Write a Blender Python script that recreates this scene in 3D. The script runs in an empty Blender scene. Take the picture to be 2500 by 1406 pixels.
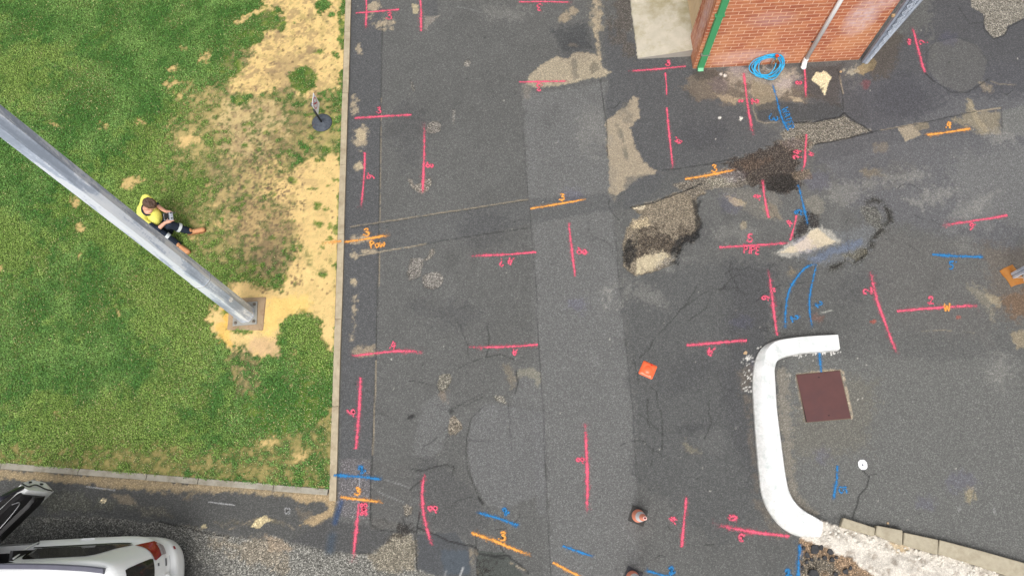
import bpy, bmesh, math, random
import numpy as np
from mathutils import Vector, Matrix

S = bpy.context.scene
C = S.collection
PI = math.pi
rnd = random.Random(7)

# ------------------------------------------------------------------ camera
F, CX, CY = 1733.0, 1250.0, 703.0          # focal length and centre of the 2500 px wide frame
NX, NY, H = 1285.0, 1305.0, 11.6           # point straight below the drone, flying height in metres
_d = np.array([(NX - CX) / F, -(NY - CY) / F, -1.0]); _d /= np.linalg.norm(_d)
_Z = -_d
_up = np.array([0, 1.0, 0]); _Y = _up - _Z * _up.dot(_Z); _Y /= np.linalg.norm(_Y); _X = np.cross(_Y, _Z)
R0 = np.array([_X, _Y, _Z])
_yaw = math.radians(-3.271)
R0 = np.array([[math.cos(_yaw), -math.sin(_yaw), 0], [math.sin(_yaw), math.cos(_yaw), 0], [0, 0, 1]]) @ R0

def at(px, py, z=0.0):
    """image pixel coordinate, cast along its view ray -> real point at height z"""
    w = R0 @ np.array([(px - CX) / F, -(py - CY) / F, -1.0]); t = (z - H) / w[2]
    return Vector((w[0] * t, w[1] * t, z))

cam_d = bpy.data.cameras.new('camera'); cam = bpy.data.objects.new('camera', cam_d); C.objects.link(cam)
cam_d.sensor_width = 36; cam_d.lens = F / 2500 * 36; cam_d.clip_start = 0.1; cam_d.clip_end = 2000
m4 = Matrix([list(R0[0]) + [0], list(R0[1]) + [0], list(R0[2]) + [H], [0, 0, 0, 1]])
cam.matrix_world = m4
S.camera = cam

# ------------------------------------------------------------------ light
W = bpy.data.worlds.new('World'); S.world = W; W.use_nodes = True
nt = W.node_tree; bg = nt.nodes['Background']
sky = nt.nodes.new('ShaderNodeTexSky'); sky.sky_type = 'NISHITA'; sky.sun_disc = False
SUN_EL, SUN_AZ = math.radians(56), math.radians(192)     # azimuth clockwise from +Y
sky.sun_elevation = SUN_EL; sky.sun_rotation = SUN_AZ
sky.air_density = 1.0; sky.dust_density = 6.0; sky.ozone_density = 0.6
hsv = nt.nodes.new('ShaderNodeHueSaturation'); hsv.inputs['Saturation'].default_value = 0.15   # cloud deck: the sky is almost white
nt.links.new(sky.outputs[0], hsv.inputs['Color']); nt.links.new(hsv.outputs[0], bg.inputs[0]); bg.inputs[1].default_value = 0.185
sd = bpy.data.lights.new('sun', 'SUN'); sun = bpy.data.objects.new('sun', sd); C.objects.link(sun)
sd.energy = 0.95; sd.angle = math.radians(45); sd.color = (1, 0.97, 0.93)
_sv = Vector((math.sin(SUN_AZ) * math.cos(SUN_EL), math.cos(SUN_AZ) * math.cos(SUN_EL), math.sin(SUN_EL)))
sun.rotation_euler = _sv.to_track_quat('Z', 'Y').to_euler(); sun.location = _sv * 30
S.view_settings.view_transform = 'Standard'; S.view_settings.look = 'None'
S.view_settings.exposure = 0.08; S.view_settings.gamma = 1
S.cycles.max_bounces = 6

# ------------------------------------------------------------------ helpers
KE = 1.25
def lin(c):
    c = c / 255.0
    return c / 12.92 if c <= 0.04045 else ((c + 0.055) / 1.055) ** 2.4
def col(r, g, b, k=1.0):
    return tuple(min(0.86, lin(v) / KE * k) for v in (r, g, b))

def tag(o, label=None, cat=None, group=None, kind=None):
    if label: o['label'] = label
    if cat: o['category'] = cat
    if group: o['group'] = group
    if kind: o['kind'] = kind
    return o
def empty(name, loc, label=None, cat=None, group=None, rz=0, kind=None):
    o = bpy.data.objects.new(name, None); o.empty_display_size = 0.1; C.objects.link(o)
    o.location = loc; o.rotation_euler = (0, 0, rz)
    return tag(o, label, cat, group, kind)
def link_mesh(name, me, m=None, parent=None, smooth=False):
    o = bpy.data.objects.new(name, me); C.objects.link(o)
    if m is not None:
        for q in (m if isinstance(m, (list, tuple)) else [m]): me.materials.append(q)
    if smooth: me.shade_smooth()
    if parent is not None:
        o.parent = parent
        o.matrix_parent_inverse = Matrix.LocRotScale(parent.location, parent.rotation_euler, None).inverted()
    return o
def obj(name, verts, faces, m=None, parent=None, smooth=False):
    me = bpy.data.meshes.new(name); me.from_pydata([tuple(v) for v in verts], [], faces); me.update()
    return link_mesh(name, me, m, parent, smooth)
def bobj(name, bm, m=None, parent=None, smooth=False, recalc=True):
    if recalc: bmesh.ops.recalc_face_normals(bm, faces=bm.faces)
    me = bpy.data.meshes.new(name); bm.to_mesh(me); bm.free()
    return link_mesh(name, me, m, parent, smooth)

def box(bm, lo, hi, mat=None, bevel=0.0):
    """box between two corners, optional 4x4 transform"""
    lo, hi = Vector(lo), Vector(hi)
    r = bmesh.ops.create_cube(bm, size=1.0)
    vs = r['verts']
    for v in vs:
        v.co = Vector(((lo + hi) / 2 + Vector((v.co.x * (hi.x - lo.x), v.co.y * (hi.y - lo.y), v.co.z * (hi.z - lo.z)))))
    if bevel:
        es = list({e for v in vs for e in v.link_edges})
        q = bmesh.ops.bevel(bm, geom=es, offset=bevel, segments=2, affect='EDGES', profile=0.7)
        vs = list({v for f in q['faces'] for v in f.verts} | {v for v in vs if v.is_valid})
    if mat is not None:
        for v in vs: v.co = mat @ v.co
    return vs
def tube(bm, pts, r, n=8, closed=False, cap=True):
    """swept tube through pts; r a number or list"""
    pts = [Vector(p) for p in pts]; N = len(pts)
    rs = r if isinstance(r, (list, tuple)) else [r] * N
    rings = []
    nrm = None
    for i, p in enumerate(pts):
        a = pts[(i - 1) % N] if (closed or i > 0) else p
        b = pts[(i + 1) % N] if (closed or i < N - 1) else p
        t = (b - a).normalized()
        if nrm is None:
            nrm = t.orthogonal().normalized()
        nrm = (nrm - t * nrm.dot(t))
        if nrm.length < 1e-6: nrm = t.orthogonal()
        nrm.normalize(); bn = t.cross(nrm)
        rings.append([bm.verts.new(p + (nrm * math.cos(k * 2 * PI / n) + bn * math.sin(k * 2 * PI / n)) * rs[i]) for k in range(n)])
    M = N if closed else N - 1
    for i in range(M):
        A, B = rings[i], rings[(i + 1) % N]
        for k in range(n):
            bm.faces.new((A[k], A[(k + 1) % n], B[(k + 1) % n], B[k]))
    if cap and not closed:
        bm.faces.new(rings[0][::-1]); bm.faces.new(rings[-1])
def lathe(bm, prof, n=32, c=(0, 0, 0), axis=None):
    """profile list (r,z) revolved round z at c"""
    c = Vector(c); rings = []
    for (r, z) in prof:
        if r < 1e-5: rings.append([bm.verts.new(c + Vector((0, 0, z)))])
        else: rings.append([bm.verts.new(c + Vector((r * math.cos(2 * PI * k / n), r * math.sin(2 * PI * k / n), z))) for k in range(n)])
    for A, B in zip(rings[:-1], rings[1:]):
        for k in range(n):
            a0, a1 = A[k % len(A)], A[(k + 1) % len(A)]; b0, b1 = B[k % len(B)], B[(k + 1) % len(B)]
            vs = []
            for v in (a0, a1, b1, b0):
                if v not in vs: vs.append(v)
            if len(vs) >= 3: bm.faces.new(vs)
def prism(bm, pts, z0, z1, jit=0.0):
    """polygon (world points) extruded from z0 to z1"""
    lo = [bm.verts.new((p[0], p[1], z0)) for p in pts]; hi = [bm.verts.new((p[0], p[1], z1 + rnd.uniform(-jit, jit))) for p in pts]
    n = len(pts)
    for k in range(n): bm.faces.new((lo[k], lo[(k + 1) % n], hi[(k + 1) % n], hi[k]))
    bm.faces.new(hi); bm.faces.new(lo[::-1])
def smooth_path(p, seg=6, closed=False):
    """Catmull-Rom through points of any dimension"""
    p = [np.array(q, float) for q in p]
    if len(p) < 3: 
        return [tuple(p[0] + (p[1] - p[0]) * t / seg) for t in range(seg + 1)]
    out = []; n = len(p)
    rng = range(n) if closed else range(n - 1)
    for i in rng:
        a = p[(i - 1) % n] if (closed or i > 0) else p[0]; b = p[i]; c = p[(i + 1) % n]
        d = p[(i + 2) % n] if (closed or i < n - 2) else p[-1]
        for k in range(seg):
            t = k / seg
            out.append(tuple(0.5 * ((2 * b) + (c - a) * t + (2 * a - 5 * b + 4 * c - d) * t * t + (3 * b - a - 3 * c + d) * t ** 3)))
    if not closed: out.append(tuple(p[-1]))
    return out

# ---- materials
def newmat(name):
    m = bpy.data.materials.new(name); m.use_nodes = True
    n = m.node_tree.nodes; l = m.node_tree.links
    return m, n, l, n['Principled BSDF']
def node(n, typ, **kw):
    q = n.new(typ)
    for k, v in kw.items():
        if k in q.inputs: q.inputs[k].default_value = v
        else: setattr(q, k, v)
    return q
def coords(n, l, scale=1.0):
    tc = n.new('ShaderNodeTexCoord')
    return tc.outputs['Object']
def noise(n, l, vec, scale, detail=3.0, rough=0.6, dist=0.0):
    q = node(n, 'ShaderNodeTexNoise', Scale=scale, Detail=detail, Roughness=rough, Distortion=dist)
    l.new(vec, q.inputs['Vector']); return q.outputs['Fac']
def ramp(n, l, fac, stops):
    q = n.new('ShaderNodeValToRGB'); e = q.color_ramp.elements
    while len(e) < len(stops): e.new(0.5)
    for s, (p, c) in zip(e, stops):
        s.position = p; s.color = (c, c, c, 1) if isinstance(c, (int, float)) else (*c, 1)
    l.new(fac, q.inputs['Fac']); return q.outputs['Color']
def mixc(n, l, fac, a, b, mode='MIX'):
    q = n.new('ShaderNodeMix'); q.data_type = 'RGBA'; q.blend_type = mode; q.clamp_factor = True
    for s, v in ((q.inputs[0], fac), (q.inputs[6], a), (q.inputs[7], b)):
        if hasattr(v, 'is_linked') or hasattr(v, 'links'): l.new(v, s)
        elif isinstance(v, (int, float)): s.default_value = v if s == q.inputs[0] else (v, v, v, 1)
        else: s.default_value = (*v, 1)
    return q.outputs[2]
def mth(n, l, op, a, b=0.0, clamp=False):
    q = n.new('ShaderNodeMath'); q.operation = op; q.use_clamp = clamp
    for s, v in ((q.inputs[0], a), (q.inputs[1], b)):
        if isinstance(v, (int, float)): s.default_value = v
        else: l.new(v, s)
    return q.outputs[0]
def bump(n, l, h, dist, strength=1.0, normal=None):
    q = node(n, 'ShaderNodeBump', Distance=dist, Strength=strength); l.new(h, q.inputs['Height'])
    if normal is not None: l.new(normal, q.inputs['Normal'])
    return q.outputs[0]
def smat(name, c, rough=0.6, metal=0.0, var=0.12, scale=12.0, bmp=0.0, bscale=80.0, spec=0.5, coat=0.0, dirt=None, dirt_scale=3.0, dirt_amt=0.5):
    """plain material broken up by noise in colour, roughness and relief"""
    m, n, l, b = newmat(name); v = coords(n, l)
    f = noise(n, l, v, scale, 5, 0.65)
    lo = tuple(x * (1 - var) for x in c); hi = tuple(min(0.95, x * (1 + var)) for x in c)
    cc = mixc(n, l, ramp(n, l, f, [(0.3, 0.0), (0.7, 1.0)]), lo, hi)
    if dirt is not None:
        g = noise(n, l, v, dirt_scale, 6, 0.7)
        cc = mixc(n, l, mth(n, l, 'MULTIPLY', ramp(n, l, g, [(0.48, 0.0), (0.68, 1.0)]), dirt_amt), cc, dirt)
    l.new(cc, b.inputs['Base Color'])
    b.inputs['Metallic'].default_value = metal
    b.inputs['Specular IOR Level'].default_value = spec
    b.inputs['Coat Weight'].default_value = coat; b.inputs['Coat Roughness'].default_value = 0.06
    rr = mth(n, l, 'ADD', mth(n, l, 'MULTIPLY', f, 0.2), rough - 0.1, True); l.new(rr, b.inputs['Roughness'])
    if bmp: l.new(bump(n, l, noise(n, l, v, bscale, 4, 0.7), bmp), b.inputs['Normal'])
    return m

# ---- numpy noise
def _hash(ix, iy, seed):
    h = (ix.astype(np.int64) * 374761393 + iy.astype(np.int64) * 668265263 + int(seed) * 974711) & 0xFFFFFFFF
    h = ((h ^ (h >> 13)) * 1274126177) & 0xFFFFFFFF
    return ((h ^ (h >> 16)) & 0xFFFF) / 65535.0
def vn(x, y, seed):
    ix, iy = np.floor(x), np.floor(y); fx, fy = x - ix, y - iy
    fx = fx * fx * (3 - 2 * fx); fy = fy * fy * (3 - 2 * fy)
    a = _hash(ix, iy, seed); b = _hash(ix + 1, iy, seed); c = _hash(ix, iy + 1, seed); d = _hash(ix + 1, iy + 1, seed)
    return a + (b - a) * fx + (c - a) * fy + (a - b - c + d) * fx * fy
def fbm(x, y, sc, seed, octv=4, g=0.55):
    t = 0; a = 1; s = 0
    for o in range(octv):
        t = t + a * vn(x * sc + 13.7 * o + seed * 3.1, y * sc - 7.3 * o + seed * 1.7, seed + o); s += a; a *= g; sc *= 2.03
    return t / s
def sstep(a, b, x):
    t = np.clip((x - a) / (b - a), 0, 1); return t * t * (3 - 2 * t)
def seg_dist(px, py, pts, closed):
    d = np.full(px.shape, 1e9); n = len(pts); rng = range(n if closed else n - 1)
    inside = np.zeros(px.shape, bool)
    for i in rng:
        x0, y0 = pts[i]; x1, y1 = pts[(i + 1) % n]
        ex, ey = x1 - x0, y1 - y0; L = ex * ex + ey * ey + 1e-12
        t = np.clip(((px - x0) * ex + (py - y0) * ey) / L, 0, 1)
        d = np.minimum(d, np.hypot(px - x0 - t * ex, py - y0 - t * ey))
        if closed:
            c = (y0 > py) != (y1 > py)
            with np.errstate(divide='ignore', invalid='ignore'):
                xi = ex * (py - y0) / (ey if ey != 0 else 1e-12) + x0
            inside ^= c & (px < xi)
    return d, inside

class Sheet:
    """a fine sheet of ground; pigment, grain and height are laid down region by region from image pixel outlines cast to metres"""
    def __init__(s, xs, ys, base, yfun=None):
        s.xs, s.ys = np.array(xs), np.array(ys)
        s.X, s.Y = np.meshgrid(s.xs, s.ys)
        if yfun is not None: s.Y = s.Y + yfun(s.X)
        s.col = np.empty(s.X.shape + (3,)); s.col[:] = base
        s.grit = np.full(s.X.shape, 0.35); s.h = np.zeros(s.X.shape)
    def _win(s, P, pad):
        x0, y0 = min(p[0] for p in P) - pad, min(p[1] for p in P) - pad; x1, y1 = max(p[0] for p in P) + pad, max(p[1] for p in P) + pad
        m = (s.X >= x0) & (s.X <= x1) & (s.Y >= y0) & (s.Y <= y1)
        r = np.where(m.any(1))[0]; c = np.where(m.any(0))[0]
        if len(r) == 0 or len(c) == 0: return None
        return slice(r[0], r[-1] + 1), slice(c[0], c[-1] + 1)
    def _apply(s, w, m, c, grit, dh):
        if c is not None:
            c = np.array(c); s.col[w] = s.col[w] * (1 - m[..., None]) + c * m[..., None]
        if grit is not None: s.grit[w] = s.grit[w] * (1 - m) + grit * m
        if dh: s.h[w] += dh * m
    def poly(s, pts, c=None, a=1.0, f=2.0, warp=4.0, wf=3.0, brk=0.0, bs=9.0, grit=None, dh=0.0, seed=1, mul=None, world=False):
        P = pts if world else [tuple(at(*p)[:2]) for p in pts]
        f /= 140.0; warp /= 140.0
        w = s._win(P, f + warp * 1.5 + 0.02)
        if w is None: return
        X, Y = s.X[w], s.Y[w]
        wx = X + (fbm(X, Y, wf, seed + 5) - 0.5) * 2 * warp + (fbm(X, Y, wf * 5, seed + 15) - 0.5) * warp; wy = Y + (fbm(X, Y, wf, seed + 9) - 0.5) * 2 * warp + (fbm(X, Y, wf * 5, seed + 19) - 0.5) * warp
        d, ins = seg_dist(wx, wy, P, True)
        sd = np.where(ins, d, -d)
        if X.size < 400000: sd = sd + (fbm(X, Y, 17, seed + 41, 3, 0.8) - 0.5) * (f * 2.6 + 0.006)      # ragged, grainy edge
        m = sstep(-f * 0.6, f * 0.6, sd)
        if brk: m = m * sstep(brk - 0.12, brk + 0.12, fbm(X, Y, bs, seed + 3, 5, 0.65) + 0.25 * np.clip(sd / 0.3, 0, 1) - 0.05)
        m = m * a
        if mul is not None:
            s.col[w] = s.col[w] * (1 + (np.array(mul) - 1) * m[..., None])
        s._apply(w, m, c, grit, dh)
        return w, m
    def spot(s, x, y, rx, ry, c=None, rot=0, **kw):
        n = 14; P = []
        for k in range(n):
            t = 2 * PI * k / n; u, v = rx * math.cos(t), ry * math.sin(t); a = math.radians(rot)
            P.append((x + u * math.cos(a) + v * math.sin(a), y + u * -math.sin(a) + v * math.cos(a)))
        return s.poly(P, c, **kw)
    def line(s, pts, c, wd=2.0, a=1.0, warp=3.0, f=0.6, brk=0.0, wf=4.0, seed=1, dh=0.0, grit=None):
        P = [tuple(at(*p)[:2]) for p in pts]; wd /= 280.0; warp /= 140.0; f = f / 140.0 + 0.006
        w = s._win(P, wd + warp * 1.5 + f + 0.02)
        if w is None: return
        X, Y = s.X[w], s.Y[w]
        wx = X + (fbm(X, Y, wf, seed + 5) - 0.5) * 2 * warp; wy = Y + (fbm(X, Y, wf, seed + 9) - 0.5) * 2 * warp
        d, _ = seg_dist(wx, wy, P, False)
        m = (1 - sstep(max(0, wd - f), wd + f, d)) * a
        if brk: m = m * sstep(brk - 0.1, brk + 0.1, fbm(X, Y, 7, seed + 3, 4))
        s._apply(w, m, c, grit, dh)
    def height(s, x, y):
        if not hasattr(s, 'ys') or x < s.xs[0] or x > s.xs[-1] or y < s.ys[0] or y > s.ys[-1]: return 0.0
        i = min(len(s.xs) - 2, max(0, int(np.searchsorted(s.xs, x)) - 1)); j = min(len(s.ys) - 2, max(0, int(np.searchsorted(s.ys, y)) - 1))
        return float(max(s.h[j, i], s.h[j + 1, i], s.h[j, i + 1], s.h[j + 1, i + 1]))
    def build(s, name, m, z=0.0, smooth=True):
        ny, nx = s.X.shape
        co = np.stack([s.X, s.Y, s.h + z], -1).reshape(-1, 3).astype(np.float32)
        idx = np.arange(ny * nx).reshape(ny, nx)
        q = np.stack([idx[:-1, :-1], idx[:-1, 1:], idx[1:, 1:], idx[1:, :-1]], -1).reshape(-1, 4).astype(np.int32)
        me = bpy.data.meshes.new(name); me.vertices.add(len(co)); me.vertices.foreach_set('co', co.ravel())
        me.loops.add(q.size); me.loops.foreach_set('vertex_index', q.ravel())
        me.polygons.add(len(q)); me.polygons.foreach_set('loop_start', np.arange(0, q.size, 4, dtype=np.int32))
        me.update(calc_edges=True)
        ca = me.color_attributes.new('pigment', 'FLOAT_COLOR', 'POINT')
        rgba = np.ones((len(co), 4), np.float32); rgba[:, :3] = s.col.reshape(-1, 3); ca.data.foreach_set('color', rgba.ravel())
        ga = me.attributes.new('grit', 'FLOAT', 'POINT'); ga.data.foreach_set('value', s.grit.ravel().astype(np.float32))
        return link_mesh(name, me, m, None, smooth)

def stretch(lo, hi, step, far_lo, far_hi):
    """fine lines between lo and hi, widening out to far_lo / far_hi"""
    mid = list(np.arange(lo, hi + 1e-6, step)); a = []; b = []; d = step * 3; x = lo
    while x - d > far_lo: x -= d; a.append(x); d *= 1.7
    a.append(far_lo); d = step * 3; x = mid[-1]
    while x + d < far_hi: x += d; b.append(x); d *= 1.7
    b.append(far_hi)
    return a[::-1] + mid + b
# ------------------------------------------------------------------ the yard surface
YARD = Sheet(stretch(-8.9, 10.9, 0.02, -300, 300), stretch(-1.5, 11.2, 0.02, -300, 300), col(101, 101, 99))
Y_ = YARD
DK, MD, LT = col(86, 87, 90), col(99, 100, 101), col(118, 118, 117)
SAND, SAND2, PALE = col(178, 163, 138), col(160, 146, 124), col(214, 200, 172)
GRV = col(136, 134, 127); TAR = col(50, 45, 42); DARK = col(46, 46, 46)
n1 = fbm(Y_.X, Y_.Y, 0.9, 3, 5); n2 = fbm(Y_.X, Y_.Y, 3.5, 31, 4)
Y_.col *= (0.82 + 0.26 * n1 + 0.12 * n2)[..., None]
# broad lanes of older and newer asphalt
P = Y_.poly
P([(855, -60), (932, -60), (929, 300), (922, 700), (908, 1120), (830, 1120), (840, 700)], DK, 0.6, f=1.2, warp=0.6)
P([(1275, 230), (1480, 200), (1478, 270), (1492, 470), (1515, 720), (1548, 1000), (1560, 1406), (1345, 1450), (1338, 1150), (1315, 850), (1302, 600), (1290, 480)], LT, 0.6, f=7, warp=7)
P([(1275, 230), (1300, 230), (1345, 1450), (1330, 1450), (1288, 480)], LT, 0.25, f=10, warp=2)
P([(1480, 60), (1700, 170), (1900, 330), (1850, 380), (1640, 415), (1490, 470), (1478, 270)], col(84, 85, 88), 0.6, f=12, warp=12)
P([(1520, 680), (1880, 620), (1880, 1250), (1760, 1330), (1560, 1180), (1545, 1000)], col(88, 89, 89), 0.6, f=22, warp=18)
P([(1780, 640), (1900, 650), (1860, 1000), (1840, 1200), (1760, 1000)], col(78, 78, 80), 0.55, f=28, warp=14)
P([(1920, 870), (2500, 880), (2560, 1400), (2240, 1310), (2000, 1262), (1935, 1200), (1905, 1000)], col(112, 112, 109), 0.85, f=14, warp=10)
P([(1960, 900), (2140, 930), (2120, 1100), (1930, 1130)], col(118, 114, 103), 0.5, f=30, warp=14)
P([(2060, 200), (2500, 150), (2600, 420), (2480, 620), (2100, 520), (2000, 380)], col(104, 104, 108), 0.6, f=30, warp=20)
P([(2260, -60), (2600, -60), (2600, 230), (2300, 240)], col(82, 82, 86), 0.7, f=20, warp=16)
P([(2110, 160), (2260, 60), (2320, 260), (2140, 330), (2050, 280)], col(84, 84, 88), 0.7, f=25, warp=14)
P([(1960, 190), (2060, 150), (2130, 320), (2060, 300), (1990, 310)], col(84, 84, 86), 0.6, f=14, warp=9)
P([(2330, 380), (2600, 330), (2600, 560), (2300, 560)], col(124, 124, 122), 0.55, f=36, warp=22, brk=0.45, bs=1.2)
P([(2100, 560), (2460, 600), (2420, 840), (2180, 800)], col(108, 106, 103), 0.5, f=30, warp=18)
# the trench that was cut and filled again
TR1 = [(856, 554), (1290, 487), (1296, 545), (1120, 582), (857, 627)]
P(TR1, col(95, 96, 97), 0.4, f=1.2, warp=0.8)
P([(1290, 487), (1490, 470), (1640, 415), (1830, 375), (1800, 415), (1700, 455), (1540, 507), (1300, 545)], col(90, 91, 91), 0.6, f=6, warp=3)
P([(2000, 360), (2130, 322), (2300, 290), (2445, 263), (2450, 325), (2300, 335), (2140, 355), (1985, 412)], col(94, 94, 96), 0.7, f=5, warp=3)
# lighter worn ovals and repairs
P([(1010, 1110), (1030, 990), (1060, 965), (1100, 960), (1098, 1040), (1075, 1100), (1045, 1118)], col(116, 116, 115), 0.6, f=4, warp=4)
P([(1150, 1020), (1185, 985), (1250, 990), (1325, 1010), (1330, 1200), (1240, 1240), (1190, 1230), (1155, 1180), (1140, 1100)], col(116, 116, 116), 0.6, f=3, warp=3)
P([(1255, 900), (1320, 895), (1325, 1000), (1250, 985)], col(116, 116, 115), 0.6, f=8, warp=5)
P([(1040, 1110), (1150, 1190), (1200, 1270), (1150, 1320), (1030, 1280), (1010, 1180)], col(88, 88, 88), 0.55, f=8, warp=6)
P([(835, 1120), (905, 1125), (905, 1265), (840, 1262), (820, 1250), (828, 1180)], col(118, 114, 116), 0.75, f=5, warp=2, grit=0.75)
P([(905, 1130), (1000, 1130), (1010, 1290), (912, 1285)], col(100, 99, 97), 0.6, f=4, warp=3)
P([(2270, 110), (2330, 92), (2385, 110), (2410, 150), (2400, 200), (2350, 228), (2300, 210), (2265, 170)], col(106, 105, 102), 0.6, f=2.5, warp=3)
P([(1300, 1000), (1332, 1010), (1332, 1260), (1310, 1250)], col(112, 112, 112), 0.6, f=3, warp=1)
P([(1018, 1303), (1110, 1300), (1150, 1345), (1150, 1410), (1075, 1406), (1020, 1388)], col(82, 84, 87), 0.85, f=2, warp=2, grit=0.15)
P([(1075, 1340), (1145, 1345), (1148, 1400), (1085, 1404)], col(84, 91, 98), 0.9, f=4, warp=3, grit=0.05)
P([(1165, 1345), (1235, 1350), (1280, 1406), (1165, 1420)], col(78, 82, 78), 0.8, f=3, warp=2, grit=0.2)
P([(1145, 1340), (1165, 1340), (1170, 1420), (1148, 1420)], SAND2, 0.6, f=3, warp=3, brk=0.5)
P([(1165, 1365), (1215, 1370), (1225, 1420), (1165, 1420)], TAR, 0.7, f=5, warp=4, brk=0.5, bs=18, grit=1)
# strip below the lawn: gutter, sand, asphalt, loose gravel
P([(-900, 1080), (0, 1148), (400, 1175), (820, 1206), (810, 1262), (780, 1330), (560, 1300), (440, 1275), (250, 1245), (0, 1240), (-900, 1180)], col(90, 90, 88), 0.95, f=3, warp=2)
P([(-900, 1070), (0, 1146), (820, 1205), (818, 1216), (430, 1196), (260, 1188), (180, 1176), (90, 1172), (0, 1166), (-900, 1110)], col(166, 148, 118), 0.9, f=5, warp=8, seed=4)
P([(0, 1152), (250, 1168), (420, 1188), (380, 1196), (230, 1176), (0, 1170)], col(172, 152, 118), 0.7, f=5, warp=8, brk=0.4)
P([(710, 1205), (822, 1212), (812, 1260), (770, 1285), (730, 1280), (760, 1262), (800, 1250), (795, 1225), (730, 1228)], col(176, 154, 120), 0.95, f=5, warp=5)
P([(725, 1240), (765, 1245), (770, 1265), (735, 1270)], col(120, 110, 96), 0.6, f=8, warp=5, brk=0.45)
P([(350, 1195), (440, 1190), (520, 1205), (470, 1215)], col(150, 134, 108), 0.6, f=8, warp=8, brk=0.45)
P([(270, 1205), (310, 1205), (335, 1230), (300, 1232)], col(140, 128, 110), 0.8, f=5, warp=3)
P([(100, 1195), (260, 1215), (330, 1240), (130, 1250), (90, 1225)], col(108, 108, 98), 0.7, f=8, warp=8, brk=0.4, grit=1.0)
P([(330, 1230), (400, 1240), (430, 1265), (350, 1262)], col(120, 116, 104), 0.6, f=8, warp=8, brk=0.35, grit=0.9)
P([(520, 1272), (560, 1262), (680, 1268), (710, 1280), (640, 1276), (560, 1284)], col(120, 112, 92), 0.6, f=6, warp=8, brk=0.4)
P([(613, 1283), (625, 1268), (648, 1258), (668, 1272), (650, 1275), (636, 1289)], col(212, 194, 152), 0.95, f=1.5, warp=3, grit=0.6)
P([(241, 1225), (249, 1215), (262, 1216), (258, 1227)], col(232, 216, 180), 0.95, f=1, warp=2)
P([(488, 1282), (500, 1280), (507, 1288), (492, 1292)], col(200, 186, 150), 0.95, f=1, warp=2)
P([(-900, 1240), (0, 1262), (200, 1260), (440, 1280), (560, 1306), (640, 1318), (665, 1308), (700, 1322), (800, 1345), (905, 1352), (935, 1322), (965, 1298), (1012, 1302), (1020, 1388), (1080, 1412), (1080, 1600), (-900, 1600)], GRV, 0.95, f=3, warp=5, grit=1.3, dh=-0.01)
P([(-900, 1240), (0, 1262), (200, 1262), (330, 1300), (450, 1330), (470, 1600), (-900, 1600)], col(104, 104, 100), 0.8, f=20, warp=12, grit=1.5)
P([(450, 1365), (540, 1390), (560, 1420), (450, 1450)], col(84, 84, 84), 0.6, f=10, warp=8, grit=0.7)
P([(460, 1284), (560, 1300), (720, 1330), (700, 1406), (520, 1340)], col(158, 144, 122), 0.5, f=14, warp=16, brk=0.5, bs=3, grit=1.0)
P([(935, 1322), (965, 1298), (1012, 1304), (1018, 1388), (930, 1400), (900, 1360)], col(140, 132, 116), 0.85, f=8, warp=10, grit=0.9)
P([(650, 1308), (690, 1322), (720, 1345), (660, 1350)], col(168, 150, 128), 0.7, f=6, warp=8, grit=0.6)
P([(905, 1345), (950, 1298), (985, 1305), (960, 1345)], TAR, 0.6, f=8, warp=8, brk=0.5, bs=10, grit=1.0)
P([(795, 1268), (905, 1284), (960, 1300), (935, 1330), (905, 1352), (800, 1345), (700, 1325)], col(84, 84, 84), 0.8, f=4, warp=3)
# kerb-side sand
for (x, y, rx, ry) in ((878, 118, 7, 10), (866, 255, 9, 22), (885, 330, 13, 20), (878, 340, 10, 24), (877, 408, 9, 12), (866, 688, 9, 9), (862, 745, 4, 20), (860, 800, 3, 30), (862, 622, 8, 8), (935, 60, 26, 14), (915, 15, 14, 14), (900, 44, 10, 5), (890, 858, 28, 12)):
    P_ = Y_.spot(x + 1, y, rx * 1.1, ry * 1.15, SAND if y not in (858,) else SAND2, f=6, warp=10, wf=5, a=0.85, brk=0.44, bs=11, seed=int(x + 3 * y))
for (x, y, rx, ry) in ((880, 330, 11, 15), (878, 408, 8, 10), (866, 688, 8, 6)):
    Y_.spot(x, y, rx, ry, col(188, 172, 142), f=2, warp=9, wf=6, a=0.9, seed=int(y))
P([(858, 575), (900, 572), (905, 590), (858, 598)], SAND, 0.8, f=6, warp=5, brk=0.35)
P([(880, 612), (915, 606), (925, 616), (886, 622)], SAND, 0.8, f=5, warp=5, brk=0.3)
P([(1005, 10), (1022, 12), (1020, 34), (1008, 34)], col(178, 166, 136), 0.95, f=1, warp=2)
P([(1035, 42), (1072, 40), (1048, 62), (1044, 76), (1036, 70)], col(148, 140, 130), 0.7, f=4, warp=2)
P([(1030, -20), (1070, -20), (1068, 38), (1034, 40)], DK, 0.5, f=3, warp=2)
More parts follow.
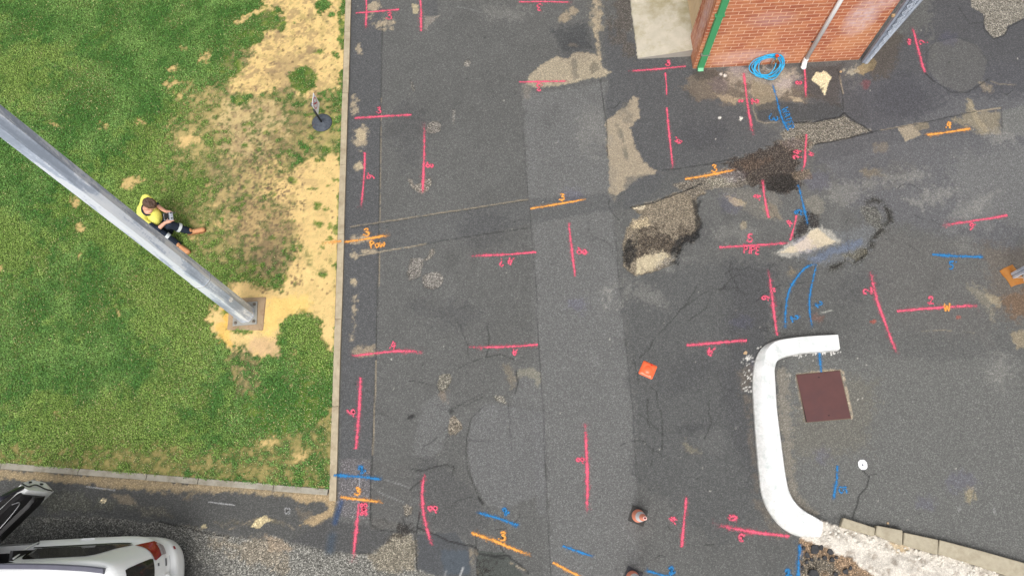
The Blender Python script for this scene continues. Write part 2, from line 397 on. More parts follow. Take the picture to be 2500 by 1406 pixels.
# big sand drift by the middle joint
P([(1285, 205), (1298, 180), (1325, 155), (1360, 138), (1385, 146), (1402, 130), (1430, 128), (1465, 140), (1470, 168), (1490, 178), (1478, 190), (1430, 193), (1385, 204), (1340, 214), (1300, 212)], col(170, 158, 136), 0.95, f=4, warp=5, grit=0.4)
P([(1398, 140), (1410, 150), (1412, 190), (1400, 196), (1396, 170)], col(112, 108, 100), 0.6, f=4, warp=4, brk=0.4)
P([(1435, 155), (1455, 150), (1462, 172), (1440, 180)], col(116, 110, 98), 0.7, f=4, warp=6, brk=0.4)
P([(1275, 205), (1300, 208), (1290, 245), (1276, 240)], col(140, 132, 122), 0.5, f=8, warp=4)
P([(1360, 52), (1385, 15), (1400, 15), (1412, 28), (1392, 50), (1376, 56)], SAND2, 0.85, f=5, warp=6, brk=0.38)
P([(1435, 0), (1480, 0), (1478, 70), (1455, 90), (1440, 60)], col(150, 140, 122), 0.7, f=8, warp=10, brk=0.5, bs=6)
P([(1450, 0), (1470, 0), (1472, 40), (1460, 80), (1468, 150), (1458, 150), (1446, 60)], SAND, 0.8, f=4, warp=8, brk=0.42)
P([(1480, -10), (1550, -10), (1552, 150), (1500, 120), (1480, 60)], col(96, 90, 84), 0.8, f=8, warp=8, brk=0.45, bs=5, grit=0.8)
P([(1375, 108), (1410, 104), (1414, 118), (1395, 116)], SAND2, 0.6, f=5, warp=5, brk=0.45)
P([(1340, 70), (1430, 60), (1440, 120), (1370, 130)], col(70, 72, 74), 0.6, f=14, warp=12)
# the white-grey silt wedge
P([(1478, 298), (1500, 278), (1530, 256), (1550, 232), (1560, 240), (1562, 290), (1540, 310), (1550, 350), (1572, 400), (1606, 418), (1560, 432), (1530, 460), (1500, 480), (1484, 470), (1484, 380)], col(166, 153, 132), 0.93, f=5, warp=7, grit=0.25)
P([(1500, 305), (1512, 300), (1535, 375), (1534, 396), (1522, 380)], col(100, 100, 94), 0.55, f=2, warp=3, brk=0.42)
P([(1500, 262), (1540, 240), (1550, 300), (1535, 330), (1515, 290)], col(112, 108, 100), 0.5, f=6, warp=8, brk=0.5)
P([(1530, 430), (1570, 425), (1620, 430), (1600, 470), (1520, 520)], col(92, 93, 94), 0.6, f=6, warp=5)
P([(1484, 400), (1510, 420), (1500, 490), (1486, 480)], col(140, 132, 118), 0.5, f=7, warp=6, brk=0.4)
# hole with sand and tar, left of the middle
P([(1540, 506), (1600, 492), (1690, 456), (1715, 452), (1722, 470), (1700, 480), (1702, 520), (1714, 545), (1700, 575), (1668, 590), (1656, 620), (1640, 650), (1590, 664), (1550, 672), (1525, 650), (1520, 600), (1528, 560), (1545, 540), (1568, 524)], col(136, 125, 108), 0.96, f=3, warp=4, grit=0.9, dh=-0.022, seed=11)
P([(1560, 540), (1600, 545), (1640, 560), (1690, 560), (1700, 590), (1650, 610), (1620, 640), (1560, 622), (1530, 640), (1524, 590)], col(84, 75, 66), 0.85, f=8, warp=12, brk=0.48, bs=7, grit=1.4, seed=12)
P([(1650, 585), (1700, 560), (1712, 575), (1668, 610), (1652, 650), (1632, 650)], DARK, 0.9, f=5, warp=6, brk=0.3, bs=9, grit=1.2)
P([(1530, 580), (1550, 570), (1560, 610), (1535, 660), (1522, 640)], DARK, 0.85, f=5, warp=7, brk=0.36, bs=9, grit=1.2)
P([(1548, 628), (1580, 618), (1618, 612), (1640, 622), (1622, 642), (1590, 660), (1552, 668)], col(200, 186, 156), 0.92, f=5, warp=9, seed=13, grit=0.2, brk=0.3)
P([(1540, 506), (1578, 498), (1572, 512), (1550, 512)], PALE, 0.8, f=2, warp=3)
P([(1545, 540), (1580, 530), (1590, 548), (1560, 560), (1540, 560)], col(184, 168, 138), 0.9, f=5, warp=5)
P([(1695, 470), (1712, 490), (1704, 520), (1716, 548), (1706, 575), (1696, 560), (1698, 520), (1690, 490)], DARK, 0.8, f=3, warp=4, brk=0.3)
# tar patch in the centre right
P([(1640, 452), (1700, 430), (1760, 412), (1800, 405), (1840, 398), (1840, 440), (1800, 460), (1740, 462), (1715, 470), (1690, 480)], col(128, 120, 108), 0.85, f=4, warp=6, grit=1.2, dh=-0.008)
P([(1765, 405), (1800, 385), (1850, 375), (1895, 350), (1935, 350), (1955, 365), (1950, 410), (1955, 440), (1945, 462), (1915, 474), (1870, 455), (1830, 450), (1810, 430)], col(80, 71, 64), 0.9, f=11, warp=14, grit=1.5, dh=-0.012, seed=21)
P([(1870, 430), (1945, 430), (1945, 465), (1900, 478), (1870, 462)], col(54, 51, 48), 0.85, f=6, warp=8, grit=1.6)
P([(1790, 400), (1870, 372), (1900, 380), (1830, 420)], col(100, 84, 72), 0.6, f=8, warp=10, brk=0.45, bs=6, grit=1.4)
P([(1905, 325), (1940, 300), (2000, 296), (2060, 282), (2080, 296), (2130, 320), (2060, 340), (1990, 352), (1965, 372), (1920, 355)], col(134, 128, 116), 0.95, f=3, warp=4, grit=1.5, dh=-0.012, seed=22)
P([(1900, 345), (1960, 330), (1985, 352), (1960, 372), (1925, 366)], col(116, 104, 90), 0.8, f=6, warp=6, grit=1.2)
P([(1932, 420), (1980, 412), (1984, 436), (1940, 440)], col(126, 112, 96), 0.8, f=3, warp=4, grit=1.2)
P([(1720, 440), (1790, 430), (1800, 450), (1740, 462)], col(158, 152, 136), 0.7, f=4, warp=6, brk=0.35, grit=1.3)
# stains by the tap
P([(1660, 215), (1720, 160), (1800, 190), (1840, 200), (1960, 195), (1985, 240), (1950, 250), (1880, 240), (1790, 255), (1700, 242)], col(122, 110, 96), 0.8, f=14, warp=14, brk=0.36, bs=4)
P([(1745, 228), (1790, 232), (1825, 240), (1800, 252), (1760, 245)], col(168, 152, 128), 0.85, f=6, warp=7, brk=0.35)
P([(1760, 165), (1830, 160), (1940, 165), (1960, 190), (1900, 235), (1850, 230), (1780, 205)], col(170, 158, 142), 0.75, f=10, warp=14, brk=0.42, bs=5)
P([(1835, 195), (1890, 215), (1898, 265), (1850, 272), (1835, 230)], col(150, 138, 116), 0.85, f=3, warp=4)
P([(1905, 175), (1935, 180), (1930, 225), (1890, 215)], col(190, 178, 158), 0.6, f=7, warp=7, brk=0.35)
P([(1925, 235), (1955, 238), (1960, 250), (1940, 248)], col(188, 172, 144), 0.7, f=3, warp=4)
P([(1690, 172), (1740, 172), (1760, 190), (1700, 200)], col(70, 68, 66), 0.6, f=10, warp=8)
P([(1890, 245), (1960, 255), (2056, 250), (2058, 285), (1940, 300), (1850, 296), (1845, 262)], col(78, 79, 80), 0.8, f=5, warp=5)
P([(1955, 165), (2055, 160), (2050, 260), (1960, 235)], col(84, 78, 74), 0.6, f=10, warp=8)
P([(1983, 195), (1992, 178), (2003, 180), (2010, 174), (2020, 180), (2030, 190), (2022, 205), (2018, 222), (2016, 236), (2008, 222), (2000, 208), (1990, 203)], col(236, 222, 182), 0.97, f=1, warp=3.5, seed=8, dh=0.004)
P([(2005, 215), (2012, 212), (2012, 222), (2006, 222)], col(90, 84, 74), 0.8, f=2, warp=3)
for (x, y, r) in ((1808, 293, 3), (1812, 289, 2.2), (1807, 287, 2.2), (1770, 185, 4), (1760, 182, 3), (1757, 288, 3), (1748, 340, 2)):
    Y_.spot(x, y, r, r, col(225, 220, 210), f=1, warp=1)
P([(2085, 175), (2110, 150), (2135, 142), (2142, 155), (2135, 170), (2118, 178), (2108, 186)], col(156, 138, 106), 0.9, f=2.5, warp=3)
P([(2120, 140), (2170, 70), (2210, 90), (2170, 190), (2130, 190)], col(92, 80, 66), 0.5, f=14, warp=10)
P([(2055, 172), (2090, 158), (2100, 178), (2070, 192)], col(190, 182, 160), 0.7, f=4, warp=6, brk=0.5, bs=14)
# top right patches
P([(2365, -40), (2600, -40), (2600, 35), (2500, 45), (2460, 66), (2450, 85), (2425, 92), (2405, 70), (2400, 35), (2372, 18)], col(148, 142, 130), 0.96, f=2, warp=3, grit=1.4, dh=-0.012)
P([(2190, 312), (2228, 304), (2250, 330), (2210, 346)], col(162, 150, 130), 0.95, f=1.2, warp=3)
P([(2228, 305), (2268, 298), (2270, 315), (2240, 320)], col(134, 124, 106), 0.85, f=3, warp=3)
P([(2320, 292), (2360, 275), (2357, 244), (2368, 240), (2384, 270), (2440, 276), (2448, 325), (2400, 330), (2360, 312), (2340, 300)], col(146, 136, 116), 0.8, f=6, warp=6, brk=0.34)
P([(2360, 240), (2372, 242), (2390, 290), (2420, 320), (2400, 322), (2375, 290)], col(160, 148, 124), 0.7, f=3, warp=3)
P([(2395, 205), (2425, 210), (2420, 225), (2400, 222)], SAND2, 0.5, f=8, warp=6)
P([(2440, 270), (2600, 240), (2600, 340), (2450, 330)], col(122, 122, 118), 0.7, f=8, warp=4)
P([(2135, 350), (2170, 345), (2165, 370), (2140, 372)], col(134, 122, 106), 0.5, f=8, warp=7)
P([(2100, 415), (2140, 410), (2160, 430), (2110, 436)], col(146, 132, 108), 0.55, f=10, warp=8)
P([(2110, 375), (2230, 395), (2240, 440), (2100, 470)], col(120, 118, 112), 0.4, f=20, warp=20, brk=0.45, bs=3)
# centre-right: puddle hollow and the worn ring round it
P([(1760, 470), (1830, 460), (1900, 480), (1905, 540), (1840, 530), (1790, 500)], col(126, 122, 114), 0.6, f=12, warp=12)
P([(1775, 480), (1805, 485), (1828, 500), (1800, 504), (1782, 494)], col(176, 160, 130), 0.75, f=5, warp=5)
P([(1868, 490), (1895, 505), (1908, 536), (1880, 535), (1855, 510)], col(140, 128, 110), 0.6, f=5, warp=5)
Y_.spot(1814, 550, 10, 10, col(160, 148, 124), f=5, warp=5, a=0.7)
P([(1965, 485), (1995, 475), (2015, 500), (2005, 530), (1985, 520), (1968, 505)], col(134, 130, 120), 0.7, f=7, warp=6)
P([(1965, 515), (2000, 520), (2010, 555), (1985, 560), (1945, 585), (1930, 580), (1950, 545)], col(62, 58, 56), 0.85, f=5, warp=8, brk=0.42, bs=9, grit=1.2)
P([(2035, 570), (2090, 560), (2130, 540), (2145, 555), (2130, 600), (2100, 640), (2030, 645), (1960, 640), (1900, 620), (1920, 600)], col(116, 118, 120), 0.65, f=12, warp=8)
P([(1890, 620), (1925, 592), (1955, 580), (1975, 558), (2000, 552), (2030, 568), (2055, 590), (2030, 602), (1985, 614), (1935, 628)], col(176, 172, 162), 0.85, f=7, warp=6, dh=-0.014)
P([(1905, 616), (1940, 596), (1965, 585), (1978, 562), (1995, 558), (2016, 575), (2042, 590), (2010, 598), (1980, 608), (1935, 618)], col(208, 194, 168), 0.97, f=2.5, warp=4, grit=0.05, seed=17)
P([(2000, 618), (2060, 600), (2100, 588), (2098, 605), (2040, 625), (2000, 640), (1975, 640)], col(108, 122, 148), 0.5, f=9, warp=8)
RING = [(2118, 492), (2140, 488), (2160, 500), (2170, 520), (2172, 540), (2160, 558), (2142, 566), (2130, 590), (2125, 610), (2100, 632), (2068, 642), (2030, 652)]
Y_.line(RING, col(74, 72, 66), wd=15, warp=6, f=8, a=0.75, brk=0.36, wf=6, seed=19, dh=-0.008, grit=1.5)
Y_.line(RING, col(48, 46, 42), wd=4, warp=6, f=3, a=0.8, brk=0.36, wf=6, seed=19, grit=1.2)
P([(2095, 505), (2135, 500), (2155, 525), (2150, 555), (2120, 545)], col(112, 110, 102), 0.7, f=8, warp=6, grit=1.4)
P([(2055, 622), (2110, 600), (2118, 622), (2070, 640)], col(108, 102, 84), 0.6, f=8, warp=6, brk=0.4, grit=1.4)
# right edge
P([(2365, 690), (2410, 705), (2440, 770), (2420, 780), (2385, 730)], col(150, 142, 124), 0.5, f=16, warp=14, brk=0.4)
P([(2410, 720), (2440, 726), (2448, 745), (2425, 742)], col(176, 164, 138), 0.8, f=7, warp=6)
P([(2465, 812), (2500, 806), (2540, 850), (2485, 852)], col(150, 138, 116), 0.85, f=6, warp=5)
P([(2400, 600), (2600, 600), (2600, 790), (2460, 780), (2420, 700)], col(112, 98, 84), 0.4, f=30, warp=18)
P([(2450, 720), (2600, 700), (2600, 780), (2470, 770)], col(124, 92, 62), 0.5, f=16, warp=12)
Y_.spot(2134, 784, 9, 4, col(168, 84, 70), f=4, a=0.7); Y_.spot(2340, 775, 5, 5, col(168, 84, 70), f=4, a=0.6)
Y_.spot(2112, 206, 12, 9, col(130, 70, 74), f=6, a=0.5); Y_.spot(1993, 777, 16, 9, col(128, 92, 80), f=8, a=0.5)
Y_.spot(1935, 665, 12, 9, col(142, 128, 104), f=7, warp=5, a=0.6); Y_.spot(1840, 1076, 1, 1, LT)
Y_.spot(2366, 1205, 12, 18, col(160, 148, 120), f=8, warp=6, a=0.7, brk=0.3); Y_.spot(2342, 1242, 4, 8, col(140, 140, 138), f=4, a=0.6); Y_.spot(2428, 1246, 4, 10, col(156, 156, 154), rot=20, f=3, a=0.7)
Y_.spot(1690, 1095, 26, 8, col(140, 132, 112), rot=-35, f=8, warp=7, a=0.5, brk=0.35); Y_.spot(1700, 1045, 46, 9, col(74, 74, 76), rot=8, f=12, warp=8, a=0.6)
Y_.spot(1735, 1075, 32, 30, col(110, 110, 108), f=14, warp=8, a=0.4)
P([(1893, 900), (1925, 900), (1945, 1200), (2000, 1260), (1985, 1268), (1925, 1225), (1905, 1100)], col(150, 142, 128), 0.55, f=9, warp=6, brk=0.34, bs=8)
P([(1800, 905), (1838, 880), (1838, 1000), (1858, 1230), (1930, 1310), (1900, 1315), (1840, 1230), (1828, 1050)], col(118, 108, 96), 0.5, f=8, warp=6, brk=0.4, bs=8)
for k in range(70):
    t = rnd.random(); x = 1838 + rnd.gauss(-12, 9) + (20 if rnd.random() < 0.2 else 0); y = 868 + 90 * t - (30 if x > 1845 else 0)
    Y_.spot(x, y, rnd.uniform(0.8, 2.4), rnd.uniform(0.8, 2), col(225, 222, 215), f=0.8, warp=1, a=0.9)
for k in range(60):
    x = rnd.uniform(1915, 2052); Y_.spot(x, 862 + rnd.gauss(0, 3) + (4 if x < 1960 else 0), rnd.uniform(0.8, 2), rnd.uniform(0.8, 1.8), col(235, 232, 226), f=0.8, warp=1, a=0.9)
for k in range(26):
    Y_.spot(rnd.uniform(1910, 2120), rnd.uniform(870, 1010), rnd.uniform(0.8, 2.2), 1.2, col(205, 200, 190), f=1, a=0.8)
P([(1940, 912), (2050, 898), (2058, 906), (1944, 920)], col(184, 168, 140), 0.85, f=2, warp=3, brk=0.32, bs=14)
P([(2052, 902), (2060, 906), (2084, 1018), (2076, 1024)], col(190, 174, 150), 0.8, f=1.5, warp=2, brk=0.4, bs=14)
P([(1940, 918), (1946, 916), (1966, 1030), (1960, 1030)], col(150, 140, 122), 0.7, f=1.5, warp=2, brk=0.4, bs=12)
# potholes on the left lane
def pot(pts, c, seed, depth=-0.022, rim=0.8):
    c = tuple(q * .55 + sum(c) / 3 * .38 for q in c)
    Y_.poly([(x, y - 1.2) for x, y in pts], DARK, rim, f=2.6, warp=3.5, seed=seed, brk=0.25, bs=12)
    Y_.poly(pts, c, 0.97, f=1.5, warp=3.5, seed=seed, grit=1.2, dh=depth)
pot([(1042, 305), (1052, 296), (1066, 296), (1076, 304), (1074, 320), (1062, 325), (1048, 324), (1040, 318)], col(146, 136, 122), 40)
pot([(994, 436), (1004, 440), (1010, 452), (1024, 448), (1036, 440), (1050, 436), (1055, 448), (1046, 464), (1032, 472), (1016, 464), (1004, 458)], col(152, 140, 122), 41, -0.014)
pot([(1003, 630), (1020, 628), (1036, 632), (1030, 650), (1026, 672), (1012, 680), (998, 684), (993, 660)], col(140, 132, 120), 42)
pot([(1034, 672), (1050, 664), (1074, 664), (1084, 684), (1074, 700), (1056, 706), (1038, 700), (1033, 686)], col(146, 138, 126), 43)
pot([(1050, 608), (1060, 605), (1062, 615), (1052, 628), (1044, 636), (1036, 634), (1046, 622)], col(146, 136, 120), 44, -0.01)
pot([(1070, 918), (1082, 911), (1098, 912), (1106, 922), (1098, 936), (1090, 950), (1080, 958), (1070, 950), (1066, 936)], col(140, 132, 112), 45)
pot([(1098, 1022), (1106, 1016), (1122, 1028), (1127, 1044), (1112, 1060), (1098, 1060), (1092, 1044)], col(154, 138, 112), 46, -0.014, 0.6)
pot([(983, 1234), (996, 1232), (1008, 1240), (1006, 1254), (992, 1262), (986, 1254)], col(150, 138, 118), 47)
pot([(1134, 150), (1142, 147), (1149, 154), (1147, 162), (1138, 164), (1133, 158)], col(146, 138, 124), 48, -0.012)
pot([(1105, 268), (1112, 268), (1111, 286), (1108, 304), (1105, 290)], col(140, 134, 124), 49, -0.01)
pot([(1004, 198), (1009, 202), (1012, 220), (1008, 226), (1003, 212)], col(130, 124, 112), 50, -0.01)
pot([(1400 - 197, 966), (1228, 968), (1238, 986), (1226, 984), (1215, 978)], col(146, 138, 120), 51, -0.01, 0.4)
Y_.spot(1003, 1018, 9, 8, DARK, f=4, warp=5, a=0.8); Y_.spot(1104, 1005, 9, 6, DARK, f=4, warp=5, a=0.6)
P([(1226, 890), (1240, 885), (1250, 905), (1262, 930), (1250, 955), (1238, 925)], col(134, 124, 108), 0.6, f=7, warp=5, brk=0.3)
P([(1262, 905), (1290, 896), (1315, 905), (1322, 930), (1310, 948), (1302, 925), (1275, 918), (1262, 920)], col(140, 136, 122), 0.75, f=5, warp=4)
P([(1075, 950), (1092, 955), (1092, 985), (1074, 975)], col(140, 126, 112), 0.6, f=7, warp=5)
P([(905, 1262), (975, 1276), (985, 1295), (905, 1290)], col(98, 96, 92), 0.6, f=4, warp=3)
P([(975, 1275), (1010, 1280), (1015, 1300), (985, 1312), (962, 1300)], TAR, 0.7, f=4, warp=6, brk=0.36, bs=12, grit=1.3)
# rubble, soil and mortar by the broken kerb
P([(1955, 1312), (1990, 1318), (2040, 1345), (2080, 1360), (2160, 1420), (1960, 1470), (1950, 1406), (1952, 1350)], col(150, 126, 102), 0.98, f=3, warp=6, grit=1.0, dh=-0.03)
P([(1955, 1350), (2040, 1365), (2060, 1400), (1990, 1440), (1945, 1440)], col(112, 108, 98), 0.8, f=8, warp=8, brk=0.42, bs=6, grit=1.4)
P([(1960, 1400), (1980, 1408), (1965, 1440), (1950, 1430)], SAND2, 0.8, f=3)
w, m = Y_.poly([(2000, 1262), (2030, 1280), (2056, 1285), (2130, 1308), (2200, 1332), (2290, 1352), (2460, 1406), (2640, 1470), (2200, 1520), (2150, 1406), (2100, 1388), (2080, 1362), (2040, 1350), (1985, 1322), (1955, 1312)], col(222, 214, 202), 0.97, f=3, warp=8, grit=0.1, dh=0.02, seed=61)
nz = fbm(Y_.X[w], Y_.Y[w], 5, 71, 5, 0.6); Y_.h[w] += m * (nz - 0.5) * 0.13
tt = fbm(Y_.X[w], Y_.Y[w], 11, 75, 4, 0.6)
Y_.col[w] = Y_.col[w] * (1 - (m * sstep(0.55, 0.7, tt) * 0.7)[..., None]) + np.array(col(150, 138, 124)) * (m * sstep(0.55, 0.7, tt) * 0.7)[..., None]
P([(2170, 1325), (2215, 1322), (2230, 1345), (2190, 1350)], col(196, 170, 128), 0.7, f=6, warp=6)
P([(2100, 1275), (2140, 1282), (2190, 1280), (2200, 1295), (2140, 1290)], TAR, 0.6, f=3, warp=4, brk=0.4, grit=1)
# joints, cracks, thin sand lines
def L(p, c, wd=2.0, a=1.0, **k):
    Y_.line(p, c, wd * 1.12, min(1, a * 1.1), **k)
L([(933, 60), (929, 300), (922, 700), (917, 900), (908, 1115), (904, 1270)], DARK, 2.2, 0.6, warp=0.8)
L([(931, 240), (930, 420), (928, 560)], SAND2, 1.6, 0.6, warp=1.5, brk=0.42)
L([(927, 615), (925, 700)], SAND2, 1.8, 0.7, warp=1.0, brk=0.35); L([(918, 880), (916, 960), (910, 1110)], SAND2, 1.8, 0.75, warp=1.0, brk=0.35)
L([(856, 554), (1290, 487)], SAND2, 1.8, 0.85, warp=1.5, brk=0.36); L([(858, 557), (1290, 490)], DARK, 1.6, 0.5, warp=1.5)
L([(858, 627), (1015, 600), (1040, 595)], SAND, 2.0, 0.85, warp=1.5, brk=0.3); L([(1015, 601), (1120, 581), (1296, 556)], DARK, 1.5, 0.55, warp=1.5)
L([(1276, 300), (1284, 420), (1290, 487), (1298, 560), (1308, 700), (1315, 850), (1328, 1020), (1334, 1200), (1345, 1406)], DARK, 1.6, 0.45, warp=1.5)
L([(1466, 195), (1474, 260), (1480, 300), (1484, 380)], DARK, 2.2, 0.7, warp=1.5); L([(1480, 268), (1500, 262), (1515, 250)], DARK, 1.8, 0.6, warp=4)
L([(1500, 560), (1512, 700), (1530, 860), (1545, 1000), (1552, 1160)], DARK, 1.6, 0.35, warp=2)
L([(1540, 507), (1600, 492), (1690, 457), (1712, 448)], DARK, 3, 0.9, warp=3); L([(1608, 418), (1660, 412), (1740, 398), (1800, 388)], DARK, 2.2, 0.7, warp=3, brk=0.35)
L([(2130, 322), (2200, 310), (2300, 290), (2385, 272), (2445, 263)], DARK, 2.0, 0.7, warp=2); L([(2150, 318), (2250, 300)], SAND2, 1.6, 0.6, warp=2, brk=0.4); L([(2385, 273), (2442, 264)], SAND, 3.0, 0.8, warp=1)
L([(2445, 263), (2448, 330)], DARK, 1.6, 0.5, warp=1)
L([(1940, 300), (2000, 296), (2050, 286), (2060, 276), (2090, 300), (2130, 322), (2060, 340), (1990, 354)], DARK, 3.4, 0.85, warp=4)
L([(2045, 170), (2052, 200), (2056, 235), (2058, 270)], DARK, 1.8, 0.6, warp=3); L([(2050, 185), (2056, 215), (2058, 230)], SAND, 2, 0.7, warp=3, brk=0.4)
L([(1835, 200), (1840, 270), (1850, 295), (1870, 302), (1900, 298)], SAND2, 2.2, 0.7, warp=2, brk=0.3)
L([(2260, 180), (2280, 200)], DARK, 3, 0.85, warp=2); L([(2280, 200), (2320, 224), (2360, 226), (2390, 210), (2412, 195)], DARK, 2.4, 0.65, warp=3); L([(2262, 170), (2262, 130), (2290, 100), (2340, 92), (2380, 108), (2412, 150)], DARK, 1.6, 0.35, warp=3)
L([(2340, 20), (2370, 60), (2400, 55)], DARK, 2, 0.5, warp=6); L([(2405, 35), (2402, 70), (2425, 95), (2450, 88), (2462, 66), (2500, 45)], DARK, 2.6, 0.7, warp=4)
L([(2420, 200), (2440, 205), (2480, 208)], SAND2, 2, 0.5, warp=4, brk=0.4); L([(2445, 225), (2455, 232), (2470, 222)], DARK, 2, 0.5, warp=5)
L([(1700, 700), (1660, 760), (1600, 830), (1560, 880)], DARK, 1.8, 0.45, warp=10, brk=0.3); L([(1784, 640), (1780, 665), (1800, 700)], DARK, 1.8, 0.5, warp=5)
L([(1800, 707), (1740, 706), (1690, 730), (1650, 765)], DARK, 1.8, 0.4, warp=8, brk=0.4); L([(1545, 880), (1560, 940), (1585, 970), (1580, 1030), (1600, 1080), (1590, 1140)], DARK, 1.8, 0.55, warp=8, brk=0.34)
L([(1575, 930), (1605, 960), (1612, 1010), (1618, 1100)], DARK, 1.8, 0.55, warp=6, brk=0.34); L([(1560, 1010), (1600, 1040), (1615, 1060)], DARK, 1.6, 0.5, warp=6)
L([(1190, 790), (1195, 850), (1188, 870), (1220, 866), (1255, 880)], DARK, 2.2, 0.6, warp=4); L([(1120, 900), (1160, 880), (1190, 868)], DARK, 1.6, 0.4, warp=5, brk=0.35)
L([(1258, 905), (1264, 935), (1258, 960)], DARK, 3, 0.7, warp=3); L([(1240, 985), (1245, 1040), (1250, 1100)], DARK, 1.6, 0.45, warp=3, brk=0.35)
L([(1185, 985), (1150, 1020), (1140, 1070), (1140, 1140), (1155, 1180), (1170, 1215)], DARK, 2, 0.6, warp=4, brk=0.3); L([(1170, 1215), (1180, 1228)], DARK, 5, 0.8, warp=3)
L([(1005, 1145), (1030, 1150), (1060, 1140), (1090, 1134), (1110, 1140)], DARK, 2.2, 0.7, warp=4); L([(1108, 1135), (1106, 1160)], DARK, 1.8, 0.5, warp=3)
L([(1035, 1170), (1012, 1185), (1002, 1195)], DARK, 2.4, 0.6, warp=3); L([(1025, 1250), (1020, 1285), (1014, 1310), (1018, 1388)], DARK, 2.6, 0.75, warp=2)
L([(908, 1120), (906, 1200), (905, 1280), (925, 1293), (978, 1298)], DARK, 2.2, 0.65, warp=3); L([(1020, 1288), (1055, 1300), (1100, 1320), (1160, 1337), (1165, 1345)], DARK, 3, 0.85, warp=4)
L([(1180, 1228), (1200, 1250), (1240, 1290), (1236, 1340)], DARK, 1.6, 0.35, warp=5, brk=0.4); L([(1160, 1310), (1160, 1345), (1165, 1406)], DARK, 2, 0.6, warp=2); L([(1200, 1357), (1240, 1355), (1262, 1372), (1290, 1395)], DARK, 3, 0.8, warp=5); L([(1215, 1325), (1232, 1350)], DARK, 2.2, 0.7, warp=3)
L([(1165, 1352), (1200, 1358), (1230, 1362)], DARK, 3, 0.7, warp=4); L([(1245, 1372), (1285, 1392)], SAND, 2, 0.7, warp=4, brk=0.4)
L([(985, 1262), (995, 1290), (1005, 1296)], DARK, 2.6, 0.7, warp=4); L([(935, 1262), (950, 1280)], DARK, 1.6, 0.5, warp=4)
L([(2106, 1148), (2122, 1165), (2112, 1190), (2096, 1210), (2088, 1240), (2082, 1265)], DARK, 2.4, 0.75, warp=4); L([(2122, 1162), (2140, 1158)], DARK, 1.6, 0.5, warp=3)
L([(2225, 809), (2300, 806), (2380, 812)], SAND2, 1.4, 0.5, warp=4, brk=0.42); L([(1600, 1362), (1612, 1354), (1626, 1360)], DARK, 1.6, 0.6, warp=1)
L([(0, 1262), (120, 1246), (250, 1250), (440, 1278), (560, 1305), (640, 1318)], DARK, 2, 0.4, warp=5, brk=0.36)
L([(390, 1272), (420, 1278), (480, 1296), (560, 1310)], DARK, 3, 0.75, warp=4); L([(640, 1318), (700, 1325), (805, 1350), (900, 1352)], DARK, 2, 0.5, warp=3)
L([(560, 1290), (610, 1272), (645, 1262), (690, 1274), (720, 1290)], SAND2, 1.6, 0.5, warp=5, brk=0.42)
L([(1935, 990), (1955, 1000)], SAND2, 2, 0.3); L([(940, 1170), (1000, 1190)], col(150, 150, 150), 1.4, 0.5, warp=1); L([(925, 1200), (985, 1226)], col(150, 150, 150), 1.4, 0.5, warp=1)
L([(878, 1165), (874, 1235)], col(168, 168, 172), 1.8, 0.7, warp=0.5); L([(1117, 18), (1145, 22), (1172, 31)], col(140, 140, 140), 2, 0.5, warp=1)
L([(1035, 40), (1060, 44), (1075, 37)], col(160, 152, 140), 1.4, 0.6, warp=1); L([(2004, 764), (2032, 757)], col(190, 190, 180), 1.4, 0.7, warp=0.5)
L([(1122, 1406), (1130, 1385)], col(190, 190, 190), 3, 0.8, warp=2); L([(1085, 1404), (1090, 1392)], col(160, 160, 160), 3, 0.5, warp=2)
L([(833, 1226), (822, 1262), (818, 1275)], col(56, 78, 112), 10, 0.7, warp=1, f=3); L([(812, 1310), (806, 1345)], col(60, 78, 96), 14, 0.5, warp=3, f=8)
# general wear: faint scuffs, small pits and pale grit everywhere
for k in range(260):
    x, y = rnd.uniform(850, 2500), rnd.uniform(0, 1400)
    Y_.spot(x, y, rnd.uniform(0.8, 2.2), rnd.uniform(0.8, 1.8), rnd.choice([DARK, DARK, col(150, 146, 138), col(190, 186, 176)]), f=1, warp=1, a=rnd.uniform(0.4, 0.85), seed=k)
for k in range(46):
    x, y = rnd.uniform(900, 2480), rnd.uniform(20, 1390)
    Y_.spot(x, y, rnd.uniform(12, 46), rnd.uniform(6, 20), None, mul=(rnd.uniform(0.86, 1.14),) * 3, rot=rnd.uniform(0, 180), f=10, warp=12, seed=200 + k)
for k in range(16):
    x, y = rnd.uniform(1300, 2450), rnd.uniform(60, 1350)
    Y_.spot(x, y, rnd.uniform(16, 40), rnd.uniform(12, 24), None, mul=(0.98, 0.97, 1.12), f=14, warp=12, seed=300 + k)

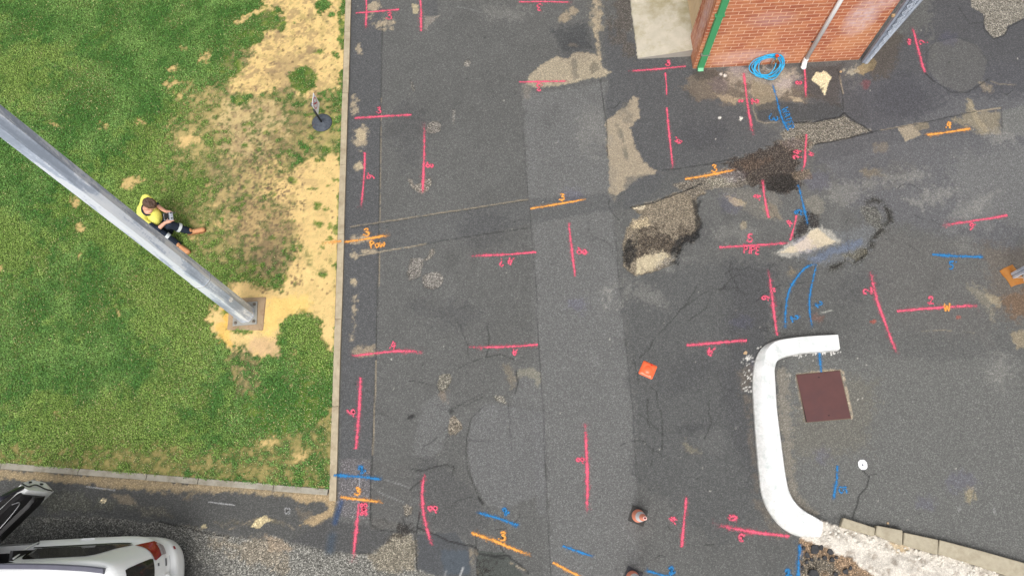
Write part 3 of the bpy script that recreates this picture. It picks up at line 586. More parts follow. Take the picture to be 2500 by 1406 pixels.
# dusty smears, darker damp zones and extra fine cracking
for (x, y, rx, ry, r, a) in ((2180, 440, 70, 14, 12, .35), (2300, 480, 90, 16, 10, .4), (2400, 500, 60, 14, 14, .35), (2440, 330, 40, 20, 0, .35), (2240, 420, 30, 12, 30, .3), (2050, 470, 40, 30, 0, .3), (1790, 570, 60, 16, 0, .2), (1580, 720, 60, 20, -20, .25), (1450, 330, 40, 60, 0, .2), (1240, 30, 60, 20, 0, .2), (2330, 600, 60, 12, 4, .2), (2440, 900, 30, 40, 0, .3), (1640, 640, 30, 14, 0, .3), (1480, 730, 14, 26, 0, .5), (1530, 740, 8, 10, 0, .5)):
    Y_.spot(x, y, rx, ry, col(150, 148, 142), rot=r, f=26, warp=24, wf=1.5, a=a * 1.3, brk=0.40, bs=2.2, seed=int(x))
for (x, y, rx, ry, r) in ((2100, 700, 60, 30, 30), (1700, 560, 40, 40, 0), (1960, 700, 30, 60, 0), (1720, 330, 70, 40, 10), (2200, 240, 60, 50, 0), (1100, 760, 90, 30, 0), (1180, 560, 60, 40, 0), (990, 330, 50, 80, 0), (1660, 900, 70, 60, 0), (1420, 120, 40, 40, 0), (2150, 420, 50, 30, 0)):
    Y_.spot(x, y, rx, ry, None, mul=(.86, .86, .88), rot=r, f=30, warp=24, brk=0.38, bs=2, seed=int(y + x))
for k in range(34):
    x, y = rnd.choice([(rnd.uniform(1560, 1900), rnd.uniform(640, 1300)), (rnd.uniform(1480, 2480), rnd.uniform(180, 820)), (rnd.uniform(940, 1280), rnd.uniform(780, 1340))]); a = rnd.uniform(0, 6.28); P_ = [(x, y)]
    for q in range(rnd.randint(3, 6)): a += rnd.uniform(-.8, .8); st = rnd.uniform(12, 30); P_.append((P_[-1][0] + math.cos(a) * st, P_[-1][1] + math.sin(a) * st))
    L(P_, DARK, rnd.uniform(1.2, 2), rnd.uniform(.3, .6), warp=6, brk=rnd.choice([0, .36, .4]), seed=k)

def asphalt_mat():
    m, n, l, b = newmat('worn_asphalt'); v = coords(n, l)
    pig = n.new('ShaderNodeVertexColor'); pig.layer_name = 'pigment'
    gr = n.new('ShaderNodeAttribute'); gr.attribute_name = 'grit'; g = gr.outputs['Fac']
    f1 = noise(n, l, v, 60, 3, 0.85); f2 = noise(n, l, v, 17, 3, 0.6)
    vo = node(n, 'ShaderNodeTexVoronoi', Scale=75.0); l.new(v, vo.inputs['Vector'])
    sp = n.new('ShaderNodeSeparateColor'); l.new(vo.outputs['Color'], sp.inputs[0])
    stone = ramp(n, l, sp.outputs[0], [(0.0, 0.3), (0.4, 0.72), (0.78, 1.2), (0.93, 2.2)])
    st = mixc(n, l, mth(n, l, 'ADD', 0.08, mth(n, l, 'MULTIPLY', g, 0.75), True), (1, 1, 1), stone)
    grain = mth(n, l, 'ADD', 0.30, mth(n, l, 'MULTIPLY', f1, 1.42))
    grain2 = mth(n, l, 'ADD', 0.84, mth(n, l, 'MULTIPLY', f2, 0.32))
    c = mixc(n, l, 1.0, pig.outputs['Color'], st, 'MULTIPLY')
    k = mth(n, l, 'MULTIPLY', grain, grain2)
    cc = n.new('ShaderNodeCombineColor'); [l.new(k, cc.inputs[i]) for i in range(3)]
    c = mixc(n, l, 1.0, c, cc.outputs[0], 'MULTIPLY')
    l.new(c, b.inputs['Base Color']); b.inputs['Roughness'].default_value = 0.92; b.inputs['Specular IOR Level'].default_value = 0.25
    hgt = mth(n, l, 'ADD', f1, mth(n, l, 'MULTIPLY', vo.outputs['Distance'], g))
    l.new(bump(n, l, hgt, 0.012, 0.6), b.inputs['Normal'])
    return m
M_ASPH = asphalt_mat()
tag(Y_.build('asphalt_yard', M_ASPH), kind='structure')

# ------------------------------------------------------------------ lawn
kbL = at(0, 1129, 0.03); kbR = at(822, 1194, 0.03); _sl = (kbR.y - kbL.y) / (kbR.x - kbL.x)
XK = at(858, 0).x                                     # east face of the long kerb
def ylaw(x): return kbR.y + (x - kbR.x) * _sl * np.clip(1 - (kbR.x - x - 8) / 40, 0, 1)
LX = XK - 0.115
LAWN = Sheet([x for x in stretch(-10.9, LX, 0.025, -120, LX + 0.001)], stretch(0, 10.6, 0.025, -0.001, 160), col(150, 150, 88), ylaw)
LAWN.X = np.minimum(LAWN.X, LX); A_ = LAWN
lush = np.ones(A_.X.shape)
g1 = fbm(A_.X, A_.Y, 0.8, 5, 5); g2 = fbm(A_.X, A_.Y, 2.6, 6, 5)
A_.col[:] = np.array(col(116, 128, 62))
A_.col *= (0.85 + 0.3 * g2)[..., None]
def bare(pts, c, a=1.0, lu=0.0, spot=None, **kw):
    r = A_.spot(*spot, c, a=a, **kw) if spot else A_.poly(pts, c, a, **kw)
    if r is None: return
    w, m = r; lush[w] = lush[w] * (1 - m) + lu * m
# thinning, dry zone
bare([(560, 120), (850, 60), (850, 660), (730, 720), (600, 700), (520, 640), (470, 560), (440, 470), (400, 400), (400, 300), (480, 230), (540, 190)], col(164, 152, 102), 0.8, 0.60, f=60, warp=40, wf=1.2)
bare([(640, 250), (800, 250), (760, 380), (640, 460), (560, 420), (560, 300)], col(140, 122, 90), 0.6, 0.3, f=30, warp=30, brk=0.42, bs=2.5)
bare([(700, 1030), (822, 1000), (820, 1196), (400, 1170), (0, 1130), (0, 1085), (560, 1110)], col(140, 130, 84), 0.7, 0.45, f=26, warp=26, wf=1.5)
bare([(560, 850), (640, 860), (640, 950), (590, 960), (550, 900)], col(134, 118, 92), 0.75, 0.35, f=18, warp=16)
bare([(700, 880), (730, 880), (740, 960), (700, 930)], col(140, 122, 92), 0.6, 0.4, f=16, warp=16)
# sand
SA, SB, SO = col(238, 204, 140), col(226, 192, 132), col(242, 192, 98)
bare([(655, -30), (852, -30), (850, 120), (844, 225), (800, 232), (760, 250), (700, 215), (640, 240), (585, 240), (565, 215), (590, 180), (612, 160), (620, 95), (650, 80), (690, 75), (680, 30), (655, 12)], SA, 0.92, 0.03, f=14, warp=20, wf=2.5, seed=3, brk=0.26, bs=8)
bare([(570, 60), (610, 35), (650, 18), (655, 30), (620, 40), (585, 64)], SA, 0.85, 0.1, f=7, warp=8)
bare([(845, 375), (842, 560), (836, 700), (826, 860), (812, 885), (795, 850), (770, 780), (720, 760), (690, 800), (680, 850), (640, 875), (600, 850), (560, 858), (530, 820), (508, 780), (520, 750), (558, 748), (556, 700), (600, 690), (690, 720), (720, 640), (726, 560), (700, 520), (640, 470), (700, 420), (750, 392), (800, 372)], SA, 0.95, 0.02, f=14, warp=18, wf=2.5, seed=9, brk=0.26, bs=8)
bare([(560, 500), (640, 460), (720, 520), (700, 600), (640, 580), (590, 560)], SA, 0.7, 0.2, f=26, warp=26, brk=0.49, bs=11)
bare([(560, 390), (700, 390), (720, 470), (700, 560), (620, 600), (560, 570), (530, 480)], SA, 0.8, 0.1, f=30, warp=26, brk=0.46, bs=12, seed=77)
bare([(560, 240), (700, 250), (700, 330), (640, 400), (560, 400), (520, 300)], col(220, 194, 142), 0.75, 0.25, f=30, warp=30, brk=0.51, bs=10)
bare([(420, 180), (560, 220), (560, 330), (470, 420), (410, 330)], col(186, 166, 112), 0.55, 0.4, f=26, warp=26, brk=0.55, bs=9)
bare([(740, 250), (845, 235), (842, 370), (770, 390), (720, 340)], col(190, 176, 112), 0.6, 0.4, f=20, warp=20, brk=0.47, bs=4)
bare([(520, 790), (560, 790), (565, 850), (540, 835)], SO, 0.7, 0.05, f=8, warp=8); bare([(548, 740), (562, 745), (560, 812), (548, 790)], SO, 0.95, 0, f=5, warp=6)
bare([(560, 690), (640, 700), (700, 730), (720, 770), (660, 790), (648, 722), (560, 716)], SB, 0.8, 0, f=12, warp=8)
bare([(640, 730), (750, 720), (760, 760), (690, 790), (655, 840), (640, 800)], col(244, 204, 120), 0.7, 0, f=16, warp=12)
bare([(620, 820), (680, 830), (690, 872), (640, 872), (600, 852)], col(220, 184, 142), 0.8, 0.03, f=12, warp=8)
bare([(740, 620), (835, 600), (838, 680), (760, 690)], col(222, 196, 130), 0.6, 0.3, f=16, warp=16, brk=0.5, bs=6)
for (x, y, rx, ry, r) in ((500, 142, 24, 12, 40), (425, 165, 13, 9, 0), (320, 450, 28, 13, 10), (200, 552, 12, 8, 30), (188, 632, 7, 4, 0), (290, 765, 12, 6, 10), (337, 672, 4, 3, 0), (345, 300, 11, 7, 0), (135, 300, 8, 12, 0), (720, 950, 10, 14, 0), (250, 312, 16, 6, 10), (420, 205, 20, 9, 0), (440, 235, 14, 8, 0), (455, 345, 26, 12, 40), (185, 490, 16, 14, 0), (8, 655, 7, 6, 0), (450, 118, 12, 8, 0), (470, 345, 18, 10, 0), (720, 860, 8, 6, 0), (145, 1016, 6, 5, 0), (655, 1085, 18, 10, 0), (480, 585, 9, 10, 0), (545, 545, 12, 12, 0), (505, 470, 16, 10, 0), (735, 1115, 20, 12, 0)):
    bare(None, SB, 0.85, 0.05, spot=(x, y, rx, ry), rot=r, f=9, warp=16, brk=0.36, bs=9, seed=int(x + y))
# dark dead roots between the bare sand
bare([(700, 120), (780, 110), (760, 200), (700, 240), (640, 190)], col(160, 138, 104), 0.6, None or 0.0, f=20, warp=20, brk=0.47, bs=6)
bare([(560, 470), (720, 500), (715, 650), (640, 690), (560, 620)], col(150, 128, 98), 0.55, 0.25, f=20, warp=24, brk=0.44, bs=7)
bare([(640, 560), (715, 540), (712, 640), (680, 680), (620, 640)], col(140, 120, 94), 0.7, 0.25, f=16, warp=16, brk=0.42, bs=5)
bare([(520, 380), (640, 380), (640, 470), (560, 560), (500, 480)], col(120, 118, 84), 0.5, 0.4, f=24, warp=24, brk=0.46, bs=5)
# green tufts in and along the sand
def tuft(x, y, rx, ry, v=1.0, rot=0, f=6):
    r = A_.spot(x, y, rx, ry, col(92, 130, 44), rot=rot, f=f, warp=10, a=0.9, seed=int(x * 3 + y))
    if r: w, m = r; lush[w] = lush[w] * (1 - m) + v * m
tuft(742, 198, 34, 34); tuft(600, 100, 46, 22, 0.9, 20); tuft(655, 50, 26, 22, 0.8); tuft(790, 15, 18, 16); tuft(812, 42, 8, 6); tuft(778, 38, 6, 4); tuft(690, 62, 12, 20, 0.6, 0); tuft(555, 165, 40, 26, 0.8, 20)
tuft(722, 795, 34, 22, 1, 20); tuft(705, 828, 26, 14); tuft(770, 845, 24, 24); tuft(780, 890, 22, 36); tuft(808, 925, 14, 60); tuft(740, 920, 30, 34, 0.8); tuft(700, 1000, 100, 60, 0.9); tuft(590, 812, 30, 6, 0.8)
tuft(820, 140, 6, 12, 0.9); tuft(836, 60, 9, 60, 0.8); tuft(838, 195, 9, 20); tuft(836, 245, 10, 26); tuft(834, 390, 9, 22); tuft(836, 500, 7, 30, 0.8); tuft(834, 560, 6, 40, 0.6); tuft(830, 655, 6, 16); tuft(800, 300, 22, 16, 0.7); tuft(780, 270, 14, 14, 0.6); tuft(838, 330, 6, 30, 0.7)
tuft(820, 560, 10, 10, .5); tuft(775, 130, 14, 6, 0.5); tuft(590, 245, 22, 14, 0.7); tuft(560, 760, 16, 10, 0.5)
for k in range(60):
    tuft(rnd.uniform(560, 835), rnd.uniform(230, 700), rnd.uniform(3, 12), rnd.uniform(3, 9), rnd.uniform(0.3, 0.8), 0, 5)
# small ant mounds and droppings of dark soil on the sand
for k in range(900):
    x, y = rnd.uniform(540, 838), rnd.uniform(20, 720)
    if x > 745 and 380 < y < 700 and rnd.random() < 0.75: continue
    if y < 120 and x < 640: continue
    r = rnd.uniform(1.2, 3.4); A_.spot(x, y, r, r * 0.9, col(112, 92, 72), f=1.4, warp=2.5, a=rnd.uniform(0.45, 0.9), seed=k)
for k in range(900):
    x, y = rnd.gauss(640, 55), rnd.gauss(480, 90)
    if not (500 < x < 745 and 300 < y < 700): continue
    r = rnd.uniform(1.2, 3.2); A_.spot(x, y, r, r, col(108, 92, 78), f=1.3, warp=2, a=rnd.uniform(.5, .95), seed=k % 50)
for k in range(40):
    x, y = rnd.uniform(640, 740), rnd.uniform(600, 720)
    A_.spot(x, y, rnd.uniform(2, 5), rnd.uniform(2, 4), col(112, 92, 74), f=1.5, warp=3, a=0.75, seed=k)
lush = np.clip(lush, 0, 1)
_mid = 4 * lush * (1 - lush)
_mo = fbm(A_.X, A_.Y, 12, 61, 4, 0.65) - 0.5; _mo2 = fbm(A_.X, A_.Y, 2.4, 63, 4) - 0.5
lush = np.clip(lush + (_mo * 2.0 + _mo2 * 1.0) * _mid, 0, 1)
_k = sstep(0.02, 0.14, _mo - 0.0)[..., None] * (_mid * 0.75)[..., None]
A_.col[:] = A_.col * (1 - _k) + np.array(col(96, 112, 66)) * _k
_k = sstep(0.04, 0.14, -_mo)[..., None] * (_mid * 0.35)[..., None]
A_.col[:] = A_.col * (1 - _k) + np.array(col(206, 180, 122)) * _k
dryness = sstep(0.50, 0.66, fbm(A_.X, A_.Y, 1.6, 44, 5)) * 0.35
lush *= (1 - dryness * (0.4 + 0.6 * (lush < 0.9)))
A_.col *= (0.86 + 0.28 * fbm(A_.X, A_.Y, 5, 77, 5))[..., None]
_k = (lush ** 2 * 0.8)[..., None]; A_.col[:] = A_.col * (1 - _k) + np.array(col(66, 96, 40)) * _k  # shade in the gaps between leaves, put into the turf pigment as dark green
_b = (sstep(0.52, 0.60, fbm(A_.X, A_.Y, 8, 101, 5, 0.7)) * (1 - lush) * (A_.X > -5.6) * sstep(4.0, 8.2, A_.Y) * sstep(-3.0, -3.6, A_.X) * 0.6)[..., None]
A_.col[:] = A_.col * (1 - _b) + np.array(col(146, 124, 98)) * _b
lush *= (1 - 0.35 * sstep(-6.2, -4.6, A_.X) * sstep(3.6, 5.0, A_.Y) * (lush < 0.85))
A_.h += (g2 - 0.5) * 0.012 + 0.008 * (fbm(A_.X, A_.Y, 9, 8, 3) - 0.5)
A_.h[:, -1] = 0; A_.grit[:] = 0.1

def lawn_mat():
    m, n, l, b = newmat('sandy_soil_and_turf'); v = coords(n, l)
    pig = n.new('ShaderNodeVertexColor'); pig.layer_name = 'pigment'
    f1 = noise(n, l, v, 70, 4, 0.75); f2 = noise(n, l, v, 14, 4, 0.65)
    k = mth(n, l, 'MULTIPLY', mth(n, l, 'ADD', 0.72, mth(n, l, 'MULTIPLY', f1, 0.56)), mth(n, l, 'ADD', 0.85, mth(n, l, 'MULTIPLY', f2, 0.3)))
    cc = n.new('ShaderNodeCombineColor'); [l.new(k, cc.inputs[i]) for i in range(3)]
    l.new(mixc(n, l, 1.0, pig.outputs['Color'], cc.outputs[0], 'MULTIPLY'), b.inputs['Base Color'])
    b.inputs['Roughness'].default_value = 0.95; b.inputs['Specular IOR Level'].default_value = 0.1
    l.new(bump(n, l, mth(n, l, 'ADD', f1, f2), 0.01, 0.6), b.inputs['Normal'])
    return m
tag(A_.build('lawn', lawn_mat(), z=0.032), kind='structure')

# grass leaves, one mass nobody could count
def build_grass(N=540000):
    rg = np.random.default_rng(5)
    iy = rg.integers(0, len(A_.ys) - 1, 4200000); ix = rg.integers(0, len(A_.xs) - 1, 4200000)
    inb = (A_.xs[ix] > -10.9) & (A_.ys[iy] < 10.6)
    pr = lush[iy, ix] ** 1.6 + 0.015
    keep = inb & (rg.random(len(ix)) < pr)
    ix, iy = ix[keep][:N], iy[keep][:N]; n = len(ix)
    x = A_.X[iy, ix] + rg.uniform(-.0125, .0125, n); y = A_.Y[iy, ix] + rg.uniform(-.0125, .0125, n); lu = lush[iy, ix]
    x = np.minimum(x, LX - 0.004)
    z = A_.h[iy, ix] + 0.032
    ang = rg.uniform(0, 2 * np.pi, n); ln = rg.uniform(0.010, 0.027, n) * (0.75 + 0.35 * lu); wd = rg.uniform(0.0035, 0.0075, n) * (0.7 + 0.5 * lu)
    lift = rg.uniform(0.1, 0.9, n); hb = rg.uniform(0.0, 0.022, n) * lu
    dx, dy = np.cos(ang), np.sin(ang)
    V = np.empty((n, 4, 3), np.float32)
    V[:, 0] = np.stack([x, y, z + hb], -1)
    V[:, 1] = np.stack([x + dx * ln * .55 - dy * wd, y + dy * ln * .55 + dx * wd, z + hb + ln * lift * .7], -1)
    V[:, 2] = np.stack([x + dx * ln, y + dy * ln, z + hb + ln * lift * .8], -1)
    V[:, 3] = np.stack([x + dx * ln * .55 + dy * wd, y + dy * ln * .55 - dx * wd, z + hb + ln * lift * .7], -1)
    V[:, :, 0] = np.minimum(V[:, :, 0], LX + 0.012)
    a1 = fbm(x, y, 0.55, 90, 5); a2 = fbm(x, y, 2.2, 91, 5); a3 = fbm(x, y, 9, 92, 3)
    deep, mid, yel, dry = (np.array(col(*q)) for q in ((82, 130, 56), (126, 164, 84), (160, 178, 84), (190, 182, 128)))
    t = np.clip((a2 - 0.36) * 2.6 + (a3 - .5) * .7, 0, 1)[:, None]; c = deep * (1 - t) + mid * t
    t = np.clip((a1 - 0.50) * 3.2 + (a3 - 0.5), 0, 0.45)[:, None]; c = c * (1 - t) + yel * t
    pdry = np.clip(1.0 - lu, 0, 1) * 0.6 + 0.02
    od = (rg.random(n) < np.clip((0.75 - lu) * 1.5, 0, 0.8))[:, None]; c = np.where(od, np.array(col(112, 124, 78)), c)
    dm = (rg.random(n) < pdry)[:, None]; c = np.where(dm, dry * rg.uniform(0.55, 1.05, (n, 1)), c)
    c = c * rg.uniform(0.38, 1.6, (n, 1))
    me = bpy.data.meshes.new('grass'); me.vertices.add(n * 4); me.vertices.foreach_set('co', V.ravel())
    me.loops.add(n * 4); me.loops.foreach_set('vertex_index', np.arange(n * 4, dtype=np.int32))
    me.polygons.add(n); me.polygons.foreach_set('loop_start', np.arange(0, n * 4, 4, dtype=np.int32)); me.update(calc_edges=True)
    ca = me.color_attributes.new('pigment', 'FLOAT_COLOR', 'POINT'); rgba = np.ones((n, 4, 4), np.float32); rgba[:, :, :3] = c[:, None, :]
    ca.data.foreach_set('color', rgba.ravel())
    m, nn, l, b = newmat('grass_leaf'); pig = nn.new('ShaderNodeVertexColor'); pig.layer_name = 'pigment'
    l.new(pig.outputs['Color'], b.inputs['Base Color']); b.inputs['Roughness'].default_value = 0.6; b.inputs['Specular IOR Level'].default_value = 0.3
    tag(link_mesh('grass', me, m), 'short green and drying grass leaves covering the lawn', 'grass', kind='stuff')
build_grass()

# loose gravel, a crowd of small stones
def build_gravel():
    rg = np.random.default_rng(9)
    base = np.array([(1, 0, 0), (-1, 0, 0), (0, 1, 0), (0, -1, 0), (0, 0, 1), (0, 0, -1)], float)
    fc = np.array([(0, 2, 4), (2, 1, 4), (1, 3, 4), (3, 0, 4), (2, 0, 5), (1, 2, 5), (3, 1, 5), (0, 3, 5)], np.int32)
    Yw, Xw = np.where((YARD.grit > 0.85)[:, :])
    ok = (YARD.xs[Xw] > -8.9) & (YARD.xs[Xw] < 10.9) & (YARD.ys[Yw] > -1.4) & (YARD.ys[Yw] < 11.1) & (rg.random(len(Xw)) < (YARD.grit[Yw, Xw] - 0.8) * 0.55)
    Xw, Yw = Xw[ok], Yw[ok]; n = len(Xw)
    x = YARD.X[Yw, Xw] + rg.uniform(-.01, .01, n); y = YARD.Y[Yw, Xw] + rg.uniform(-.01, .01, n); z = YARD.h[Yw, Xw]
    s = rg.uniform(0.003, 0.008, n) * np.where(rg.random(n) < 0.08, 1.6, 1)
    ang = rg.uniform(0, 6.28, n); q = base[None] * rg.uniform(0.7, 1.2, (n, 6, 1)) * s[:, None, None] * np.array([1, 1, 0.7])
    ca_, sa_ = np.cos(ang)[:, None], np.sin(ang)[:, None]
    V = np.empty((n, 6, 3), np.float32); V[..., 0] = q[..., 0] * ca_ - q[..., 1] * sa_ + x[:, None]; V[..., 1] = q[..., 0] * sa_ + q[..., 1] * ca_ + y[:, None]; V[..., 2] = q[..., 2] + (z + s * 0.45)[:, None]
    Fc = (fc[None] + np.arange(n, dtype=np.int32)[:, None, None] * 6).reshape(-1)
    me = bpy.data.meshes.new('gravel'); me.vertices.add(n * 6); me.vertices.foreach_set('co', V.ravel())
    me.loops.add(len(Fc)); me.loops.foreach_set('vertex_index', Fc.astype(np.int32)); me.polygons.add(n * 8)
    me.polygons.foreach_set('loop_start', np.arange(0, len(Fc), 3, dtype=np.int32)); me.update(calc_edges=True)
    base_c = YARD.col[Yw, Xw]; t = rg.random((n, 1)) ** 2.2
    base_c = base_c * 0.55 + base_c.mean(1, keepdims=True) * 0.45; c = base_c * 0.85 * (1 - t) + (base_c * 1.35 + 0.08) * t; c = np.where(rg.random((n, 1)) < 0.2, base_c * 0.4, c)
    ca = me.color_attributes.new('pigment', 'FLOAT_COLOR', 'POINT'); rgba = np.ones((n, 6, 4), np.float32); rgba[:, :, :3] = c[:, None, :]; ca.data.foreach_set('color', rgba.ravel())
    m, nn, l, b = newmat('gravel_stone'); pig = nn.new('ShaderNodeVertexColor'); pig.layer_name = 'pigment'
    l.new(pig.outputs['Color'], b.inputs['Base Color']); b.inputs['Roughness'].default_value = 0.8
    tag(link_mesh('gravel', me, m), 'loose grey gravel and grit in the potholes and beside the lawn kerb', 'gravel', kind='stuff')
    print('gravel', n)
build_gravel()
# ------------------------------------------------------------------ kerbs of the lawn
M_KERB = smat('weathered_concrete', col(190, 176, 150), 0.9, 0, 0.14, 9, 0.004, 90, 0.2, dirt=col(140, 124, 98), dirt_scale=4, dirt_amt=0.6)
M_KERB2 = smat('grey_concrete', col(170, 164, 150), 0.9, 0, 0.14, 9, 0.004, 90, 0.2, dirt=col(128, 118, 98), dirt_scale=5, dirt_amt=0.7)
def kerb_run(name, a, b, width, top, seg, m):
    """row of cast kerb lengths between a and b, width to the left of a->b"""
    bm = bmesh.new(); a, b = Vector(a), Vector(b); d = (b - a); Ln = d.length; d.normalize(); nrm = Vector((-d.y, d.x, 0)); s = 0; k = 0
    while s < Ln - 0.05:
        e = min(Ln, s + seg * rnd.uniform(0.85, 1.15)); j = rnd.uniform(-0.004, 0.004)
        p = a + d * s + nrm * j; q = a + d * (e - 0.007) + nrm * (j + rnd.uniform(-0.003, 0.003)); t = top + rnd.uniform(-0.004, 0.004)
        M = Matrix.Translation(p) @ Matrix.Rotation(math.atan2((q - p).y, (q - p).x), 4, 'Z')
        box(bm, (0, 0, -0.08), ((q - p).length, width, t), M, 0.008)
        s = e; k += 1
    return tag(bobj(name, bm, m), kind='structure')
kerb_run('lawn_edge_kerb', (XK, at(822, 1222).y, 0), (XK, 16, 0), 0.112, 0.046, 1.55, M_KERB)
_a = Vector((kbR.x - 0.14, ylaw(kbR.x - 0.14) - 0.0, 0)); _b = Vector((-16, ylaw(-16.0), 0))
def kerb_low():
    bm = bmesh.new(); x = LX - 0.01
    while x > -16:
        e = x - rnd.uniform(0.8, 1.4); y0, y1 = ylaw(x), ylaw(e); t = 0.05 + rnd.uniform(-0.006, 0.006); j = rnd.uniform(-0.006, 0.006)
        M = Matrix.Translation((x, y0 + j, 0)) @ Matrix.Rotation(math.atan2(y1 - y0, e - x), 4, 'Z')
        box(bm, (0.004, 0.0, -0.08), (math.hypot(e - x, y1 - y0) - 0.004, 0.095, t), M, 0.012)
        x = e
    return tag(bobj('lawn_front_kerb', bm, M_KERB2), kind='structure')
kerb_low()

# ------------------------------------------------------------------ white painted kerb
def white_kerb():
    m, n, l, b = newmat('white_kerb_paint'); v = coords(n, l)
    f = noise(n, l, v, 7, 6, 0.7); g = noise(n, l, v, 60, 3, 0.6)
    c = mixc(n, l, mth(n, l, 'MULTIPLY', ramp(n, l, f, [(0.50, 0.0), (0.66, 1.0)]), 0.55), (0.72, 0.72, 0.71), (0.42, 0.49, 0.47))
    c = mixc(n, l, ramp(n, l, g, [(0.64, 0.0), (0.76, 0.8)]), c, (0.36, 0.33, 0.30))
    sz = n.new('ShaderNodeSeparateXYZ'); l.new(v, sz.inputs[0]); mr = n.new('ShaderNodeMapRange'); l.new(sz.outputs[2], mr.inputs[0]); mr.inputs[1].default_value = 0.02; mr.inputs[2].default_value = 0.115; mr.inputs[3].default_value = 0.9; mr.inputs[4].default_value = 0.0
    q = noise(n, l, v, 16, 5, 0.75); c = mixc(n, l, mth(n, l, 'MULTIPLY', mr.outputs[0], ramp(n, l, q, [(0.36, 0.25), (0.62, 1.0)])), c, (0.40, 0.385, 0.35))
    l.new(c, b.inputs['Base Color']); b.inputs['Roughness'].default_value = 0.7
    l.new(bump(n, l, mth(n, l, 'ADD', f, g), 0.012, 0.9), b.inputs['Normal'])
    O = [(2046, 813), (2000, 815), (1960, 818), (1925, 822), (1895, 828), (1870, 840), (1852, 858), (1840, 885), (1836, 915), (1835, 950), (1838, 1010), (1843, 1080), (1849, 1150), (1855, 1200), (1868, 1238), (1890, 1272), (1915, 1295), (1945, 1309), (1975, 1312), (2000, 1312)]
    I = [(2051, 852), (2000, 856), (1960, 860), (1935, 864), (1915, 870), (1902, 877), (1896, 886), (1893, 900), (1893, 915), (1895, 945), (1899, 1005), (1908, 1075), (1918, 1150), (1926, 1192), (1938, 1218), (1955, 1238), (1972, 1250), (1990, 1260), (2003, 1268), (2009, 1273)]
    O = smooth_path(O, 4); I = smooth_path(I, 4); N = len(O); hz = 0.13
    V = []; Fc = []
    for k in range(N):
        t = k / (N - 1)
        up = sstep(0.2, 0.36, np.array(t)) ; hh = hz * (0.92 + 0.1 * math.sin(k * 0.7))
        o0 = at(*O[k], 0.0) * float(up) + at(*O[k], hh) * (1 - float(up)); o0.z = 0
        i1 = at(*I[k], hh); a = o0.lerp(i1, 0.10 + 0.30 * float(up)); a.z = hh * 0.96; o0.z = -0.06
        base_o = o0.copy(); base_o.z = -0.06; mid = o0.lerp(a, 0.10); mid.z = hh * 0.30
        sh = o0.lerp(a, 0.90); sh.z = hh * 0.90
        crown = a.lerp(i1, 0.4); crown.z = hh * 1.0
        i0 = i1.copy(); i0.z = hh * 0.8; ib = i1 + (i1 - o0).normalized() * 0.012; ib.z = -0.06; isoft = a.lerp(i1, 0.93); isoft.z = hh
        V += [base_o, mid, sh, a, crown, isoft, i0, ib]
    for k in range(N - 1):
        for j in range(7): Fc.append((k * 8 + j, k * 8 + j + 1, (k + 1) * 8 + j + 1, (k + 1) * 8 + j))
    Fc.append(tuple(range(8))[::-1]); Fc.append(tuple((N - 1) * 8 + j for j in range(8)))
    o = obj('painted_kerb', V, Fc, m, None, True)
    md = o.modifiers.new('edge', 'EDGE_SPLIT'); md.split_angle = math.radians(24)
    tag(o, 'thick white painted kerb curving round the steel pit cover, ending at the rubble', 'kerb')
white_kerb()

# loose concrete kerb lengths by the rubble
M_BLK = smat('bare_kerb_concrete', col(186, 176, 154), 0.9, 0, 0.1, 14, 0.004, 120, 0.2, dirt=col(150, 138, 116), dirt_scale=6, dirt_amt=0.5)
for pts, lb in (([(2060, 1263), (2137, 1288), (2135, 1308), (2053, 1285)], 'short tan concrete kerb length nearest the end of the white kerb'),
                ([(2141, 1282), (2204, 1294), (2203, 1331), (2137, 1304)], 'squarish tan concrete kerb length with a chipped top edge, second from the white kerb'),
                ([(2208, 1299), (2291, 1317), (2289, 1353), (2205, 1329)], 'tan concrete kerb length with a hairline joint, third from the white kerb'),
                ([(2294, 1317), (2400, 1345), (2560, 1390), (2560, 1440), (2400, 1384), (2290, 1350)], 'long straight tan concrete kerb length running out of the right edge')):
    bm = bmesh.new(); W_ = [at(x, y, 0.09) for x, y in pts]; prism(bm, W_, -0.06, 0.09)
    bmesh.ops.recalc_face_normals(bm, faces=bm.faces)
    bmesh.ops.bevel(bm, geom=list(bm.edges), offset=0.008, segments=2, affect='EDGES')
    tag(bobj('concrete_kerb_block', bm, M_BLK), lb, 'kerb block', 'loose concrete kerb lengths beside the rubble')

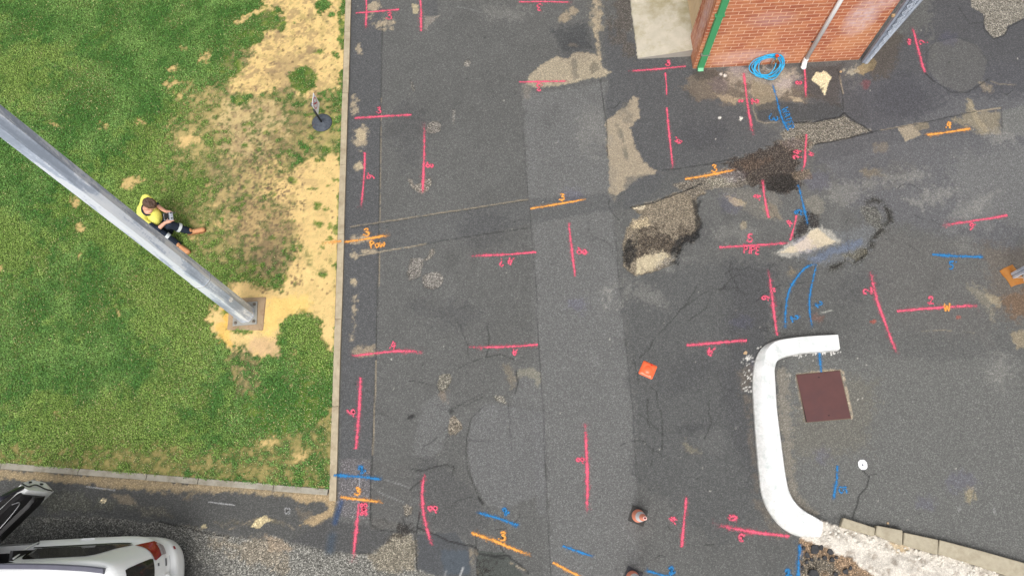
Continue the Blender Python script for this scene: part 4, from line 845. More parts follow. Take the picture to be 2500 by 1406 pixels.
# broken pieces of asphalt in the soil
def chunk(name, m, seed, r, h):
    rr = random.Random(seed); bm = bmesh.new(); n = rr.choice([5, 6, 7]); prof = [(r * rr.uniform(0.6, 1.1), 2 * PI * (k + rr.uniform(-.25, .25)) / n) for k in range(n)]
    pts = [(a * math.cos(t), a * math.sin(t) * 0.8) for a, t in prof]; prism(bm, pts, 0, h, 0.008)
    bmesh.ops.bevel(bm, geom=list(bm.edges), offset=r * 0.08, segments=2, affect='EDGES')
    for v in bm.verts: v.co += Vector((rr.uniform(-1, 1), rr.uniform(-1, 1), rr.uniform(-1, 1))) * r * 0.05
    return bobj(name, bm, m)
M_CH = smat('broken_asphalt', col(74, 74, 76), 0.9, 0, 0.25, 30, 0.006, 140, 0.3)
chs = [(1990, 1340, 14, 'largest dark asphalt lump next to the tip of the white kerb'), (2005, 1336, 8, None), (2028, 1346, 11, 'big three sided asphalt lump beside the pale mortar'), (1972, 1354, 8, None), (2014, 1361, 7, None), (2033, 1364, 8, None), (1983, 1366, 6, None), (1985, 1400, 17, 'widest flat asphalt slab at the bottom of the rubble pit'), (2078, 1387, 6, None), (1971, 1372, 7, None), (2000, 1364, 4, None), (2041, 1402, 7, None), (2065, 1394, 9, None), (1963, 1338, 6, None), (2043, 1360, 5, None), (1960, 1385, 6, None)]
for k, (x, y, r, lb) in enumerate(chs):
    o = chunk('asphalt_lump', M_CH, 50 + k, r / 160, 0.02 + r * 0.0022); p = at(x, y, 0); o.location = (p.x, p.y, YARD.height(p.x, p.y) - 0.008); o.rotation_euler = (rnd.uniform(-.25, .25), rnd.uniform(-.25, .25), rnd.uniform(0, 6))
    tag(o, lb or 'small dark lump of broken asphalt in the soil pit beside the mortar rubble', 'rubble', 'broken asphalt lumps in the soil pit')
M_ST = smat('pale_mortar_lump', col(232, 226, 214), 0.9, 0, 0.12, 20, 0.005, 120, 0.2)
def pale_rubble():
    """crumbs of mortar over the broken edge"""
    bm = bmesh.new()
    for k in range(170):
        t = rnd.random(); x = 2010 + 460 * t + rnd.gauss(0, 6); y = 1290 + 116 * t + rnd.gauss(4, 13)
        if y > 1470: continue
        r = rnd.uniform(0.006, 0.026) * (1.5 if rnd.random() < 0.08 else 1); p = at(x, y, 0); z = YARD.height(p.x, p.y)
        q = bmesh.ops.create_icosphere(bm, subdivisions=1, radius=r); M = Matrix.Translation((p.x, p.y, z + r * 0.2)) @ Matrix.Rotation(rnd.uniform(0, 6), 4, 'Z')
        for v in q['verts']: v.co = M @ Vector((v.co.x * rnd.uniform(.8, 1.5), v.co.y * rnd.uniform(.7, 1.1), v.co.z * rnd.uniform(.4, .8)))
    tag(bobj('mortar_rubble', bm, M_ST), 'crumbled pale mortar rubble along the broken kerb edge', 'rubble', kind='stuff')
pale_rubble()
for (x, y, r, lb) in ((1820, 862, 7, 'tan pebble on the asphalt just left of the white kerb'), (2052, 176, 5, 'cream pebble on the asphalt near the brick wall'), (2167, 1277, 3.5, 'small white stone behind the concrete kerb lengths'), (1602, 191 + 99, 0, None)):
    if r:
        o = chunk('pebble', smat('pebble_stone', col(196, 166, 128), 0.8, 0, 0.1, 40), int(x), r / 150, 0.02); p = at(x, y, 0); o.location = (p.x, p.y, 0.0); tag(o, lb, 'pebble')

# ------------------------------------------------------------------ steel pit cover
def pit():
    TL, TR, BR, BL = at(1944, 916.5), at(2050, 904), at(2077, 1021.5), at(1969, 1030)
    c = (TL + TR + BR + BL) / 4; ux = ((TR - TL) + (BR - BL)); ux.normalize(); w = ((TR - TL).length + (BR - BL).length) / 2
    uy = ((TL - BL) + (TR - BR)); h = ((TL - BL).length + (TR - BR).length) / 2; uy.normalize()
    t = empty('pit_cover', (c.x, c.y, 0), 'square brown steel pit cover with two lifting slots inside the white kerb', 'pit cover')
    m = smat('brown_primer_steel', col(98, 64, 62), 0.75, 0.0, 0.1, 5, 0.0015, 160, 0.4, dirt=col(90, 62, 64), dirt_scale=3, dirt_amt=0.6)
    mk = smat('black_gap', (0.01, 0.01, 0.01), 0.9); mf = smat('rusty_frame', col(120, 100, 84), 0.85, 0, 0.3, 30, 0.004, 120)
    P = lambda u, v, z: c + ux * (u * w / 2) + uy * (v * h / 2) + Vector((0, 0, z))
    bm = bmesh.new(); prism(bm, [P(-1.04, -1.0, 0), P(1.02, -1.03, 0), P(1.03, 1.03, 0), P(-1.03, 1.03, 0)], -0.02, 0.004); bobj('frame', bm, mf, t)
    bm = bmesh.new(); prism(bm, [P(-1.025, -0.98, 0), P(-0.96, -0.98, 0), P(-0.985, 0.35, 0), P(-0.99, 0.35, 0)], 0.002, 0.0065); bobj('gap', bm, mk, t)
    bm = bmesh.new(); prism(bm, [P(-0.985, -0.99, 0), P(0.99, -1, 0), P(0.985, 1.0, 0), P(-1.0, 1.0, 0)], 0.0, 0.012)
    bmesh.ops.bevel(bm, geom=list(bm.edges), offset=0.002, segments=1, affect='EDGES'); bobj('plate', bm, m, t)
    for (x, y) in ((1999, 921), (2023.5, 1014)):
        p = at(x, y, 0.012); bm = bmesh.new()
        prism(bm, [(p.x + 0.018 * math.cos(k * PI / 6) , p.y + 0.0065 * math.sin(k * PI / 6), 0) for k in range(12)], 0.0, 0.0135); bobj('lifting_slot', bm, mk, t)
pit()

# ------------------------------------------------------------------ white survey dot
def dot():
    p = at(2106, 1134, 0); bm = bmesh.new()
    n = 28; V = [bm.verts.new((p.x, p.y, 0.006))]; R = [bm.verts.new((p.x + (0.073 + rnd.uniform(-.004, .004)) * math.cos(2 * PI * k / n), p.y + (0.08 + rnd.uniform(-.004, .004)) * math.sin(2 * PI * k / n), 0.005)) for k in range(n)]
    for k in range(n): bm.faces.new((V[0], R[k], R[(k + 1) % n]))
    t = empty('survey_marker', (p.x, p.y, 0), 'round white painted survey dot with a nail in it, right of the white kerb', 'survey marker')
    bobj('paint_disc', bm, smat('white_spray', (0.82, 0.82, 0.84), 0.8, 0, 0.1, 60, 0.004, 90), t)
    bm = bmesh.new(); lathe(bm, [(0, 0), (0.013, 0), (0.013, 0.008), (0.006, 0.012), (0, 0.012)], 16, (p.x - 0.005, p.y - 0.003, 0.004)); bobj('nail', bm, smat('dull_nail', (0.12, 0.13, 0.16), 0.5, 0.7), t)
dot()

# ------------------------------------------------------------------ cones and the orange square marker
M_OR = smat('faded_orange_plastic', (.95, .32, .20), 0.45, 0, 0.08, 6, 0.001, 60, 0.4)
M_WH = smat('white_reflective_sleeve', (0.8, 0.8, 0.8), 0.35, 0, 0.04, 20)
M_RB = smat('black_rubber', col(62, 62, 60), 0.85, 0, 0.15, 20, 0.003, 120)
M_RB2 = smat('black_rubber_new', col(52, 52, 58), 0.7, 0, 0.15, 20, 0.003, 120)
M_CHOLE = smat('dark_red_inside', (0.12, 0.005, 0.02), 0.7)
def cone(x, y, rot, rub, label, lean=(0, 0)):
    p = at(x, y, 0); t = empty('traffic_cone', (p.x, p.y, 0), label, 'traffic cone', 'traffic cones on the asphalt')
    s = 0.124; bm = bmesh.new(); M = Matrix.Translation(p) @ Matrix.Rotation(math.radians(rot), 4, 'Z'); box(bm, (-s, -s, 0), (s, s, 0.022), M, 0.006); bobj('base', bm, rub, t)
    Hc = 0.66
    def sec(name, z0, z1, r0, r1, m, off=0, extra=None):
        bm = bmesh.new(); prof = [(r0 + off, z0), (r1 + off, z1)] + (extra or [])
        lathe(bm, prof, 40, (0, 0, 0))
        for v in bm.verts: v.co = Vector((v.co.x + p.x + lean[0] * v.co.z, v.co.y + p.y + lean[1] * v.co.z, v.co.z + p.z))
        return bobj(name, bm, m, t, True)
    R = lambda z: 0.098 + (0.027 - 0.098) * (z - 0.022) / (Hc - 0.022)
    body = sec('body', 0.022, Hc, 0.098, 0.027, M_OR, 0, [(0.026, Hc + 0.004), (0.016, Hc + 0.004), (0.014, Hc - 0.06), (0, Hc - 0.06)])
    for pl in body.data.polygons:
        pass
    sec('sleeve', 0.24, 0.45, R(0.24), R(0.45), M_WH, 0.0022, None)
    sec('hole', Hc - 0.02, Hc + 0.001, 0.0155, 0.0157, M_CHOLE, 0, [(0, Hc + 0.0015)])
    sec('lip', Hc - 0.012, Hc + 0.006, 0.0295, 0.0285, smat('pale_pink_rim', col(245, 200, 190), 0.5), 0, [(0.0165, Hc + 0.007)])
cone(1557.5, 1258.5, 66, M_RB, 'orange and white cone standing whole on its black base near the bottom edge', (0.0, -0.075))
cone(1544, 1409, 62, M_RB2, 'orange cone mostly cut off by the bottom edge of the photo', (0.0, -0.02))
def square():
    pts = [at(1573, 877, 0.02), at(1607, 892, 0.02), at(1592, 928, 0.02), at(1556, 912, 0.02)]
    c = sum(pts, Vector()) / 4; ux = ((pts[1] - pts[0]) + (pts[2] - pts[3])).normalized(); w = (pts[1] - pts[0]).length; ang = math.atan2(ux.y, ux.x)
    t = empty('plastic_marker', (c.x, c.y, 0), 'flat square orange plastic marker with rounded corners lying on the asphalt', 'marker')
    bm = bmesh.new(); N = 26; G = {}
    for i in range(N + 1):
        for j in range(N + 1):
            u, v = i / N * 2 - 1, j / N * 2 - 1
            k = 0.80; r = 0.2 # rounded corners
            uu, vv = u, v
            if abs(u) > 1 - r and abs(v) > 1 - r:
                du, dv = (abs(u) - (1 - r)) / r, (abs(v) - (1 - r)) / r; mx = max(du, dv); L_ = math.hypot(du, dv)
                if L_ > 0: f = mx / L_; uu = math.copysign(1 - r + du * f * r, u); vv = math.copysign(1 - r + dv * f * r, v)
            e = max(abs(u), abs(v)); z = 0.03 * (1 - e ** 5) + 0.012 * math.exp(-((u) ** 2 + v ** 2) * 4) - 0.007 * math.exp(-(((u * u + v * v) ** .5 - 0.55) ** 2) * 40)
            G[i, j] = bm.verts.new(Vector((uu * w / 2, vv * w / 2, z + 0.003)))
    for i in range(N):
        for j in range(N): bm.faces.new((G[i, j], G[i + 1, j], G[i + 1, j + 1], G[i, j + 1]))
    M = Matrix.Translation((c.x, c.y, 0)) @ Matrix.Rotation(ang, 4, 'Z')
    for v in bm.verts: v.co = M @ v.co
    bobj('plate', bm, smat('bright_orange_plastic', col(255, 112, 66), 0.3, 0, 0.04, 8, 0, 80, 0.5), t, True)
    p = at(1591, 891, 0.03); bm = bmesh.new(); lathe(bm, [(0, 0.0), (0.0165, 0.0), (0.0165, 0.0035), (0, 0.004)], 20, (p.x, p.y, 0.030)); bobj('hole', bm, smat('red_hole', (0.55, 0.02, 0.01), 0.8), t)
square()

# ------------------------------------------------------------------ concrete ramp, brick building
def brick_mat(name, axis):
    m, n, l, b = newmat(name); tc = n.new('ShaderNodeTexCoord'); sx = n.new('ShaderNodeSeparateXYZ'); l.new(tc.outputs['Object'], sx.inputs[0])
    cx = n.new('ShaderNodeCombineXYZ'); l.new(sx.outputs[axis], cx.inputs[0]); l.new(sx.outputs[2], cx.inputs[1])
    # each course a little uneven
    wob = noise(n, l, tc.outputs['Object'], 3, 2, 0.5)
    br = n.new('ShaderNodeTexBrick'); l.new(cx.outputs[0], br.inputs['Vector']); br.offset = 0.5
    for k, v in (('Scale', 1.0), ('Mortar Size', 0.0060), ('Mortar Smooth', 0.15), ('Bias', 0.0), ('Brick Width', 0.244), ('Row Height', 0.086)): br.inputs[k].default_value = v
    br.inputs['Color1'].default_value = (0, 0, 0, 1); br.inputs['Color2'].default_value = (1, 1, 1, 1); br.inputs['Mortar'].default_value = (0.5, 0.5, 0.5, 1)
    f = noise(n, l, tc.outputs['Object'], 1.6, 5, 0.65); g = noise(n, l, tc.outputs['Object'], 35, 4, 0.7)
    c1, c2, c3, c4 = (.36, .11, .06), (.50, .18, .09), (.60, .27, .13), (.27, .08, .05)
    c = mixc(n, l, ramp(n, l, br.outputs['Color'], [(0.0, 0.0), (1.0, 1.0)]), c1, c2)
    c = mixc(n, l, mth(n, l, 'MULTIPLY', ramp(n, l, f, [(0.45, 0.0), (0.62, 1.0)]), 0.65), c, c3)
    c = mixc(n, l, mth(n, l, 'MULTIPLY', ramp(n, l, g, [(0.45, 0.0), (0.75, 1.0)]), 0.25), c, c4)
    # white salts: round soft patches low on the wall and by the downpipe
    salt = None
    for (a, z, ra, rz, k) in (((0.95, 0.30, 0.75, 0.22, 0.55), (1.45, 0.22, 0.35, 0.16, 0.9), (2.72, 1.25, 0.34, 0.6, 1.0), (2.95, 1.65, 0.3, 0.35, 0.8), (1.1, 1.3, .5, .25, .35), (2.2, 0.85, 0.10, 0.07, 0.6), (0.6, 0.12, 0.3, 0.12, 0.5)) if axis == 0 else ((0.25, 1.2, 0.2, 1.2, 0.7), (0.45, 0.4, 0.3, 0.3, 0.3))):
        off = 3.686 if axis == 0 else 8.32
        du = mth(n, l, 'DIVIDE', mth(n, l, 'SUBTRACT', sx.outputs[axis], off + a), ra); dz = mth(n, l, 'DIVIDE', mth(n, l, 'SUBTRACT', sx.outputs[2], z), rz)
        d2 = mth(n, l, 'ADD', mth(n, l, 'MULTIPLY', du, du), mth(n, l, 'MULTIPLY', dz, dz))
        w_ = mth(n, l, 'MULTIPLY', mth(n, l, 'SUBTRACT', 1.0, d2, True), k); salt = w_ if salt is None else mth(n, l, 'MAXIMUM', salt, w_)
    h = noise(n, l, tc.outputs['Object'], 7, 6, 0.72)
    sf = mth(n, l, 'MULTIPLY', salt, ramp(n, l, h, [(0.30, 0.15), (0.62, 1.0)]))
    c = mixc(n, l, mth(n, l, 'MULTIPLY', sf, 0.95), c, (.66, .5, .5))
    dm = n.new('ShaderNodeMapRange'); l.new(sx.outputs[2], dm.inputs[0]); dm.inputs[1].default_value = 0.0; dm.inputs[2].default_value = 0.09; dm.inputs[3].default_value = 0.55; dm.inputs[4].default_value = 0.0
    c = mixc(n, l, mth(n, l, 'MULTIPLY', dm.outputs[0], ramp(n, l, h, [(0.3, 0.2), (0.6, 1.0)])), c, col(120, 86, 60))
    mo = mixc(n, l, ramp(n, l, h, [(0.3, 0.0), (0.7, 1.0)]), (.80, .56, .40), (.70, .40, .26))
    c = mixc(n, l, br.outputs['Fac'], c, mo)
    l.new(c, b.inputs['Base Color']); b.inputs['Roughness'].default_value = 0.88; b.inputs['Specular IOR Level'].default_value = 0.2
    hh = mth(n, l, 'SUBTRACT', mth(n, l, 'MULTIPLY', g, 0.35), br.outputs['Fac'])
    l.new(bump(n, l, hh, 0.008, 0.8), b.inputs['Normal'])
    return m
def building():
    x0, x1, y0, y1, hz = 3.686, 6.885, 8.30, 13.5, 3.3
    t = empty('brick_building', (x0, y0, 0), 'red brick building with a beige roller door at the top of the yard', 'building')
    mf, ms = brick_mat('red_brick_front', 0), brick_mat('red_brick_side', 1)
    bm = bmesh.new(); T = 0.23
    def wallq(lo, hi, mi):
        vs = box(bm, lo, hi); fs = {f for v in vs for f in v.link_faces}
        for f in fs: f.material_index = 0 if abs(f.normal.y) > 0.5 or abs(f.normal.z) > .5 else 1
    bm.normal_update()
    def wq(lo, hi):
        vs = box(bm, lo, hi); bm.normal_update()
        for f in {f for v in vs for f in v.link_faces}: f.material_index = 1 if abs(f.normal.x) > 0.5 else 0
    wq((x0, y0, -0.1), (x1, y0 + T, hz))                                # front
    wq((x0, y0 + T, -0.1), (x0 + T, y0 + 0.62, hz))                     # pier beside the roller door
    wq((x0, y0 + 0.62, 2.4), (x0 + T, y1, hz))                          # over the door
    wq((x1 - T, y0 + T, -0.1), (x1, y1, hz)); wq((x0 + T, y1 - T, -0.1), (x1 - T, y1, hz))
    bobj('wall', bm, [mf, ms], t)
    bm = bmesh.new(); box(bm, (x0 - 0.04, y0 + 0.02, hz), (x1 + 0.04, y1 + 0.04, hz + 0.09)); bobj('roof', bm, smat('roof_sheet', col(150, 152, 150), 0.6, 0.3), t)
    # ribbed roller door
    V = []; Fc = []; xd = x0 + 0.055; ys0, ys1 = y0 + 0.60, y1 - 0.3; k = 0; z = 0.12
    while z < 2.4:
        V += [(xd, ys0, z), (xd, ys1, z), (xd - 0.014, ys0, z + 0.03), (xd - 0.014, ys1, z + 0.03), (xd - 0.014, ys0, z + 0.06), (xd - 0.014, ys1, z + 0.06)]; z += 0.085
    nr = len(V) // 2
    for i in range(nr - 1): Fc.append((2 * i, 2 * i + 1, 2 * i + 3, 2 * i + 2))
    obj('roller_door', V, Fc, smat('beige_door_steel', col(206, 178, 140), 0.5, 0, 0.06, 3, 0, 80, 0.4, dirt=col(176, 150, 118), dirt_scale=2, dirt_amt=0.4), t)
    bm = bmesh.new(); box(bm, (x0 + 0.012, y0 + 0.621, 0.12), (x0 + 0.05, y0 + 0.66, 2.4)); bobj('door_track', bm, smat('door_track_metal', col(190, 160, 126), 0.5, 0.2), t)
building()
def ramp_():
    """cast concrete ramp rising to the roller door"""
    m = smat('pale_ramp_concrete', col(200, 192, 174), 0.9, 0, 0.12, 5, 0.003, 120, 0.2, dirt=col(160, 150, 116), dirt_scale=1.5, dirt_amt=0.9)
    xl = at(1550, 80, 0.03).x; xr = 3.74; ya = at(1600, 142, 0).y; N, M_ = 40, 60; V = []; Fc = []
    ra = random.Random(3); eL = [ra.uniform(-0.010, 0.010) for _ in range(M_ + 1)]
    for j in range(M_ + 1):
        y = ya + 0.0 + (13.0 - ya) * (j / M_) ** 1.6
        for i in range(N + 1):
            u = i / N; x = xl + (xr - xl) * u
            if i == 0: x += eL[j]
            V.append((x, y, 0.028 + 0.165 * u ** 1.25))
    for j in range(M_):
        for i in range(N): a = j * (N + 1) + i; Fc.append((a, a + 1, a + N + 2, a + N + 1))
    nb = len(V)
    for i in range(N + 1): x, y, z = V[i]; V.append((x, y - 0.01, -0.03))
    for i in range(N): Fc.append((nb + i, nb + i + 1, i + 1, i))
    nl = len(V)
    for j in range(M_ + 1): x, y, z = V[j * (N + 1)]; V.append((x - 0.02, y, -0.03))
    for j in range(M_): Fc.append((nl + j + 1, nl + j, j * (N + 1), (j + 1) * (N + 1)))
    o = obj('concrete_ramp', V, Fc, [m, smat('smooth_grey_front', col(166, 160, 150), 0.8, 0, 0.06, 6, 0.001, 60)])
    for i in range(M_ * N, M_ * N + N): o.data.polygons[i].material_index = 1  # front face is coloured a darker grey than the ramp top
    tag(o, 'pale stained concrete ramp rising to the beige roller door', 'ramp')
ramp_()
def downpipes():
    WY = 8.30
    # green rectangular downpipe
    m = smat('green_painted_steel', col(76, 162, 108), 0.5, 0, 0.05, 5, 0, 80, 0.4, dirt=col(84, 160, 112), dirt_scale=3, dirt_amt=0.6)
    a = at(1703, 168, 0.06); xg = a.x + 0.055
    t = empty('green_downpipe', (xg, WY - 0.03, 0), 'flat green downpipe running up the brick wall near its left corner', 'downpipe')
    bm = bmesh.new(); box(bm, (xg - 0.060, WY - 0.06, 0.07), (xg + 0.060, WY - 0.002, 3.3), None, 0.004); bobj('pipe', bm, m, t)
    bm = bmesh.new(); M = Matrix.Translation((xg, WY - 0.031, 0.075)) @ Matrix.Rotation(math.radians(-52), 4, 'X')
    box(bm, (-0.052, -0.03, -0.075), (0.052, 0.028, 0.0), M, 0.004); bobj('outlet_shoe', bm, smat('light_green_steel', col(120, 200, 150), 0.5, 0, 0.06, 8), t)
    for z in (0.45, 1.5):
        bm = bmesh.new(); box(bm, (xg - 0.085, WY - 0.064, z), (xg + 0.085, WY - 0.0015, z + 0.025)); bobj('strap', bm, m if z > 1 else smat('grey_strap', col(150, 150, 140), 0.6, 0.3), t)
    # white round pipe
    mw = smat('white_pvc', (0.8, 0.8, 0.79), 0.4, 0, 0.03, 6)
    b = at(1966, 158, 0.1); xw = b.x
    t = empty('white_downpipe', (xw, WY - 0.06, 0), 'round white plastic downpipe leaning up the brick wall beside the hose', 'downpipe')
    bm = bmesh.new(); tube(bm, [(xw, WY - 0.05, 0.16), (xw, WY - 0.05, 3.3)], 0.040, 20); bobj('pipe', bm, mw, t, True)
    bm = bmesh.new(); tube(bm, smooth_path([(xw, WY - 0.05, 0.20), (xw, WY - 0.052, 0.13), (xw - 0.005, WY - 0.075, 0.09), (xw - 0.01, WY - 0.12, 0.045)], 5), 0.048, 20); bobj('elbow', bm, mw, t, True)
    bm = bmesh.new(); lathe(bm, [(0.0, 0.012), (0.03, 0.012), (0.052, 0.02), (0.054, 0.035), (0.05, 0.05), (0.0, 0.06)], 20, (xw - 0.01, WY - 0.12, 0)); bobj('end_cap', bm, mw, t, True)
    bm = bmesh.new(); box(bm, (xw - 0.07, WY - 0.02, 0.62), (xw + 0.07, WY - 0.001, 0.64)); bobj('clip', bm, smat('dark_clip', (0.05, 0.05, 0.05), 0.6), t)
downpipes()
def tap_and_hose():
    WY = 8.30; p = at(1884, 132, 0.18)
    t = empty('garden_tap', (p.x, WY - 0.06, 0), 'brass garden tap with a red handle at the foot of the brick wall', 'tap')
    br = smat('dull_brass', col(170, 140, 90), 0.4, 0.7); gr = smat('grey_tap_pipe', col(190, 184, 172), 0.5, 0.3)
    bm = bmesh.new(); tube(bm, [(p.x, WY - 0.045, 0.0), (p.x, WY - 0.045, 0.36)], 0.014, 12); bobj('standpipe', bm, gr, t, True)
    bm = bmesh.new(); tube(bm, smooth_path([(p.x, WY - 0.045, 0.34), (p.x, WY - 0.09, 0.35), (p.x, WY - 0.14, 0.33), (p.x, WY - 0.15, 0.27)], 4), [0.018] * 13, 12); bobj('spout', bm, br, t, True)
    bm = bmesh.new(); lathe(bm, [(0, 0), (0.008, 0), (0.008, 0.03), (0.034, 0.032), (0.034, 0.042), (0, 0.045)], 16, (p.x, WY - 0.10, 0.36)); bobj('handle', bm, smat('red_tap_handle', col(222, 70, 40), 0.45), t)
    # drain grate
    q = at(1878, 164, 0.0); t2 = empty('drain_grate', (q.x, q.y, 0), 'small round perforated drain grate inside the blue hose loops', 'drain grate')
    bm = bmesh.new(); lathe(bm, [(0, 0.01), (0.066, 0.01), (0.075, 0.006), (0.078, -0.01)], 28, (q.x, q.y, 0)); bobj('rim', bm, smat('grey_grate', col(160, 160, 158), 0.5, 0.4), t2)
    bm = bmesh.new()
    for i in range(-4, 5):
        for j in range(-4, 5):
            if i * i + j * j < 17: lathe(bm, [(0, 0.0), (0.0055, 0.0), (0.0055, 0.0118), (0, 0.0122)], 8, (q.x + i * 0.0145, q.y + j * 0.0145, 0))
    bobj('hole_pattern', bm, smat('dark_holes', (0.03, 0.03, 0.03), 0.8), t2)
    # hose: one long tube, coiled and propped against the wall
    mh = smat('blue_hose', col(40, 180, 232), 0.35, 0, 0.06, 10, 0, 80, 0.5)
    cx_, pts = 0, []; r2 = random.Random(12); turns = 7
    c = at(1876, 158, 0.10); ax = 0.345; ay = 0.39
    for k in range(turns * 22 + 1):
        tt = k / 22; a = tt * 2 * PI - 1.9; s = int(tt); j = math.sin(s * 2.1 + 0.4); j2 = math.cos(s * 3.3)
        rx = ax * (0.86 + 0.12 * j); ry = ay * (0.86 + 0.12 * j2)
        ox, oy = 0.045 * math.sin(s * 1.7) - 0.02, 0.035 * math.cos(s * 2.6) - 0.03
        if s == 2: rx *= 1.14; ox -= 0.10; oy -= 0.02; ry *= 0.95
        if s == 6: ry *= 1.12; oy -= 0.05; ox += 0.03
        u, v = rx * math.cos(a), ry * math.sin(a)
        # tilt so that the far side climbs the wall
        yy = c.y + 0.03 + (v + oy) * 0.80 - 0.12 * u * 0.4; xx = c.x + u + ox + 0.22 * (v + oy) * 0.6
        zz = 0.02 + max(0, (v + oy) + 0.14) * 0.72 + 0.0125 * s * 0.55 + 0.006 * math.sin(k * 0.4)
        yy = min(yy, WY - 0.025 - 0.012 * (s % 4)); pts.append((xx, yy, zz))
    pts = [tuple(sum(pts[max(0, min(len(pts) - 1, i + d))][q_] for d in (-3, -2, -1, 0, 1, 2, 3)) / 7 for q_ in range(3)) for i in range(len(pts))]
    pts = smooth_path(pts, 2)
    bm = bmesh.new(); tube(bm, pts, 0.009, 8); 
    o = bobj('garden_hose', bm, mh, None, True); tag(o, 'bright blue garden hose coiled in loose loops at the foot of the brick wall', 'hose')
tap_and_hose()

# ------------------------------------------------------------------ folding trellis gates
M_GV = smat('galvanised_flat_bar', col(206, 214, 226), 0.45, 0.1, 0.16, 7, 0.001, 60, 0.5, dirt=col(150, 160, 176), dirt_scale=5, dirt_amt=0.8)
M_GV2 = smat('grey_painted_channel', col(160, 168, 182), 0.5, 0.1, 0.12, 8, 0, 60, 0.5, dirt=col(104, 110, 120), dirt_scale=6, dirt_amt=0.7)
def gate_left():
    b = at(2108, 156, 0.0)
    t = empty('folding_gate', (b.x, b.y, 0), 'tall galvanised trellis gate folded flat against the right end of the brick wall', 'gate', 'folding trellis security gates')
    bm = bmesh.new(); box(bm, (b.x - 0.035, b.y + 0.0, 0.02), (b.x + 0.015, b.y + 0.05, 2.3), None, 0.003); bobj('back_post', bm, M_GV2, t)
    for i, (dx0, dx1, dy) in enumerate(((0.018, 0.075, 0.02), (0.028, 0.135, -0.005), (0.036, 0.19, 0.02), (0.046, 0.245, -0.005), (0.056, 0.30, 0.015))):
        a_ = Vector((b.x + dx0, b.y + dy, 0.02)); c_ = Vector((b.x + dx1, b.y + dy + 0.01, 2.3))
        d = (c_ - a_); Ln = d.length; M = Matrix.Translation(a_) @ d.to_track_quat('Z', 'X').to_matrix().to_4x4()
        bm = bmesh.new(); box(bm, (-0.019, -0.019, 0), (0.019, 0.019, Ln), M, 0.003); bobj('picket', bm, M_GV if i % 2 else M_GV2, t)
    for i in range(13):
        z0 = 0.12 + i * 0.165; w = 0.02 + 0.085 * z0
        for sgn in (1, -1):
            bm = bmesh.new(); a_ = Vector((b.x + 0.0 + 0.02, b.y - 0.026 - 0.006 * sgn, z0 + (0 if sgn > 0 else 0.17))); c_ = Vector((b.x + 0.03 + w * 0.95, b.y - 0.026 - 0.006 * sgn, z0 + (0.20 if sgn > 0 else -0.03)))
            d = c_ - a_; M = Matrix.Translation(a_) @ d.to_track_quat('Z', 'Y').to_matrix().to_4x4()
            box(bm, (-0.003, -0.009, 0), (0.003, 0.009, d.length), M); bobj('lattice_bar', bm, M_GV, t)
        bm = bmesh.new(); c0 = Vector((b.x + 0.03 + w * 0.5, b.y - 0.04, z0 + 0.09)); bmesh.ops.create_uvsphere(bm, u_segments=10, v_segments=6, radius=0.013, matrix=Matrix.Translation(c0)); bobj('rivet', bm, M_GV, t, True)
    for z in (1.28, 1.72):
        bm = bmesh.new(); box(bm, (b.x - 0.085, b.y + 0.012, z), (b.x - 0.03, b.y + 0.05, z + 0.05), None, 0.004); bobj('wall_bracket', bm, smat('rusty_bracket', col(190, 160, 120), 0.8, 0, 0.3, 30), t)
    p = at(2116, 166, 0.0); bm = bmesh.new(); pts = [(p.x + (0.155 + rnd.uniform(-.02, .02)) * math.cos(k * 2 * PI / 16) * 0.9, p.y + (0.14 + rnd.uniform(-.02, .02)) * math.sin(k * 2 * PI / 16), 0) for k in range(16)]
gate_left()
